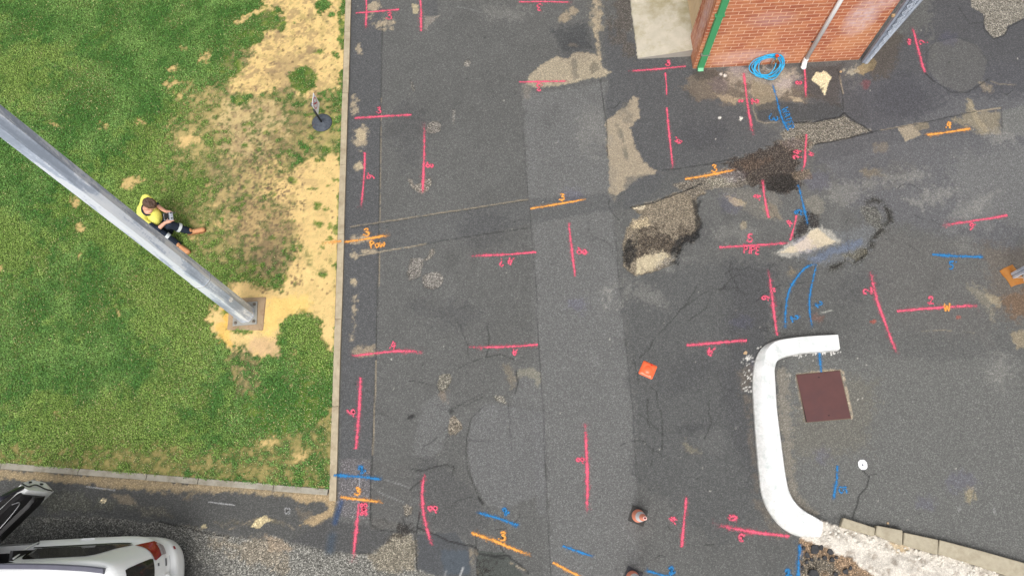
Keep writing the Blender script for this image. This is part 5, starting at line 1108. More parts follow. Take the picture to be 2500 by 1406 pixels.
def gate_right():
    b = at(2473, 678, 0.0)
    t = empty('folding_gate', (b.x, b.y, 0), 'galvanised trellis gate half opened at the right edge, standing on a rusty footing', 'gate', 'folding trellis security gates')
    for k, (dx, dy) in enumerate(((0.0, 0.0), (-0.01, 0.06))):
        bm = bmesh.new(); box(bm, (b.x + dx - 0.02, b.y + dy - 0.02, 0.02), (b.x + dx + 0.02, b.y + dy + 0.02, 2.2), None, 0.003); bobj('post', bm, M_GV if k else M_GV, t)
    bm = bmesh.new(); box(bm, (b.x - 0.012, b.y + 0.021, 0.02), (b.x + 0.012, b.y + 0.039, 2.15)); bobj('web', bm, M_GV2, t)
    d = Vector((0.82, -0.57, 0)).normalized(); w = 0.13; hgt = 0.20; m = smat('white_lattice_bar', col(214, 208, 196), 0.5, 0.2, 0.1, 20)
    for i in range(12):
        for j in range(11):
            if (i + j) % 2: continue
            z0 = 0.05 + j * hgt / 1.0 * 0.98
            for sg in (1, -1):
                a_ = Vector((b.x, b.y, 0)) + d * (0.03 + i * w) + Vector((0, 0, z0 + (0 if sg > 0 else hgt))); c_ = a_ + d * w + Vector((0, 0, hgt * sg))
                if sg < 0: a_ += Vector((0.005, 0.007, 0)); c_ += Vector((0.005, 0.007, 0))
                if i > 5: continue
                bm = bmesh.new(); e = c_ - a_; M = Matrix.Translation(a_) @ e.to_track_quat('Z', 'Y').to_matrix().to_4x4(); box(bm, (-0.003, -0.008, -0.005), (0.003, 0.008, e.length + 0.005), M); bobj('lattice_bar', bm, m, t)
    q = Vector((b.x, b.y, 0)) + d * 0.85; bm = bmesh.new(); box(bm, (q.x - 0.02, q.y - 0.02, 0.02), (q.x + 0.02, q.y + 0.02, 2.2), None, 0.003); bobj('end_post', bm, M_GV, t)
    pts = [(2440, 662), (2450, 655), (2462, 650), (2471, 646), (2478, 655), (2490, 668), (2505, 690), (2480, 696), (2468, 701), (2462, 690), (2455, 680), (2447, 672)]
    bm = bmesh.new(); prism(bm, [at(x, y, 0) for x, y in pts], -0.05, 0.008); tag(bobj('gate_footing', bm, smat('rust_stained_concrete', col(176, 120, 64), 0.9, 0, 0.12, 8, 0.004, 90, 0.2, dirt=col(170, 100, 36), dirt_scale=7, dirt_amt=0.8)), 'rust stained concrete footing under the gate post at the right edge', 'footing')
gate_right()

# ------------------------------------------------------------------ sign on a rubber base
def sign():
    p = at(786, 300, 0.04); z0 = 0.035
    t = empty('portable_sign', (p.x, p.y, 0.03), 'small white prohibition sign on a round black rubber base on the sandy lawn', 'sign')
    bm = bmesh.new(); n = 48; R = 0.192
    lathe(bm, [(0, 0.045), (0.03, 0.045), (0.045, 0.034), (0.10, 0.030), (0.17, 0.022), (0.19, 0.012), (0.192, 0.0), (0, 0.0)], 48, (p.x, p.y, z0))
    m, nn, l, b = newmat('rubber_base'); v = coords(nn, l); f = noise(nn, l, v, 14, 5, .7)
    l.new(mixc(nn, l, ramp(nn, l, f, [(0.35, 0.0), (0.7, 1.0)]), col(60, 66, 76), col(96, 102, 110)), b.inputs['Base Color']); b.inputs['Roughness'].default_value = 0.75
    bobj('base', bm, m, t, True)
    bm = bmesh.new()
    for k in range(28):
        a = k * 2 * PI / 28; M = Matrix.Translation((p.x, p.y, z0 + 0.027)) @ Matrix.Rotation(a, 4, 'Z') @ Matrix.Rotation(math.radians(5.0), 4, 'Y'); box(bm, (0.06, -0.0012, -0.0035), (0.178, 0.0012, 0.0035), M)
    bobj('rib', bm, smat('rubber_rib', col(48, 52, 60), 0.8), t)
    bm = bmesh.new(); tp = Vector((p.x - 0.02, p.y - 0.03, 0.52)); tube(bm, [(p.x, p.y, 0.06), tuple(tp)], 0.019, 14); bobj('post', bm, smat('black_post', (0.02, 0.02, 0.024), 0.4), t, True)
    bm = bmesh.new(); tube(bm, [(p.x - 0.05, p.y + 0.0, 0.06), (p.x - 0.16, p.y - 0.055, 0.055), (p.x - 0.27, p.y - 0.11, 0.042)], 0.006, 8); bobj('peg', bm, smat('rusty_peg', col(110, 84, 62), 0.7, 0.2), t, True)
    # plate: corners at real heights
    zt, zb = 0.60, 0.285
    T, Rr, B, L_ = at(768, 224, zt), at(780, 252, zb + .02), at(774, 288, zb - .02), at(761, 256, zt - 0.02)
    xm = (p.x - 0.005)
    # vertical plane facing east: keep y and height, put every corner on the plane of the plate
    e_h = (T + Rr - B - L_); e_h.z = 0; e_h.x *= 0.35; e_h.normalize(); cen = (T + Rr + B + L_) / 4; hw, hh = 0.132, 0.165
    up = Vector((-0.06, 0.0, 1)).normalized()
    nrm = e_h.cross(up).normalized()
    if nrm.x < 0: nrm = -nrm
    P = lambda u, v, d=0: cen + e_h * (u * hw) + up * (v * hh) + nrm * d
    def slab(name, poly, d0, d1, m):
        bm = bmesh.new(); lo = [bm.verts.new(P(u, v, d0)) for u, v in poly]; hi = [bm.verts.new(P(u, v, d1)) for u, v in poly]; k = len(poly)
        for i in range(k): bm.faces.new((lo[i], lo[(i + 1) % k], hi[(i + 1) % k], hi[i]))
        bm.faces.new(hi); bm.faces.new(lo[::-1]); return bobj(name, bm, m, t)
    slab('plate', [(-1, -1), (1, -1), (1, 1), (-1, 1)], -0.004, 0.004, smat('white_sign_sheet', (0.86, 0.86, 0.88), 0.4, 0, 0.02, 9))
    red = smat('red_ring_ink', col(220, 60, 90), 0.5); blk = smat('black_ink', (0.03, 0.03, 0.035), 0.5)
    def ringq(cu, cv, ru, rv, th):
        bm = bmesh.new(); n = 36; A = []; Bv = []
        for k in range(n):
            a = 2 * PI * k / n; A.append(bm.verts.new(P(cu + ru * math.cos(a), cv + rv * math.sin(a), 0.0055))); Bv.append(bm.verts.new(P(cu + (ru - th) * math.cos(a), cv + (rv - th * .8) * math.sin(a), 0.0055)))
        for k in range(n): bm.faces.new((A[k], A[(k + 1) % n], Bv[(k + 1) % n], Bv[k]))
        return bm
    bm = ringq(0.0, 0.22, 0.80, 0.62, 0.13); 
    q = [bm.verts.new(P(u, v, 0.0062)) for u, v in ((-0.55, 0.60), (-0.45, 0.68), (0.55, -0.16), (0.45, -0.24))]; bm.faces.new(q)
    bobj('symbol_ring', bm, red, t)
    slab('symbol_figure', [(-0.35, 0.42), (0.12, 0.46), (0.18, 0.34), (0.02, 0.30), (0.06, 0.12), (0.34, -0.06), (0.22, -0.12), (-0.1, 0.08), (-0.16, 0.30), (-0.36, 0.32)], 0.0045, 0.0052, blk)
    bm = bmesh.new(); box(bm, (-0.02, -0.03, -0.03), (0.02, 0.03, 0.03), Matrix.Translation(P(-0.5, 0.55, -0.03)), 0.006); bobj('clamp', bm, blk, t)
sign()

# ------------------------------------------------------------------ light pole
def pole():
    bx = at(599, 766, 0.05)
    m, n, l, b = newmat('galvanised_pole'); v = coords(n, l)
    mp = n.new('ShaderNodeMapping'); l.new(v, mp.inputs[0]); mp.inputs['Scale'].default_value = (5, 5, 0.55)
    f = noise(n, l, mp.outputs[0], 1.0, 6, 0.62, 0.6); g = noise(n, l, v, 26, 4, 0.7)
    k = mth(n, l, 'ADD', mth(n, l, 'MULTIPLY', f, 0.85), mth(n, l, 'MULTIPLY', g, 0.15))
    c = ramp(n, l, k, [(0.38, (.34, .39, .47)), (0.47, (.50, .56, .66)), (0.50, (.76, .80, .86)), (0.62, (.86, .89, .93))]); l.new(c, b.inputs['Base Color'])
    b.inputs['Metallic'].default_value = 0.12; l.new(ramp(n, l, k, [(0.4, 0.5), (0.6, 0.32)]), b.inputs['Roughness'])
    t = empty('light_pole', (bx.x, bx.y, 0.03), 'tall tapered octagonal galvanised pole bolted to a concrete footing in the lawn', 'light pole')
    bm = bmesh.new(); rings = []; zs = [0.065, 0.3, 1.0, 1.82, 1.84, 1.86, 2.6, 4, 6, 8, 9.2]; 
    for z in zs:
        r = (0.158 - 0.0075 * z) / math.cos(PI / 8)
        if z == 1.84: r += 0.006
        rings.append([bm.verts.new((bx.x + r * math.cos(PI / 8 + k_ * PI / 4 + 0.12), bx.y + r * math.sin(PI / 8 + k_ * PI / 4 + 0.12), z)) for k_ in range(8)])
    for A, B in zip(rings[:-1], rings[1:]):
        for k_ in range(8): bm.faces.new((A[k_], A[(k_ + 1) % 8], B[(k_ + 1) % 8], B[k_]))
    bm.faces.new(rings[-1])
    be = [e for e in bm.edges if abs(e.verts[0].co.z - e.verts[1].co.z) > 0.005]
    bmesh.ops.bevel(bm, geom=be, offset=0.010, segments=2, affect='EDGES')
    bobj('shaft', bm, m, t, False)
    gp = smat('zinc_plate', col(170, 168, 160), 0.65, 0.4, 0.12, 10, 0.001, 90)
    R = Matrix.Translation((bx.x, bx.y, 0)) @ Matrix.Rotation(math.radians(1.5), 4, 'Z')
    bm = bmesh.new(); s = 0.205; box(bm, (-s, -s, 0.045), (s, s, 0.066), R, 0.003); bobj('base_plate', bm, gp, t)
    for (sx, sy) in ((-1, -1), (1, -1), (1, 1), (-1, 1)):
        q = R @ Vector((sx * 0.155, sy * 0.155, 0.066)); bm = bmesh.new(); lathe(bm, [(0, 0), (0.03, 0), (0.03, 0.006), (0.021, 0.006), (0.021, 0.026), (0.010, 0.028), (0.010, 0.055), (0, 0.057)], 6, q); bobj('bolt', bm, smat('rusty_bolt', col(130, 120, 108), 0.6, 0.5), t)
    q = at(548, 706, 1.0); M = Matrix.Translation((bx.x, bx.y, 0))
    a = math.radians(-28); r = 0.158 - 0.0075 * 1.05
    bm = bmesh.new(); d = Vector((math.cos(a), math.sin(a), 0)); c0 = Vector((bx.x, bx.y, 1.02)) + d * (r + 0.010); tn = Vector((-d.y, d.x, 0))
    vs = [bm.verts.new(c0 + tn * 0.04 * math.cos(k_ * PI / 10) + Vector((0, 0, 0.075 * math.sin(k_ * PI / 10)))) for k_ in range(20)]; bm.faces.new(vs); bobj('number_tag', bm, smat('white_tag', (0.8, 0.8, 0.8), 0.5), t)
    bm = bmesh.new(); c1 = c0 + Vector((0, 0, 0)); 
    for dz in (0.055, -0.055): bmesh.ops.create_uvsphere(bm, u_segments=8, v_segments=6, radius=0.006, matrix=Matrix.Translation(c1 + Vector((0, 0, dz)) + d * 0.002))
    bobj('rivet', bm, smat('dark_rivet', (0.05, 0.05, 0.06), 0.5), t)
    # seam ring
    bm = bmesh.new(); r2 = (0.158 - 0.0075 * 1.84) / math.cos(PI / 8) + 0.004
    A = [Vector((bx.x + r2 * math.cos(PI / 8 + k_ * PI / 4 + 0.12), bx.y + r2 * math.sin(PI / 8 + k_ * PI / 4 + 0.12), 1.84)) for k_ in range(8)]
    tube(bm, A, 0.006, 6, closed=True); bobj('weld_seam', bm, gp, t, True)
    bm = bmesh.new(); pts = [at(562, 728, 0.05), at(649, 724, 0.05), at(642, 806, 0.05), at(554, 805, 0.05)]; prism(bm, pts, -0.1, 0.045)
    bmesh.ops.bevel(bm, geom=list(bm.edges), offset=0.010, segments=2, affect='EDGES')
    for v_ in bm.verts: v_.co += Vector((rnd.uniform(-1, 1), rnd.uniform(-1, 1), 0)) * 0.003
    tag(bobj('pole_footing', bm, smat('brown_footing_concrete', col(176, 152, 122), 0.9, 0, 0.14, 7, 0.004, 100, 0.2, dirt=col(142, 108, 84), dirt_scale=5, dirt_amt=0.7)), 'square brown concrete footing under the light pole', 'footing')
pole()
# ------------------------------------------------------------------ spray paint survey marks
def paint_mat(name, c, dens=1.0):
    m, n, l, b = newmat(name); v = coords(n, l)
    at_ = n.new('ShaderNodeAttribute'); at_.attribute_name = 'cover'
    f = noise(n, l, v, 40, 4, 0.85); g = noise(n, l, v, 14, 4, 0.7)
    a = mth(n, l, 'ADD', mth(n, l, 'MULTIPLY', at_.outputs['Fac'], 1.55), mth(n, l, 'MULTIPLY', mth(n, l, 'SUBTRACT', f, 0.68), 2.1))
    a = mth(n, l, 'ADD', a, mth(n, l, 'MULTIPLY', mth(n, l, 'SUBTRACT', g, 0.5), 1.9), True)
    a = mth(n, l, 'MULTIPLY', a, dens * 0.92); l.new(a, b.inputs['Alpha'])
    k = mth(n, l, 'ADD', 0.72, mth(n, l, 'MULTIPLY', f, 0.56)); cc = n.new('ShaderNodeCombineColor'); [l.new(k, cc.inputs[i]) for i in range(3)]
    l.new(mixc(n, l, 1.0, c, cc.outputs[0], 'MULTIPLY'), b.inputs['Base Color']); b.inputs['Roughness'].default_value = 0.85; b.inputs['Specular IOR Level'].default_value = 0.2
    return m
PAINT = {'pink': paint_mat('pink_spray_paint', (.72, .115, .185)), 'orange': paint_mat('orange_spray_paint', (.82, .36, .08)), 'blue': paint_mat('blue_spray_paint', (.03, .19, .43)), 'dark': paint_mat('dark_blue_spray_paint', col(40, 84, 140), 0.7), 'white': paint_mat('white_spray_line', col(200, 200, 200), 0.5), 'faint': paint_mat('thin_pink_spray_paint', col(232, 92, 122), 0.6)}
GLY = {
 '2': [[(0, .78), (.15, 1), (.42, .98), (.5, .75), (.25, .4), (0, .02), (.3, .06), (.6, 0)]],
 '3': [[(.02, .9), (.28, 1), (.48, .82), (.2, .56), (.5, .42), (.48, .12), (.2, 0), (0, .08)]],
 '4': [[(.3, 1), (.05, .42), (.6, .5)], [(.5, .85), (.38, .45), (.32, 0)]],
 '5': [[(.58, 1), (.12, .95), (.1, .58), (.42, .55), (.52, .25), (.3, 0), (0, .06)]],
 '6': [[(.5, 1), (.15, .68), (.02, .28), (.25, 0), (.5, .22), (.36, .48), (.08, .36)]],
 '7': [[(0, .95), (.55, .98), (.3, .5), (.2, 0)]],
 '9': [[(.08, 0), (.4, .3), (.52, .72), (.28, 1), (.04, .78), (.16, .52), (.46, .64)]],
 '8': [[(.5, .85), (.25, 1), (.05, .78), (.48, .3), (.28, 0), (.04, .22), (.4, .66), (.5, .85)]],
 '0': [[(.28, 1), (.04, .6), (.1, .12), (.35, 0), (.52, .45), (.42, .9), (.28, 1)]],
 '1': [[(.1, 1), (.1, 0)]],
 '?': [[(.02, .82), (.25, 1), (.48, .78), (.25, .45), (.24, .3)], [(.22, .04), (.25, 0)]],
 '.': [[(.08, .08), (.13, .04)]],
 'P': [[(.05, 0), (.05, .95), (.4, .95), (.5, .7), (.1, .5)]], 'I': [[(.15, .95), (.12, 0)]], 'E': [[(.5, .98), (.08, .9), (.1, .5), (.05, .04), (.5, 0)], [(.1, .5), (.42, .52)]],
 'O': [[(.28, .85), (.02, .5), (.2, .02), (.5, .3), (.42, .75), (.28, .85)]], 'o': [[(.28, .6), (.04, .35), (.2, .0), (.48, .2), (.42, .55), (.28, .6)]],
 'w': [[(0, .6), (.12, 0), (.32, .4), (.5, 0), (.68, .62)]], 'W': [[(0, 1), (.15, 0), (.36, .7), (.56, 0), (.72, 1)]],
 'A': [[(0, 0), (.25, 1), (.5, 0)], [(.1, .4), (.42, .4)]], 'T': [[(0, .95), (.55, .98)], [(.27, .95), (.25, 0)]], 'R': [[(.05, 0), (.05, .95), (.4, .95), (.45, .65), (.08, .5), (.5, 0)]],
 'S': [[(.5, .9), (.25, 1), (.05, .78), (.45, .35), (.35, .02), (0, .1)]], '#': [[(.1, .9), (.45, .8)], [(0, .5), (.5, .45)], [(.2, 1), (.35, .1)], [(.45, .9), (.1, .1)]], '~': [[(0, .3), (.2, .6), (.4, .3), (.6, .5)]],
 ' ': []}
_zl = [0.0]
def ribbon(strokes, base):
    """strokes: list of (points px, width px, fade0, fade1) -> one mesh of paint lying on the ground"""
    V, Fc, Cv = [], [], []
    for (pts, w, f0, f1) in strokes:
        pts = smooth_path(pts, 8 if len(pts) > 2 else 14); P = [at(x, y, 0) for x, y in pts]
        if len(P) < 2: continue
        L_ = [0]; 
        for a, b in zip(P[:-1], P[1:]): L_.append(L_[-1] + (b - a).length)
        sc = 147.0; hw0 = w / sc / 2 * 1.55; N = len(P); tot = max(L_[-1], 1e-4)
        ext = []
        cap = hw0 * 0.75
        d0 = (P[0] - P[1]); d1 = (P[-1] - P[-2]); d0 = d0.normalized() if d0.length else Vector((1, 0, 0)); d1 = d1.normalized() if d1.length else -d0
        P = [P[0] + d0 * cap] + P + [P[-1] + d1 * cap]; L_ = [-cap] + L_ + [tot + cap]; N += 2
        _zl[0] = (_zl[0] + 0.0004) % 0.0024; z0 = base + _zl[0]
        wob = rnd.uniform(0, 9)
        for i in range(N):
            t = (P[min(N - 1, i + 1)] - P[max(0, i - 1)]); t = t.normalized() if t.length > 1e-6 else Vector((1, 0, 0)); nn = Vector((-t.y, t.x, 0)); s = min(1, max(0, L_[i] / tot))
            c = 1.0
            if f0: c *= 0.30 + 0.70 * min(1, s / f0)
            if f1: c *= 0.30 + 0.70 * min(1, (1 - s) / f1)
            c *= 0.92 + 0.10 * math.sin(wob + s * 9)
            end = (i == 0 or i == N - 1)
            hw = hw0 * (1 + 0.10 * math.sin(wob * 2 + s * 7)) * (1 + (0.5 * (1 - min(1, s / f0)) if f0 else 0) + (0.5 * (1 - min(1, (1 - s) / f1)) if f1 else 0))
            for u, cv in ((-2.6, 0), (-1.05, .27), (-.5, .66), (0, 1), (.5, .66), (1.05, .27), (2.6, 0)):
                p = P[i] + nn * hw * u; on = p.x < XK and p.x > LX and p.y > at(822, 1222).y
                zz = YARD.height(p.x, p.y) + z0 + 0.0002 * s if p.x >= XK - 0.01 or p.y < 0.66 else 0.054 + z0 * 0.5
                V.append((p.x, p.y, zz)); Cv.append(0.0 if end else c * cv)
            if i: 
                b0 = len(V) - 14
                for j in range(6): Fc.append((b0 + j, b0 + j + 1, b0 + j + 8, b0 + j + 7))
    return V, Fc, Cv
def text_strokes(txt, cx, cy, h, rot, w, sq=1.0):
    a = math.radians(rot); ca, sa = math.cos(a), math.sin(a); adv = []; x = 0
    for ch in txt: adv.append(x); x += {'.': .28, ' ': .35, 'I': .35, '1': .3, 'W': .9, 'w': .85}.get(ch, .68)
    tot = x - 0.12; out = []
    for ch, ax in zip(txt, adv):
        for st in GLY[ch]:
            pts = []
            for (u, v) in st:
                U = ((ax + u) - tot / 2) * h * sq + rnd.uniform(-.3, .3); Vv = (v - 0.5) * h + rnd.uniform(-.3, .3)
                if ch == '.': Vv += h * 0.12
                pts.append((cx + U * ca - Vv * sa, cy - (U * sa + Vv * ca)))
            out.append((pts, w * (1.6 if ch == '.' else 1.3), 0, 0))
    return out
def mesh_paint(name, strokes, m, parent, base=0.004):
    V, Fc, Cv = ribbon(strokes, base); me = bpy.data.meshes.new(name); me.from_pydata(V, [], Fc); me.update()
    at_ = me.attributes.new('cover', 'FLOAT', 'POINT'); at_.data.foreach_set('value', Cv)
    return link_mesh(name, me, m, parent)
def mark(colr, lines, texts, label, base=0.0045):
    """lines: [(pts, width, fade0, fade1)]; texts: [(text, x, y, height, rotation, stroke width[, colour])]"""
    c = lines[0][0] if lines else [(texts[0][1], texts[0][2])]
    q = at(*c[len(c) // 2], 0); t = empty('spray_mark', (q.x, q.y, 0), label, 'spray mark', 'spray painted survey marks')
    if lines: mesh_paint('line', lines, PAINT[colr], t, base)
    for tx in texts:
        cc = tx[6] if len(tx) > 6 else colr
        mesh_paint('number' if any(ch.isdigit() for ch in tx[0]) else 'word' if len(tx[0].strip('.?#~')) > 0 else 'symbol', text_strokes(tx[0], tx[1], tx[2], tx[3], tx[4], tx[5]), PAINT[cc], t, base + 0.0028)
K = mark
K('pink', [([(869, 33), (920, 29), (974, 24)], 5, 0, 0)], [('.3', 949, 40, 17, 0, 3)], 'short pink line with .3 below it, crossing another pink line near the kerb')
K('pink', [([(894, -12), (895, 30), (892, 73)], 5, 0, .2)], [], 'upright pink line at the top edge, nearest the lawn kerb', 0.0065)
K('pink', [([(1025, -12), (1028, 30), (1028, 77)], 5.5, 0, 0)], [], 'upright pink line with no number, coming in from the top edge')
K('pink', [([(1268, 6), (1330, 5), (1396, 7)], 4.6, 0, .1)], [('.3', 1318, 19, 16, 180, 3)], 'level pink line with an upside down .3, just under the top edge')
K('pink', [([(1268, 201), (1325, 200), (1388, 199)], 5, 0, .1)], [('.3', 1318, 214, 17, 180, 3)], 'level pink line with an upside down .3 crossing the sand drift')
K('pink', [([(867, 289), (930, 285), (1004, 281)], 5.4, 0, 0)], [('.3', 924, 270, 14, 0, 3)], 'level pink line with .3 above it, starting by the lawn kerb opposite the sign')
K('pink', [([(1036, 300), (1036, 360), (1034, 420), (1031, 476)], 5.5, .35, .1)], [('.8', 1049, 403, 17, -90, 3.2)], 'long upright pink line with .8 running from one pothole into another')
K('pink', [([(891, 370), (889, 430), (881, 512)], 4.6, .05, .3)], [('.6', 905, 430, 18, -90, 3)], 'upright pink line with .6 on its right, beside the lawn kerb')
K('orange', [([(787, 597), (850, 590), (905, 582), (953, 573)], 6, .35, .15)], [('.3', 893, 568, 18, 8, 3.6), ('Pow', 922, 596, 17, 8, 3)], 'orange line with .3 and the word POW, crossing the kerb onto the lawn')
K('orange', [([(1296, 510), (1360, 499), (1430, 487)], 5, 0, .1)], [('.3', 1371, 482, 16, 10, 3)], 'orange line with .3 above it in the middle of the yard')
K('pink', [([(1388, 540), (1395, 600), (1404, 675)], 5, .15, 0)], [('.8', 1420, 613, 22, -90, 3.4)], 'upright pink line with .8 on its right, below the middle orange line')
K('pink', [([(1150, 625), (1230, 622), (1308, 616)], 5, .3, 0)], [('.4', 1248, 638, 18, 180, 3), ('?', 1224, 641, 18, 180, 3)], 'level pink line with an upside down .4 and a question mark')
K('pink', [([(1533, 175), (1600, 170), (1673, 163)], 5, .2, 0)], [('.3', 1630, 155, 13, 0, 3.4)], 'pink line at the foot of the concrete ramp')
K('pink', [([(1624, 178), (1627, 210), (1627, 236)], 3.6, 0, .3), ([(1628, 264), (1634, 330), (1643, 412)], 5, 0, .1)], [('.4', 1656, 343, 19, -95, 3.2)], 'long broken upright pink line with .4, right of the pale silt wedge')
K('pink', [([(1816, 178), (1824, 250), (1838, 330)], 5.4, .05, .25)], [('~', 1808, 246, 18, 10, 3), ('.2', 1842, 247, 16, -80, 4)], 'upright pink line between the green downpipe and the hose')
K('blue', [([(1885, 205), (1896, 240), (1904, 275), (1914, 302), (1924, 318)], 4.5, .1, 0), ([(1912, 296), (1922, 314)], 9, 0, .4)], [('WATER', 1924, 290, 15, -72, 2.2), ('.3', 1888, 287, 20, -100, 2.8)], 'blue line below the hose with the word WATER and .3')
K('pink', [([(1964, 168), (1966, 200), (1967, 238)], 5, 0, .1)], [('8', 1950, 203, 13, 90, 3.6)], 'pink line coming down from the foot of the white downpipe')
K('pink', [([(1969, 328), (1966, 370), (1964, 400), (1956, 421)], 5, 0, .2)], [('?4', 1947, 377, 18, 90, 3.4), ('.4', 1980, 375, 14, -90, 3)], 'pink line running through the black tar patch')
K('pink', [([(2228, 68), (2240, 115), (2258, 180)], 6, .1, .1)], [('#', 2220, 104, 15, 0, 3.6), ('?', 2254, 104, 20, 90, 3)], 'slanting pink line right of the folded gate')
K('orange', [([(1673, 438), (1735, 427), (1800, 413)], 5.6, 0, .2)], [('.3', 1742, 412, 17, 8, 3)], 'orange line with .3 touching the black tar patch')
K('orange', [([(2258, 331), (2310, 324), (2368, 315)], 6, .15, 0)], [('.4', 2314, 306, 17, 8, 3)], 'orange line with .4 near the upper right corner')
K('pink', [([(1862, 438), (1866, 480), (1876, 531)], 5.4, .2, 0)], [('.4', 1848, 483, 17, 88, 3)], 'pink line with .4 on its left, just below the tar patch')
K('blue', [([(1949, 450), (1958, 490), (1968, 530), (1972, 555)], 5, .15, .3)], [('.3', 1948, 520, 15, 100, 3.6)], 'blue line running from the tar patch down to the puddle')
K('pink', [([(1944, 527), (1938, 555), (1929, 586)], 4.2, 0, 0)], [('.4', 1926, 546, 15, 60, 3)], 'short pink line with .4 pointing at the left tip of the puddle', 0.0062)
K('pink', [([(1757, 604), (1830, 600), (1890, 596), (1928, 594)], 5.4, 0, .15)], [('.5', 1829, 582, 18, 4, 3.2), ('PIPE', 1835, 611, 17, -3, 2.8)], 'level pink line with .5 and the word PIPE, left of the puddle')
K('pink', [([(2296, 551), (2360, 542), (2420, 533), (2458, 526)], 5.6, .4, 0)], [('.6', 2374, 554, 16, 180, 3)], 'pink line with an upside down .6 high on the right side')
K('blue', [([(2277, 622), (2340, 626), (2402, 628)], 6, 0, .05)], [('5', 2322, 648, 18, 0, 3), ('.', 2333, 635, 16, 0, 3)], 'level blue line with .5 below it near the right edge')
K('pink', [([(2125, 662), (2140, 730), (2165, 800), (2188, 862)], 6.4, .15, .1)], [('.2', 2119, 713, 20, 104, 3.2)], 'long slanting pink line with .2 above the pit cover')
K('pink', [([(2190, 760), (2280, 752), (2385, 746)], 6, 0, .1)], [('.2', 2270, 734, 17, 4, 3), ('W', 2312, 750, 18, 0, 3, 'orange')], 'level pink line with .2 and an orange W over it')
K('pink', [([(1877, 660), (1883, 710), (1890, 770), (1897, 818)], 6, .25, 0)], [('.9', 1869, 729, 17, 100, 3), ('~', 1890, 707, 16, -60, 3.2)], 'upright pink line with .9 ending at the top of the white kerb')
K('blue', [([(1992, 643), (1965, 655), (1945, 678), (1928, 706), (1919, 745), (1916, 803)], 5, .1, .1)], [('.2', 1938, 776, 16, -60, 3.4)], 'blue line bowed to the left between the puddle and the white kerb')
K('blue', [([(1993, 645), (1985, 680), (1977, 720), (1976, 750), (1978, 775), (1983, 803)], 4.2, .1, .1)], [('.2', 1998, 742, 15, -50, 3)], 'thin blue line close to the bowed one, ending at the white kerb', 0.0062)
K('pink', [([(853, 869), (920, 862), (980, 857), (1037, 860)], 5.6, .2, .3)], [('.4', 958, 843, 18, 0, 3)], 'level pink line with .4 above it, at the lawn kerb below the middle')
K('pink', [([(1145, 848), (1230, 847), (1312, 841)], 4.8, .35, 0)], [('.4', 1258, 860, 15, 190, 3)], 'level pink line with an upside down .4, above the sandy curve')
K('pink', [([(1677, 843), (1750, 837), (1822, 831)], 6, 0, 0)], [('.4', 1736, 859, 20, 182, 3.8)], 'level pink line with a blotted .4, just left of the top of the white kerb')
K('pink', [([(880, 922), (877, 1000), (869, 1094)], 6.4, 0, 0)], [('.6', 857, 1008, 21, 86, 3)], 'upright pink line with .6 on its left, beside the lower lawn kerb')
K('pink', [([(1429, 1030), (1432, 1110), (1434, 1180), (1433, 1252)], 6.4, .25, .1)], [('.8', 1417, 1124, 18, 90, 3)], 'long upright pink line with .8 left of the upright cone')
K('pink', [([(1037, 1157), (1031, 1200), (1034, 1250), (1044, 1295), (1053, 1330)], 6.2, .1, .15)], [('.8', 1057, 1243, 22, 90, 3.2)], 'bowed pink line with .8 near the bottom left of the yard')
K('pink', [([(1676, 1212), (1670, 1270), (1664, 1334)], 5.4, .1, 0)], [('.4', 1643, 1270, 19, 75, 3.4)], 'upright pink line with .4 on its left, right of the cone')
K('pink', [([(1740, 1277), (1790, 1289), (1850, 1300), (1926, 1308)], 6.5, .35, 0)], [('.0', 1789, 1262, 18, -75, 3.4), ('.3', 1811, 1312, 17, 185, 3.4)], 'pink line ending at the foot of the white kerb, marked .0 and .3')
K('blue', [([(818, 1160), (870, 1163), (935, 1170)], 6, 0, .1)], [('.2', 882, 1147, 16, 40, 4.4)], 'blue line over the lower end of the lawn kerb')
K('orange', [([(832, 1213), (880, 1219), (936, 1226)], 5.4, 0, .2)], [('.3', 872, 1199, 17, 0, 3.4)], 'orange line with .3 at the lower end of the lawn kerb')
K('pink', [([(877, 1225), (870, 1290), (861, 1372)], 6, .1, .2)], [('8O8', 888, 1243, 15, 90, 3.2)], 'upright pink line below the lawn corner with blotted round characters')
K('blue', [([(1163, 1249), (1210, 1263), (1268, 1283)], 5.6, .1, .05)], [('.2', 1233, 1249, 15, 40, 4)], 'slanting blue line with a blotted number above the orange one')
K('orange', [([(1152, 1301), (1200, 1317), (1250, 1338), (1296, 1356)], 6, 0, .2)], [('.3', 1225, 1308, 21, 0, 3.4)], 'slanting orange line with .3 near the bottom edge')
K('blue', [([(1375, 1332), (1410, 1345), (1452, 1359)], 4.8, 0, .2)], [], 'plain slanting blue line near the bottom edge, left of the cones')
K('orange', [([(1351, 1373), (1385, 1391), (1424, 1410)], 4.6, 0, 0)], [], 'plain slanting orange line cut off by the bottom edge')
K('blue', [([(1572, 1391), (1605, 1400), (1650, 1412)], 5, .2, 0)], [('.2', 1638, 1392, 16, 20, 4)], 'blue line with a blotted number right of the cut off cone')
K('blue', [([(1954, 1324), (1951, 1360), (1948, 1410)], 7, .1, 0)], [('.2', 1922, 1399, 17, 20, 4.4)], 'upright blue line beside the soil pit at the bottom edge')
K('blue', [([(2044, 1137), (2042, 1175), (2034, 1221)], 5.4, 0, .1)], [('15', 2057, 1195, 18, -90, 2.6)], 'blue line with a number, below the pit cover')
K('blue', [([(2000, 862), (2002, 885), (2005, 907)], 5.6, 0, 0)], [], 'short blue line between the white kerb and the pit cover')
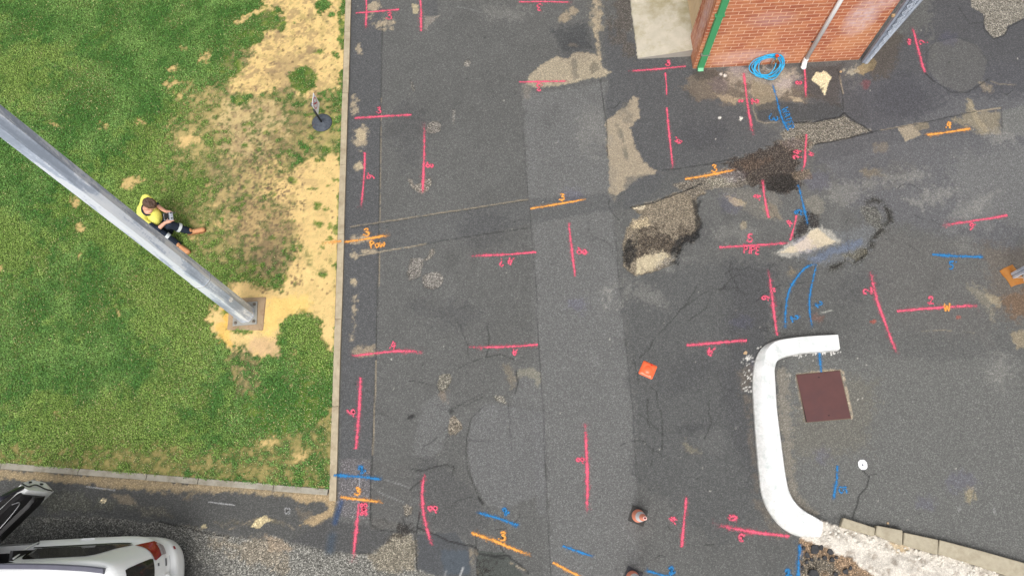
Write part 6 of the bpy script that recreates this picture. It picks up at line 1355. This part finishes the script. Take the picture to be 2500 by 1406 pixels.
K('white', [([(716, 1188), (717, 1192)], 1, 0, 0)], [('ES', 702, 1247, 12, -94, 2.2)], 'thin white letters sprayed on the asphalt strip below the lawn corner')
K('white', [([(512, 1225), (545, 1229), (577, 1233)], 3, 0, 0)], [], 'thin white dash on the asphalt strip, middle of the lawn front')
K('white', [([(215, 1188), (250, 1192), (286, 1197)], 3.4, 0, 0)], [], 'thin white dash on the asphalt strip right of the open car door')
# ------------------------------------------------------------------ the white car
def car():
    XR, YC = -5.08, -0.67
    t = empty('parked_car', (XR - 2.4, YC, 0), 'white SUV parked below the lawn with its front right door wide open', 'car')
    paint = smat('white_car_paint', (0.88, 0.89, 0.88), 0.3, 0, 0.015, 2, 0, 80, 0.5, coat=0.25)
    glass = smat('dark_tinted_glass', (0.018, 0.017, 0.014), 0.08, 0, 0.4, 2, 0, 80, 0.6)
    black = smat('black_trim', (0.012, 0.012, 0.014), 0.45, 0, 0.3, 6); dkg = smat('dark_grey_rail', (0.10, 0.10, 0.13), 0.45, 0.2, 0.1, 9)
    LV = [(.20, .84, .12, 4.55), (.30, .90, .04, 4.62), (.42, .925, .0, 4.68), (.60, .935, .0, 4.70), (.665, .93, .02, 4.70), (.70, .93, .07, 4.68), (.80, .945, .085, 4.64), (.90, .945, .09, 4.55), (.97, .885, .095, 4.40),
          (1.03, .835, .10, 3.85), (1.08, .815, .105, 3.70), (1.30, .75, .17, 3.25), (1.50, .69, .24, 2.9), (1.60, .665, .29, 2.7), (1.655, .64, .34, 2.55), (1.69, .595, .43, 2.42), (1.715, .50, .66, 2.3), (1.73, .30, .95, 2.1), (1.734, .10, 1.2, 1.9)]
    def lv(z):
        zs = [q[0] for q in LV]; return [float(np.interp(z, zs, [q[i] for q in LV])) for i in (1, 2, 3)]
    Lc, p = 1.0, 5.0
    def curve(s, z):
        """s 0..1 rear centre to the flank, 1..2 along the flank, 2..3 round the nose"""
        w, ur, uf = lv(z); Lr = min(Lc, (uf - ur) * .4)
        if s <= 1: th = s * PI / 2; return ur + Lr * (1 - abs(math.cos(th)) ** (2 / p)), w * abs(math.sin(th)) ** (2 / p)
        if s <= 2: return (ur + Lr) + (s - 1) * (uf - Lr - ur - Lr), w
        th = (3 - s) * PI / 2; return uf - Lr * (1 - abs(math.cos(th)) ** (2 / p)), w * abs(math.sin(th)) ** (2 / p)
    W_ = lambda u, v, z: Vector((XR - u, YC + v, z))
    def side_v(u, z):
        w, ur, uf = lv(z); q = (Lc - (u - ur)) / Lc
        return w if q <= 0 else w * max(0, 1 - min(1, q) ** p) ** (1 / p)
    ss = [k / 14 for k in range(15)] + [1 + k / 24 for k in range(1, 25)] + [2 + k / 10 for k in range(1, 11)]
    zz = []; 
    for a, b in zip(LV[:-1], LV[1:]):
        n = max(1, int((b[0] - a[0]) / 0.06)); zz += [a[0] + (b[0] - a[0]) * k / n for k in range(n)]
    zz.append(LV[-1][0])
    V = []; Fc = []; idx = {}
    for i, z in enumerate(zz):
        for j, s in enumerate(ss):
            u, v = curve(s, z)
            for sg in (1, -1): idx[i, j, sg] = len(V); V.append(W_(u, v * sg, z))
    for i in range(len(zz) - 1):
        for j in range(len(ss) - 1):
            u = sum(curve(ss[q], zz[i])[0] for q in (j, j + 1)) / 2
            for sg in (1, -1):
                if sg == 1 and 0.36 < zz[i] < 1.56 and 1.92 < u < 3.02 and ss[j] >= 0.99: continue
                f = (idx[i, j, sg], idx[i, j + 1, sg], idx[i + 1, j + 1, sg], idx[i + 1, j, sg]); Fc.append(f if sg == 1 else f[::-1])
    top = len(zz) - 1
    for j in range(len(ss) - 1): Fc.append((idx[top, j, 1], idx[top, j + 1, 1], idx[top, j + 1, -1], idx[top, j, -1]))
    me = bpy.data.meshes.new('body'); me.from_pydata([tuple(v) for v in V], [], Fc); me.update()
    bm = bmesh.new(); bm.from_mesh(me); bmesh.ops.remove_doubles(bm, verts=bm.verts, dist=0.0008); bmesh.ops.recalc_face_normals(bm, faces=bm.faces); bm.to_mesh(me); bm.free()
    body = link_mesh('body', me, paint, t, True)
    def patch(name, rows, m, off=0.004, n=14, sg=1, parent=t, fn=None):
        """rows: (z, a0, a1) ranges of u on the flank, or of s on the rear curve when fn='s'"""
        V = []; Fc = []
        for (z, a0, a1) in rows:
            for k in range(n + 1):
                a = a0 + (a1 - a0) * k / n
                if fn == 's': u, v = curve(a, z); u2, v2 = curve(a + 0.01, z)
                else: u, v = a, side_v(a, z); u2, v2 = a + .01, side_v(a + .01, z)
                du, dv = u2 - u, v2 - v; L_ = math.hypot(du, dv) or 1; nu, nv = -dv / L_, du / L_
                q = W_(u + nu * off, (v + nv * off) * sg, z + off * 0.3); V.append(q)
        for i in range(len(rows) - 1):
            for k in range(n): Fc.append((i * (n + 1) + k, i * (n + 1) + k + 1, (i + 1) * (n + 1) + k + 1, (i + 1) * (n + 1) + k))
        return obj(name, V, Fc, m, parent, True)
    for sg in (1, -1):
        patch('side_window', [(1.035, .47, 1.86), (1.10, .54, 1.865), (1.2, .64, 1.855), (1.3, .69, 1.83), (1.42, .78, 1.78), (1.475, .88, 1.72)], glass, 0.006, 20, sg)
        patch('window_trim', [(1.012, .50, 1.9), (1.032, .53, 1.9)], black, 0.009, 20, sg)
        patch('door_gap', [(.4, 1.16, 1.168), (.7, 1.15, 1.158), (1.0, 1.02, 1.028)], black, 0.002, 1, sg)
        lr = patch('tail_lamp', [(.80, .29, .43), (.86, .275, .50), (.90, .27, .56), (.95, .27, .62), (1.0, .275, .70), (1.03, .28, .75), (1.055, .31, .77)], smat('red_lamp', (0.24, 0.002, 0.012), 0.15, 0, 0.25, 14, 0, 80, 0.6, coat=0.5), 0.010, 20, sg, t, 's')
        patch('clear_lens', [(.785, .29, .44), (.83, .275, .47), (.875, .275, .50), (.915, .28, .50)], smat('silver_lens', (0.55, 0.5, 0.5), 0.2, 0.3, 0.25, 30), 0.0135, 14, sg, lr, 's')
        patch('lens_bar', [(.845, .28, .48), (.858, .28, .48)], smat('grey_lens_bar', (0.25, 0.2, 0.2), 0.3), 0.016, 8, sg, lr, 's')
        patch('reflector', [(.60, .37, .43), (.635, .37, .43)], smat('red_reflector', (0.28, 0.004, 0.015), 0.3), 0.006, 6, sg, t, 's')
        patch('panel_seam', [(.70, .02, .27), (.706, .02, .27)], smat('grey_seam', (0.35, 0.35, 0.36), 0.5), 0.003, 16, sg, t, 's')
        # roof rail
        pts = [(.47, .50), (.52, .515), (.8, .555), (1.3, .60), (2.0, .635), (2.5, .64)]
        P = smooth_path(pts, 5); bm = bmesh.new(); rg = []
        for (u, v) in P:
            z0 = 1.66 + 0.03 * min(1, (u - .4) / .5); rg.append([bm.verts.new(W_(u, (v + dv) * sg, z0 + dz)) for dv, dz in ((-.035, .0), (-.035, .055), (-.02, .066), (.02, .066), (.035, .055), (.035, -.02))])
        for A, B in zip(rg[:-1], rg[1:]):
            for k in range(6): bm.faces.new((A[k], A[(k + 1) % 6], B[(k + 1) % 6], B[k]))
        bm.faces.new(rg[0]); bm.faces.new(rg[-1]); bobj('roof_rail', bm, dkg, t)
        # handle
        for uh in ((1.20,) if sg == 1 else (1.2, 2.3)):
            bm = bmesh.new(); tube(bm, smooth_path([W_(uh - .1, (side_v(uh, .915) + .0) * sg, .915), W_(uh - .07, (side_v(uh, .915) + .002) * sg, .92), W_(uh + .07, (side_v(uh, .915) + .002) * sg, .92), W_(uh + .1, side_v(uh, .915) * sg, .915)], 4), .011, 8); bobj('door_handle', bm, paint, t, True)
        for uw in (0.95, 3.75):
            q = W_(uw, .80 * sg, .35); M = Matrix.Translation(q) @ Matrix.Rotation(PI / 2 * -sg, 4, 'X')
            bm = bmesh.new(); lathe(bm, [(.21, -.02), (.24, .11), (.33, .145), (.355, .12), (.355, -.1), (.2, -.1)], 36); bmesh.ops.transform(bm, matrix=M, verts=bm.verts); w = bobj('wheel', bm, black, t, True)
            bm = bmesh.new(); lathe(bm, [(0, .10), (.05, .11), (.16, .085), (.22, .115), (.24, .11)], 20); bmesh.ops.transform(bm, matrix=M, verts=bm.verts); bobj('rim', bm, smat('alloy_rim', (.5, .5, .52), .35, .8), w, True)
    patch('rear_window', [(1.075, 0.0, .33), (1.12, 0, .345), (1.3, 0, .335), (1.48, 0, .31), (1.52, 0, .29)], glass, 0.006, 14, 1, t, 's'); patch('rear_window', [(1.075, 0.0, .33), (1.12, 0, .345), (1.3, 0, .335), (1.48, 0, .31), (1.52, 0, .29)], glass, 0.006, 14, -1, t, 's')
    for (z, n, s0) in ((.985, 3, .21), (.80, 7, .22)):
        bm = bmesh.new()
        for k in range(n):
            s = s0 - k * .012; u, v = curve(s, z); box(bm, W_(u - .002, v - .010, z - .012), W_(u - .011, v + .004, z + .012))
            if k % 2: box(bm, W_(u - .003, v - .016, z - .001), W_(u - .012, v + .010, z + .003))
        bobj('lettering', bm, smat('dark_chrome', (.12, .12, .13), .3, .6), t)
    bm = bmesh.new(); bmesh.ops.create_uvsphere(bm, u_segments=24, v_segments=16, radius=1, matrix=Matrix.Translation(W_(.05, .12, .80)) @ Matrix.Diagonal((.09, .30, .10, 1))); bobj('tailgate_garnish', bm, paint, t, True)
    # windscreen and far side glass read as one dark strip
    V = []; 
    for (z, k) in ((1.05, 0), (1.62, 1)):
        for sg in (-1, 1): w, ur, uf = lv(z); V.append(W_(uf + .012, w * .80 * sg, z))
    obj('windscreen', V, [(0, 1, 3, 2)], glass, t)
    # cabin seen through the open door
    bm = bmesh.new(); box(bm, W_(3.1, -.7, .34), W_(1.7, .84, .40)); bobj('cabin_floor', bm, black, t)
    bm = bmesh.new(); box(bm, W_(1.90, -.72, .40), W_(1.86, .82, 1.50)); bobj('cabin_liner', bm, black, t)
    for v in (.40, -.40):
        bm = bmesh.new(); box(bm, W_(2.75, v - .25, .45), W_(2.2, v + .25, .68), None, .05); box(bm, W_(2.22, v - .24, .6), W_(2.02, v + .24, 1.3), None, .06); box(bm, W_(2.18, v - .12, 1.33), W_(2.05, v + .12, 1.5), None, .04); bobj('seat', bm, smat('dark_seat', (.03, .028, .03), .7), t)
    bm = bmesh.new(); box(bm, W_(3.05, .80, .34), W_(1.92, .905, .41), None, .01); bobj('door_sill', bm, paint, t)
    bm = bmesh.new(); tube(bm, smooth_path([W_(1.925, .90, .42), W_(1.925, .925, .8), W_(1.92, .885, 1.03), W_(1.88, .79, 1.3), W_(1.84, .715, 1.5)], 5), .012, 8); bobj('pillar_edge', bm, paint, t, True)
    # open door
    hx, hy, ph = -8.08, 0.23, math.radians(46); M = Matrix.Translation((hx, hy, 0)) @ Matrix.Rotation(ph, 4, 'Z'); Ld = 1.12
    def sect(name, prof, x0, x1, m, parent, n=10, bev=0, taper=None):
        bm = bmesh.new(); rg = []
        for k in range(n + 1):
            x = x0 + (x1 - x0) * k / n
            rg.append([bm.verts.new(M @ Vector((x, y, z))) for y, z in ((taper(x, y, z)) if taper else (y, z) for y, z in prof)])
        q = len(prof)
        for A, B in zip(rg[:-1], rg[1:]):
            for k in range(q): bm.faces.new((A[k], A[(k + 1) % q], B[(k + 1) % q], B[k]))
        bm.faces.new(rg[0][::-1]); bm.faces.new(rg[-1]); return bobj(name, bm, m, parent)
    door = sect('open_door', [(-.05, .33), (.05, .33), (.085, .5), (.095, .8), (.07, .95), (.04, 1.01), (-.02, 1.01), (-.07, .95), (-.075, .5)], 0, Ld, paint, t)
    door['label'] = 'open front right door of the white car'
    bm = bmesh.new(); rg = []
    for (x, e) in ((.06, .03), (.12, .0), (.9, 0), (1.0, .02), (1.04, .05)):
        rg.append([bm.verts.new(M @ Vector((x, y, z))) for y, z in ((-.07, .40 + e), (-.115 + e * .3, .45 + e), (-.135 + e * .5, .62), (-.175 + e, .70), (-.175 + e, .74), (-.125 + e * .5, .77), (-.12 + e * .4, .93 - e), (-.085, 1.0 - e * .3), (.072, 1.022 - e * .3), (.06, .9))])
    for A, B in zip(rg[:-1], rg[1:]):
        for k in range(10): bm.faces.new((A[k], A[(k + 1) % 10], B[(k + 1) % 10], B[k]))
    bm.faces.new(rg[0][::-1]); bm.faces.new(rg[-1]); trim = bobj('inner_trim', bm, smat('black_door_trim', (.016, .015, .016), .5, 0, .3, 8), door, False)
    bm = bmesh.new(); tube(bm, smooth_path([M @ Vector(q) for q in ((.1, -.13, .80), (.5, -.135, .83), (.85, -.13, .90), (.93, -.12, .96), (.86, -.09, 1.0))], 6), .008, 8); bobj('trim_strip', bm, smat('silver_strip', (.4, .4, .42), .3, .6), trim, True)
    bm = bmesh.new(); tube(bm, [M @ Vector((.12 + .12 * math.cos(a), -.125, .55 + .1 * math.sin(a))) for a in [k * PI / 9 for k in range(18)]], .006, 6, True); bobj('speaker_ring', bm, smat('grey_ring', (.2, .2, .21), .4), trim, True)
    fr = [(.02, .0, 1.0), (.32, -.09, 1.30), (.62, -.16, 1.47), (.92, -.19, 1.53), (1.05, -.17, 1.46), (1.11, -.02, 1.02)]
    bm = bmesh.new(); tube(bm, smooth_path([M @ Vector(q) for q in fr], 6), .034, 8); bobj('window_frame', bm, smat('dark_door_frame', (.03, .03, .05), .35), door, True)
    bm = bmesh.new(); tube(bm, smooth_path([M @ (Vector(q) + Vector((0, -.028, .006))) for q in fr[1:]], 6), .007, 6); bobj('frame_line', bm, smat('chrome_line', (.25, .25, .28), .3, .3), door, True)  # thin silver line along the window frame
    P = [M @ Vector(q) for q in ((.06, .0, 1.0), (.33, -.085, 1.28), (.62, -.155, 1.45), (.92, -.185, 1.51), (1.03, -.165, 1.44), (1.09, -.02, 1.0))]; obj('door_glass', P, [tuple(range(6))], glass, door)
    # jamb: wide white end of the door with its black seal
    V = [M @ Vector(q) for q in ((Ld + .002, -.07, .97), (Ld + .012, .07, .96), (Ld + .05, .11, .75), (Ld + .04, .09, .45), (Ld + .0, .04, .33), (Ld + .002, -.07, .42), (Ld + .004, -.08, .7))]; obj('door_jamb', V, [tuple(range(7))], paint, door)
    bm = bmesh.new(); tube(bm, smooth_path([M @ Vector(q) for q in ((Ld + .012, .06, .985), (Ld + .016, -.01, .90), (Ld + .03, .03, .72), (Ld + .02, -.03, .55), (Ld + .01, -.05, .38))], 6), .009, 8); bobj('seal', bm, black, door, True)
    bm = bmesh.new(); box(bm, (Ld + .03, .055, .8), (Ld + .05, .075, .84), M); box(bm, (Ld + .03, .04, .55), (Ld + .05, .06, .60), M); bobj('latch', bm, black, door)
car()

# ------------------------------------------------------------------ the seated person
def capsule(bm, p0, p1, r0, r1, n=14):
    p0, p1 = Vector(p0), Vector(p1); d = p1 - p0; Ln = max(d.length, 1e-4); M = Matrix.Translation(p0) @ d.to_track_quat('Z', 'Y').to_matrix().to_4x4()
    pr = [(0, -r0)] + [(r0 * math.cos(a), r0 * math.sin(a)) for a in (-1.1, -.6, 0)] + [(r1 * math.cos(a), Ln + r1 * math.sin(a)) for a in (0, .6, 1.1)] + [(0, Ln + r1)]
    b2 = bmesh.new(); lathe(b2, pr, n); bmesh.ops.transform(b2, matrix=M, verts=b2.verts)
    vs = {}; 
    for v in b2.verts: vs[v] = bm.verts.new(v.co)
    for f in b2.faces: bm.faces.new([vs[v] for v in f.verts])
    b2.free()
def ell(bm, c, r, rot=None):
    M = Matrix.Translation(c) @ (rot.to_4x4() if rot is not None else Matrix.Identity(4)) @ Matrix.Diagonal((*r, 1))
    bmesh.ops.create_uvsphere(bm, u_segments=20, v_segments=14, radius=1, matrix=M)
def fuse(name, bm, m, parent, vox=0.007, sm=3, amp=0.0, asc=12):
    """fuse overlapping volumes into one continuous skin"""
    bmesh.ops.recalc_face_normals(bm, faces=bm.faces)
    me = bpy.data.meshes.new('tmp'); bm.to_mesh(me); bm.free(); o = bpy.data.objects.new('tmp', me); C.objects.link(o)
    md = o.modifiers.new('r', 'REMESH'); md.mode = 'VOXEL'; md.voxel_size = vox
    s = o.modifiers.new('s', 'SMOOTH'); s.iterations = sm; s.factor = 0.5
    bpy.context.view_layer.update(); dg = bpy.context.evaluated_depsgraph_get(); me2 = bpy.data.meshes.new_from_object(o.evaluated_get(dg)); bpy.data.objects.remove(o)
    me2.name = name
    if amp:
        N = len(me2.vertices); co = np.empty(N * 3); me2.vertices.foreach_get('co', co); co = co.reshape(-1, 3); no = np.empty(N * 3); me2.vertices.foreach_get('normal', no); no = no.reshape(-1, 3)
        d = fbm(co[:, 0] + co[:, 2] * .7, co[:, 1] - co[:, 2] * .5, asc, 33, 3) - .5; co += no * (d * 2 * amp)[:, None]; me2.vertices.foreach_set('co', co.ravel())
    return link_mesh(name, me2, m, parent, True)
def person():
    skin = smat('skin', col(226, 170, 146), 0.5, 0, 0.06, 12, 0.001, 200, 0.4)
    t_loc = at(405, 566, 0)
    A = at
    hipU, hipD = A(413, 558, 0) + Vector((0, 0, .14)), A(401, 574, 0) + Vector((0, 0, .14))
    kU, kD = A(414, 548, .40), A(384, 562, .37); aU, aD = A(465, 565, .11), A(436, 599, .10); toU, toD = A(494, 562, .065), A(453, 611, .06)
    sU, sD = A(357, 486, .55), A(344, 536, .55); eU, eD = A(384, 503, .42), A(383, 562, .42); wU, wD = A(404, 516, .46), A(403, 544, .50)
    pel = (hipU + hipD) / 2; ch = (sU + sD) / 2; nk = A(357, 509, .61); hd = A(365, 500, .735)
    gaze = (A(418, 530, .44) - hd).normalized(); side = (sD - sU).normalized()      # side points to the person's right
    side = (side - gaze * side.dot(gaze)).normalized(); upv = side.cross(gaze).normalized()
    if upv.z < 0: upv = -upv
    bm = bmesh.new()
    capsule(bm, pel, (pel + ch) / 2, .135, .12); capsule(bm, (pel + ch) / 2, ch + Vector((0, 0, -.08)), .12, .13)
    capsule(bm, sU, sD, .06, .06); capsule(bm, ch, nk, .075, .058); capsule(bm, nk, hd, .055, .055)
    Rh = Matrix((tuple(side), tuple(gaze), tuple(upv))).transposed()
    ell(bm, hd + upv * .02 - gaze * .015, (.076, .098, .10), Rh); ell(bm, hd + gaze * .045 - upv * .055, (.052, .05, .06), Rh)   # skull, jaw
    capsule(bm, hd + gaze * .085 + upv * .005, hd + gaze * .108 - upv * .025, .009, .014)                                          # nose
    for sg in (1, -1): ell(bm, hd + side * .078 * sg - gaze * .01 - upv * .005, (.012, .02, .032), Rh)                          # ears
    for s, e, w in ((sU, eU, wU), (sD, eD, wD)): capsule(bm, s, e, .052, .042); capsule(bm, e, w, .041, .028)
    for h, k, a, to in ((hipU, kU, aU, toU), (hipD, kD, aD, toD)): capsule(bm, h, k, .085, .06); capsule(bm, k, a, .056, .038); capsule(bm, a - Vector((0, 0, .03)), to, .036, .03)
    # hands: palm, four bent fingers of unequal length, thumb
    ctl = A(418, 528, .50); cx_ = (A(419.5, 538, .50) - A(416.5, 518, .50)).normalized()      # long axis of the controller
    fw = cx_.cross(Vector((0, 0, 1))).normalized();  fw = -fw if fw.x < 0 else fw
    for w, sg in ((wU, -1), (wD, 1)):
        end = ctl + cx_ * sg * .082; pd = (end + Vector((0, 0, -.012)) - w); palm = w + pd * .62
        capsule(bm, w, palm, .026, .030); capsule(bm, w + Vector((0, 0, .006)), palm + fw * .012, .024, .026)
        for k, (ln, off) in enumerate(((.036, .030), (.042, .012), (.040, -.006), (.031, -.022))):
            r = palm + fw * off + pd.normalized() * .012; k1 = r + pd.normalized() * ln * .7 + Vector((0, 0, -.016)); k2 = k1 - cx_ * sg * .018 + Vector((0, 0, -.012)); 
            capsule(bm, r, k1, .0098, .0088, 8); capsule(bm, k1, k2, .0088, .0075, 8)
        th0 = palm - fw * .024 + Vector((0, 0, .012)); th1 = th0 - cx_ * sg * .022 + Vector((0, 0, .018)); th2 = th1 - cx_ * sg * .02 + fw * .014 + Vector((0, 0, -.001))
        capsule(bm, th0, th1, .0125, .0105, 8); capsule(bm, th1, th2, .0105, .0085, 8)
    o = fuse('person', bm, skin, None, 0.0055, 2)
    tag(o, 'person in a yellow work shirt sitting on the lawn with a drone controller', 'person')
    # hair
    hm, n, l, b = newmat('brown_hair'); v = coords(n, l); f = noise(n, l, v, 70, 5, .8, 1.0)
    l.new(mixc(n, l, ramp(n, l, f, [(.35, 0.), (.7, 1.)]), col(58, 42, 34), col(128, 98, 80)), b.inputs['Base Color']); b.inputs['Roughness'].default_value = .6; l.new(bump(n, l, f, .006, 1.0), b.inputs['Normal'])
    bm = bmesh.new(); ell(bm, hd + upv * .043 - gaze * .028, (.086, .108, .094), Rh); ell(bm, hd + upv * .02 - gaze * .055, (.076, .07, .085), Rh); ell(bm, hd + upv * .07 + gaze * .045, (.062, .05, .04), Rh)
    for k in range(46):
        th, ph = rnd.uniform(0, 2 * PI), rnd.uniform(0, .9); q = hd + upv * .05 - gaze * .025 + side * math.cos(th) * .075 * math.sin(ph + .5) + gaze * math.sin(th) * .092 * math.sin(ph + .5) + upv * .082 * math.cos(ph + .2); ell(bm, q, (.017, .022, .012), Rh)
    fuse('hair', bm, hm, o, .0055, 2, .004, 60)
    # yellow shirt over a navy one
    ye = smat('yellow_hi_vis', (.80, .76, .16), 0.8, 0, .06, 14, .004, 40, .2); nv = smat('navy_cloth', col(42, 50, 66), .85, 0, .2, 12, .004, 60, .2)
    mid = (pel + ch) / 2
    bm = bmesh.new(); capsule(bm, mid + Vector((.0, 0, -.03)), ch + Vector((.02, 0, -.07)), .155, .16); capsule(bm, sU + Vector((0, 0, -.005)), sD + Vector((0, 0, -.005)), .088, .088)
    capsule(bm, sU, sU.lerp(eU, .62), .082, .068); capsule(bm, sD, sD.lerp(eD, .50), .082, .070); ell(bm, mid + Vector((.05, -.0, .06)), (.12, .17, .13))
    fuse('yellow_shirt', bm, ye, o, .008, 3, .010, 12)
    bm = bmesh.new(); capsule(bm, pel + Vector((0, 0, -.03)), mid + Vector((.01, 0, -.02)), .158, .162); capsule(bm, sU.lerp(eU, .55), sU.lerp(eU, .93), .062, .055); capsule(bm, sD.lerp(eD, .45), sD.lerp(eD, 1.0), .066, .058); capsule(bm, eD, eD.lerp(wD, .22), .055, .05)
    fuse('navy_shirt_part', bm, nv, o, .008, 3, .008, 14)
    # open collar and the skin inside it
    cc = nk + Vector((.012, .0, -.035)); bm = bmesh.new(); cn = (hd - ch).normalized(); c1 = side; c2 = cn.cross(c1)
    ring = [cc + c1 * .112 * math.cos(a) + c2 * .098 * math.sin(a) + Vector((0, 0, .004 * math.sin(2 * a))) for a in [k * 2 * PI / 28 for k in range(28)]]
    tube(bm, ring, .015, 8, closed=True); bobj('collar', bm, nv, o, True)
    bm = bmesh.new(); ell(bm, nk + Vector((.008, 0, -.03)), (.098, .098, .055)); fuse('neck_skin', bm, skin, o, .008, 3)
    fr = [mid + Vector((.13, -.01, .0)), ch + Vector((.155, .0, -.09)), ch + Vector((.125, .0, -.01))]; bm = bmesh.new(); tube(bm, smooth_path([q + Vector((.03, 0, .02)) for q in fr], 5), .005, 6); bobj('button_placket', bm, nv, o, True)
    # trousers, reflective band, boots
    bm = bmesh.new(); capsule(bm, hipU, hipD, .125, .125)
    for h, k, a in ((hipU, kU, aU), (hipD, kD, aD)): capsule(bm, h, k, .102, .078); capsule(bm, k, k.lerp(a, .97), .075, .060)
    fuse('trousers', bm, smat('navy_trousers', col(40, 48, 62), .85, 0, .2, 10, .005, 50, .2), o, .008, 2, .010, 12)
    for k, a in ((kU, aU), (kD, aD)):
        p0, p1 = k.lerp(a, .36), k.lerp(a, .50); bm = bmesh.new(); tube(bm, [p0, p0.lerp(p1, .5), p1], [.0835, .083, .082], 20, cap=False); bobj('reflective_band', bm, smat('silver_tape', (.62, .66, .68), .35, .1, .05, 30), o, True)
    bt = smat('tan_boot_leather', col(206, 146, 100), .6, 0, .12, 25, .003, 90); so = smat('boot_sole', col(150, 92, 60), .8)
    for a, to in ((aU, toU), (aD, toD)):
        d = to - a; d.z = 0; d.normalize(); heel = Vector((a.x, a.y, .075)) - d * .03; toe = heel + d * .235; toe.z = .078
        bm = bmesh.new(); capsule(bm, heel, toe, .043, .046); capsule(bm, heel + Vector((0, 0, .02)), a.lerp(a + Vector((0, 0, .03)), 1), .045, .046); capsule(bm, heel + d * .05 + Vector((0, 0, .02)), toe - d * .05, .04, .036)
        bt_o = fuse('boot', bm, bt, o, .006, 3)
        bm = bmesh.new(); sd_ = Vector((-d.y, d.x, 0)); pts = [heel + d * x + sd_ * y for x, y in ((-.05, -.03), (.05, -.038), (.15, -.045), (.24, -.045), (.278, -.02), (.278, .02), (.24, .045), (.15, .045), (.05, .038), (-.05, .03))]; prism(bm, pts, .034, .052); bobj('sole', bm, so, bt_o)
        bm = bmesh.new()
        for k in range(4): q = heel + d * (.10 + k * .028) + Vector((0, 0, .052 - k * .004)); tube(bm, [q - sd_ * .02, q + Vector((0, 0, .004)), q + sd_ * .02], .0035, 6)
        bobj('laces', bm, smat('boot_lace', col(236, 176, 130), .8), bt_o, True)
    # controller and phone
    t = empty('drone_controller', tuple(ctl), 'grey handheld drone controller with a dark screen in the hands of the seated person', 'controller')
    M = Matrix.Translation(ctl) @ Matrix((tuple(cx_), tuple(fw), tuple(cx_.cross(fw)))).transposed().to_4x4() @ Matrix.Rotation(math.radians(-14), 4, 'X')
    bm = bmesh.new(); box(bm, (-.078, -.030, -.018), (.078, .030, .016), M, .012); bobj('body', bm, smat('grey_plastic', col(178, 182, 190), .5, 0, .05, 12), t, True)
    bm = bmesh.new(); box(bm, (-.070, -.118, -.002), (.070, -.034, .012), M, .004); ph = bobj('phone', bm, smat('phone_edge', (.35, .36, .38), .4), t)
    bm = bmesh.new(); box(bm, (-.066, -.112, .0125), (.066, -.038, .0135), M); bobj('screen', bm, smat('dark_screen', (.02, .018, .016), .12), ph)
    for x in (-.052, .052):
        bm = bmesh.new(); lathe(bm, [(0, 0), (.015, 0), (.015, .004), (.005, .006), (.006, .02), (0, .022)], 14); bmesh.ops.transform(bm, matrix=M @ Matrix.Translation((x, .004, .016)), verts=bm.verts); bobj('thumb_stick', bm, smat('black_stick', (.02, .02, .02), .5), t, True)
    bm = bmesh.new()
    for x, y in ((-.015, .005), (0, .005), (.015, .005), (0, -.012)): lathe(bm, [(0, 0), (.0045, 0), (.0045, .002), (0, .0025)], 10, (x, y, .016))
    bmesh.ops.transform(bm, matrix=M, verts=bm.verts); bobj('button', bm, smat('dark_button', (.06, .06, .07), .5), t)
    bm = bmesh.new(); 
    for x in (-.06, -.045): tube(bm, [M @ Vector((x, .028, 0)), M @ Vector((x - .004, .075, .004))], .0045, 8)
    bobj('antenna', bm, smat('black_antenna', (.03, .03, .03), .5), t)
person()
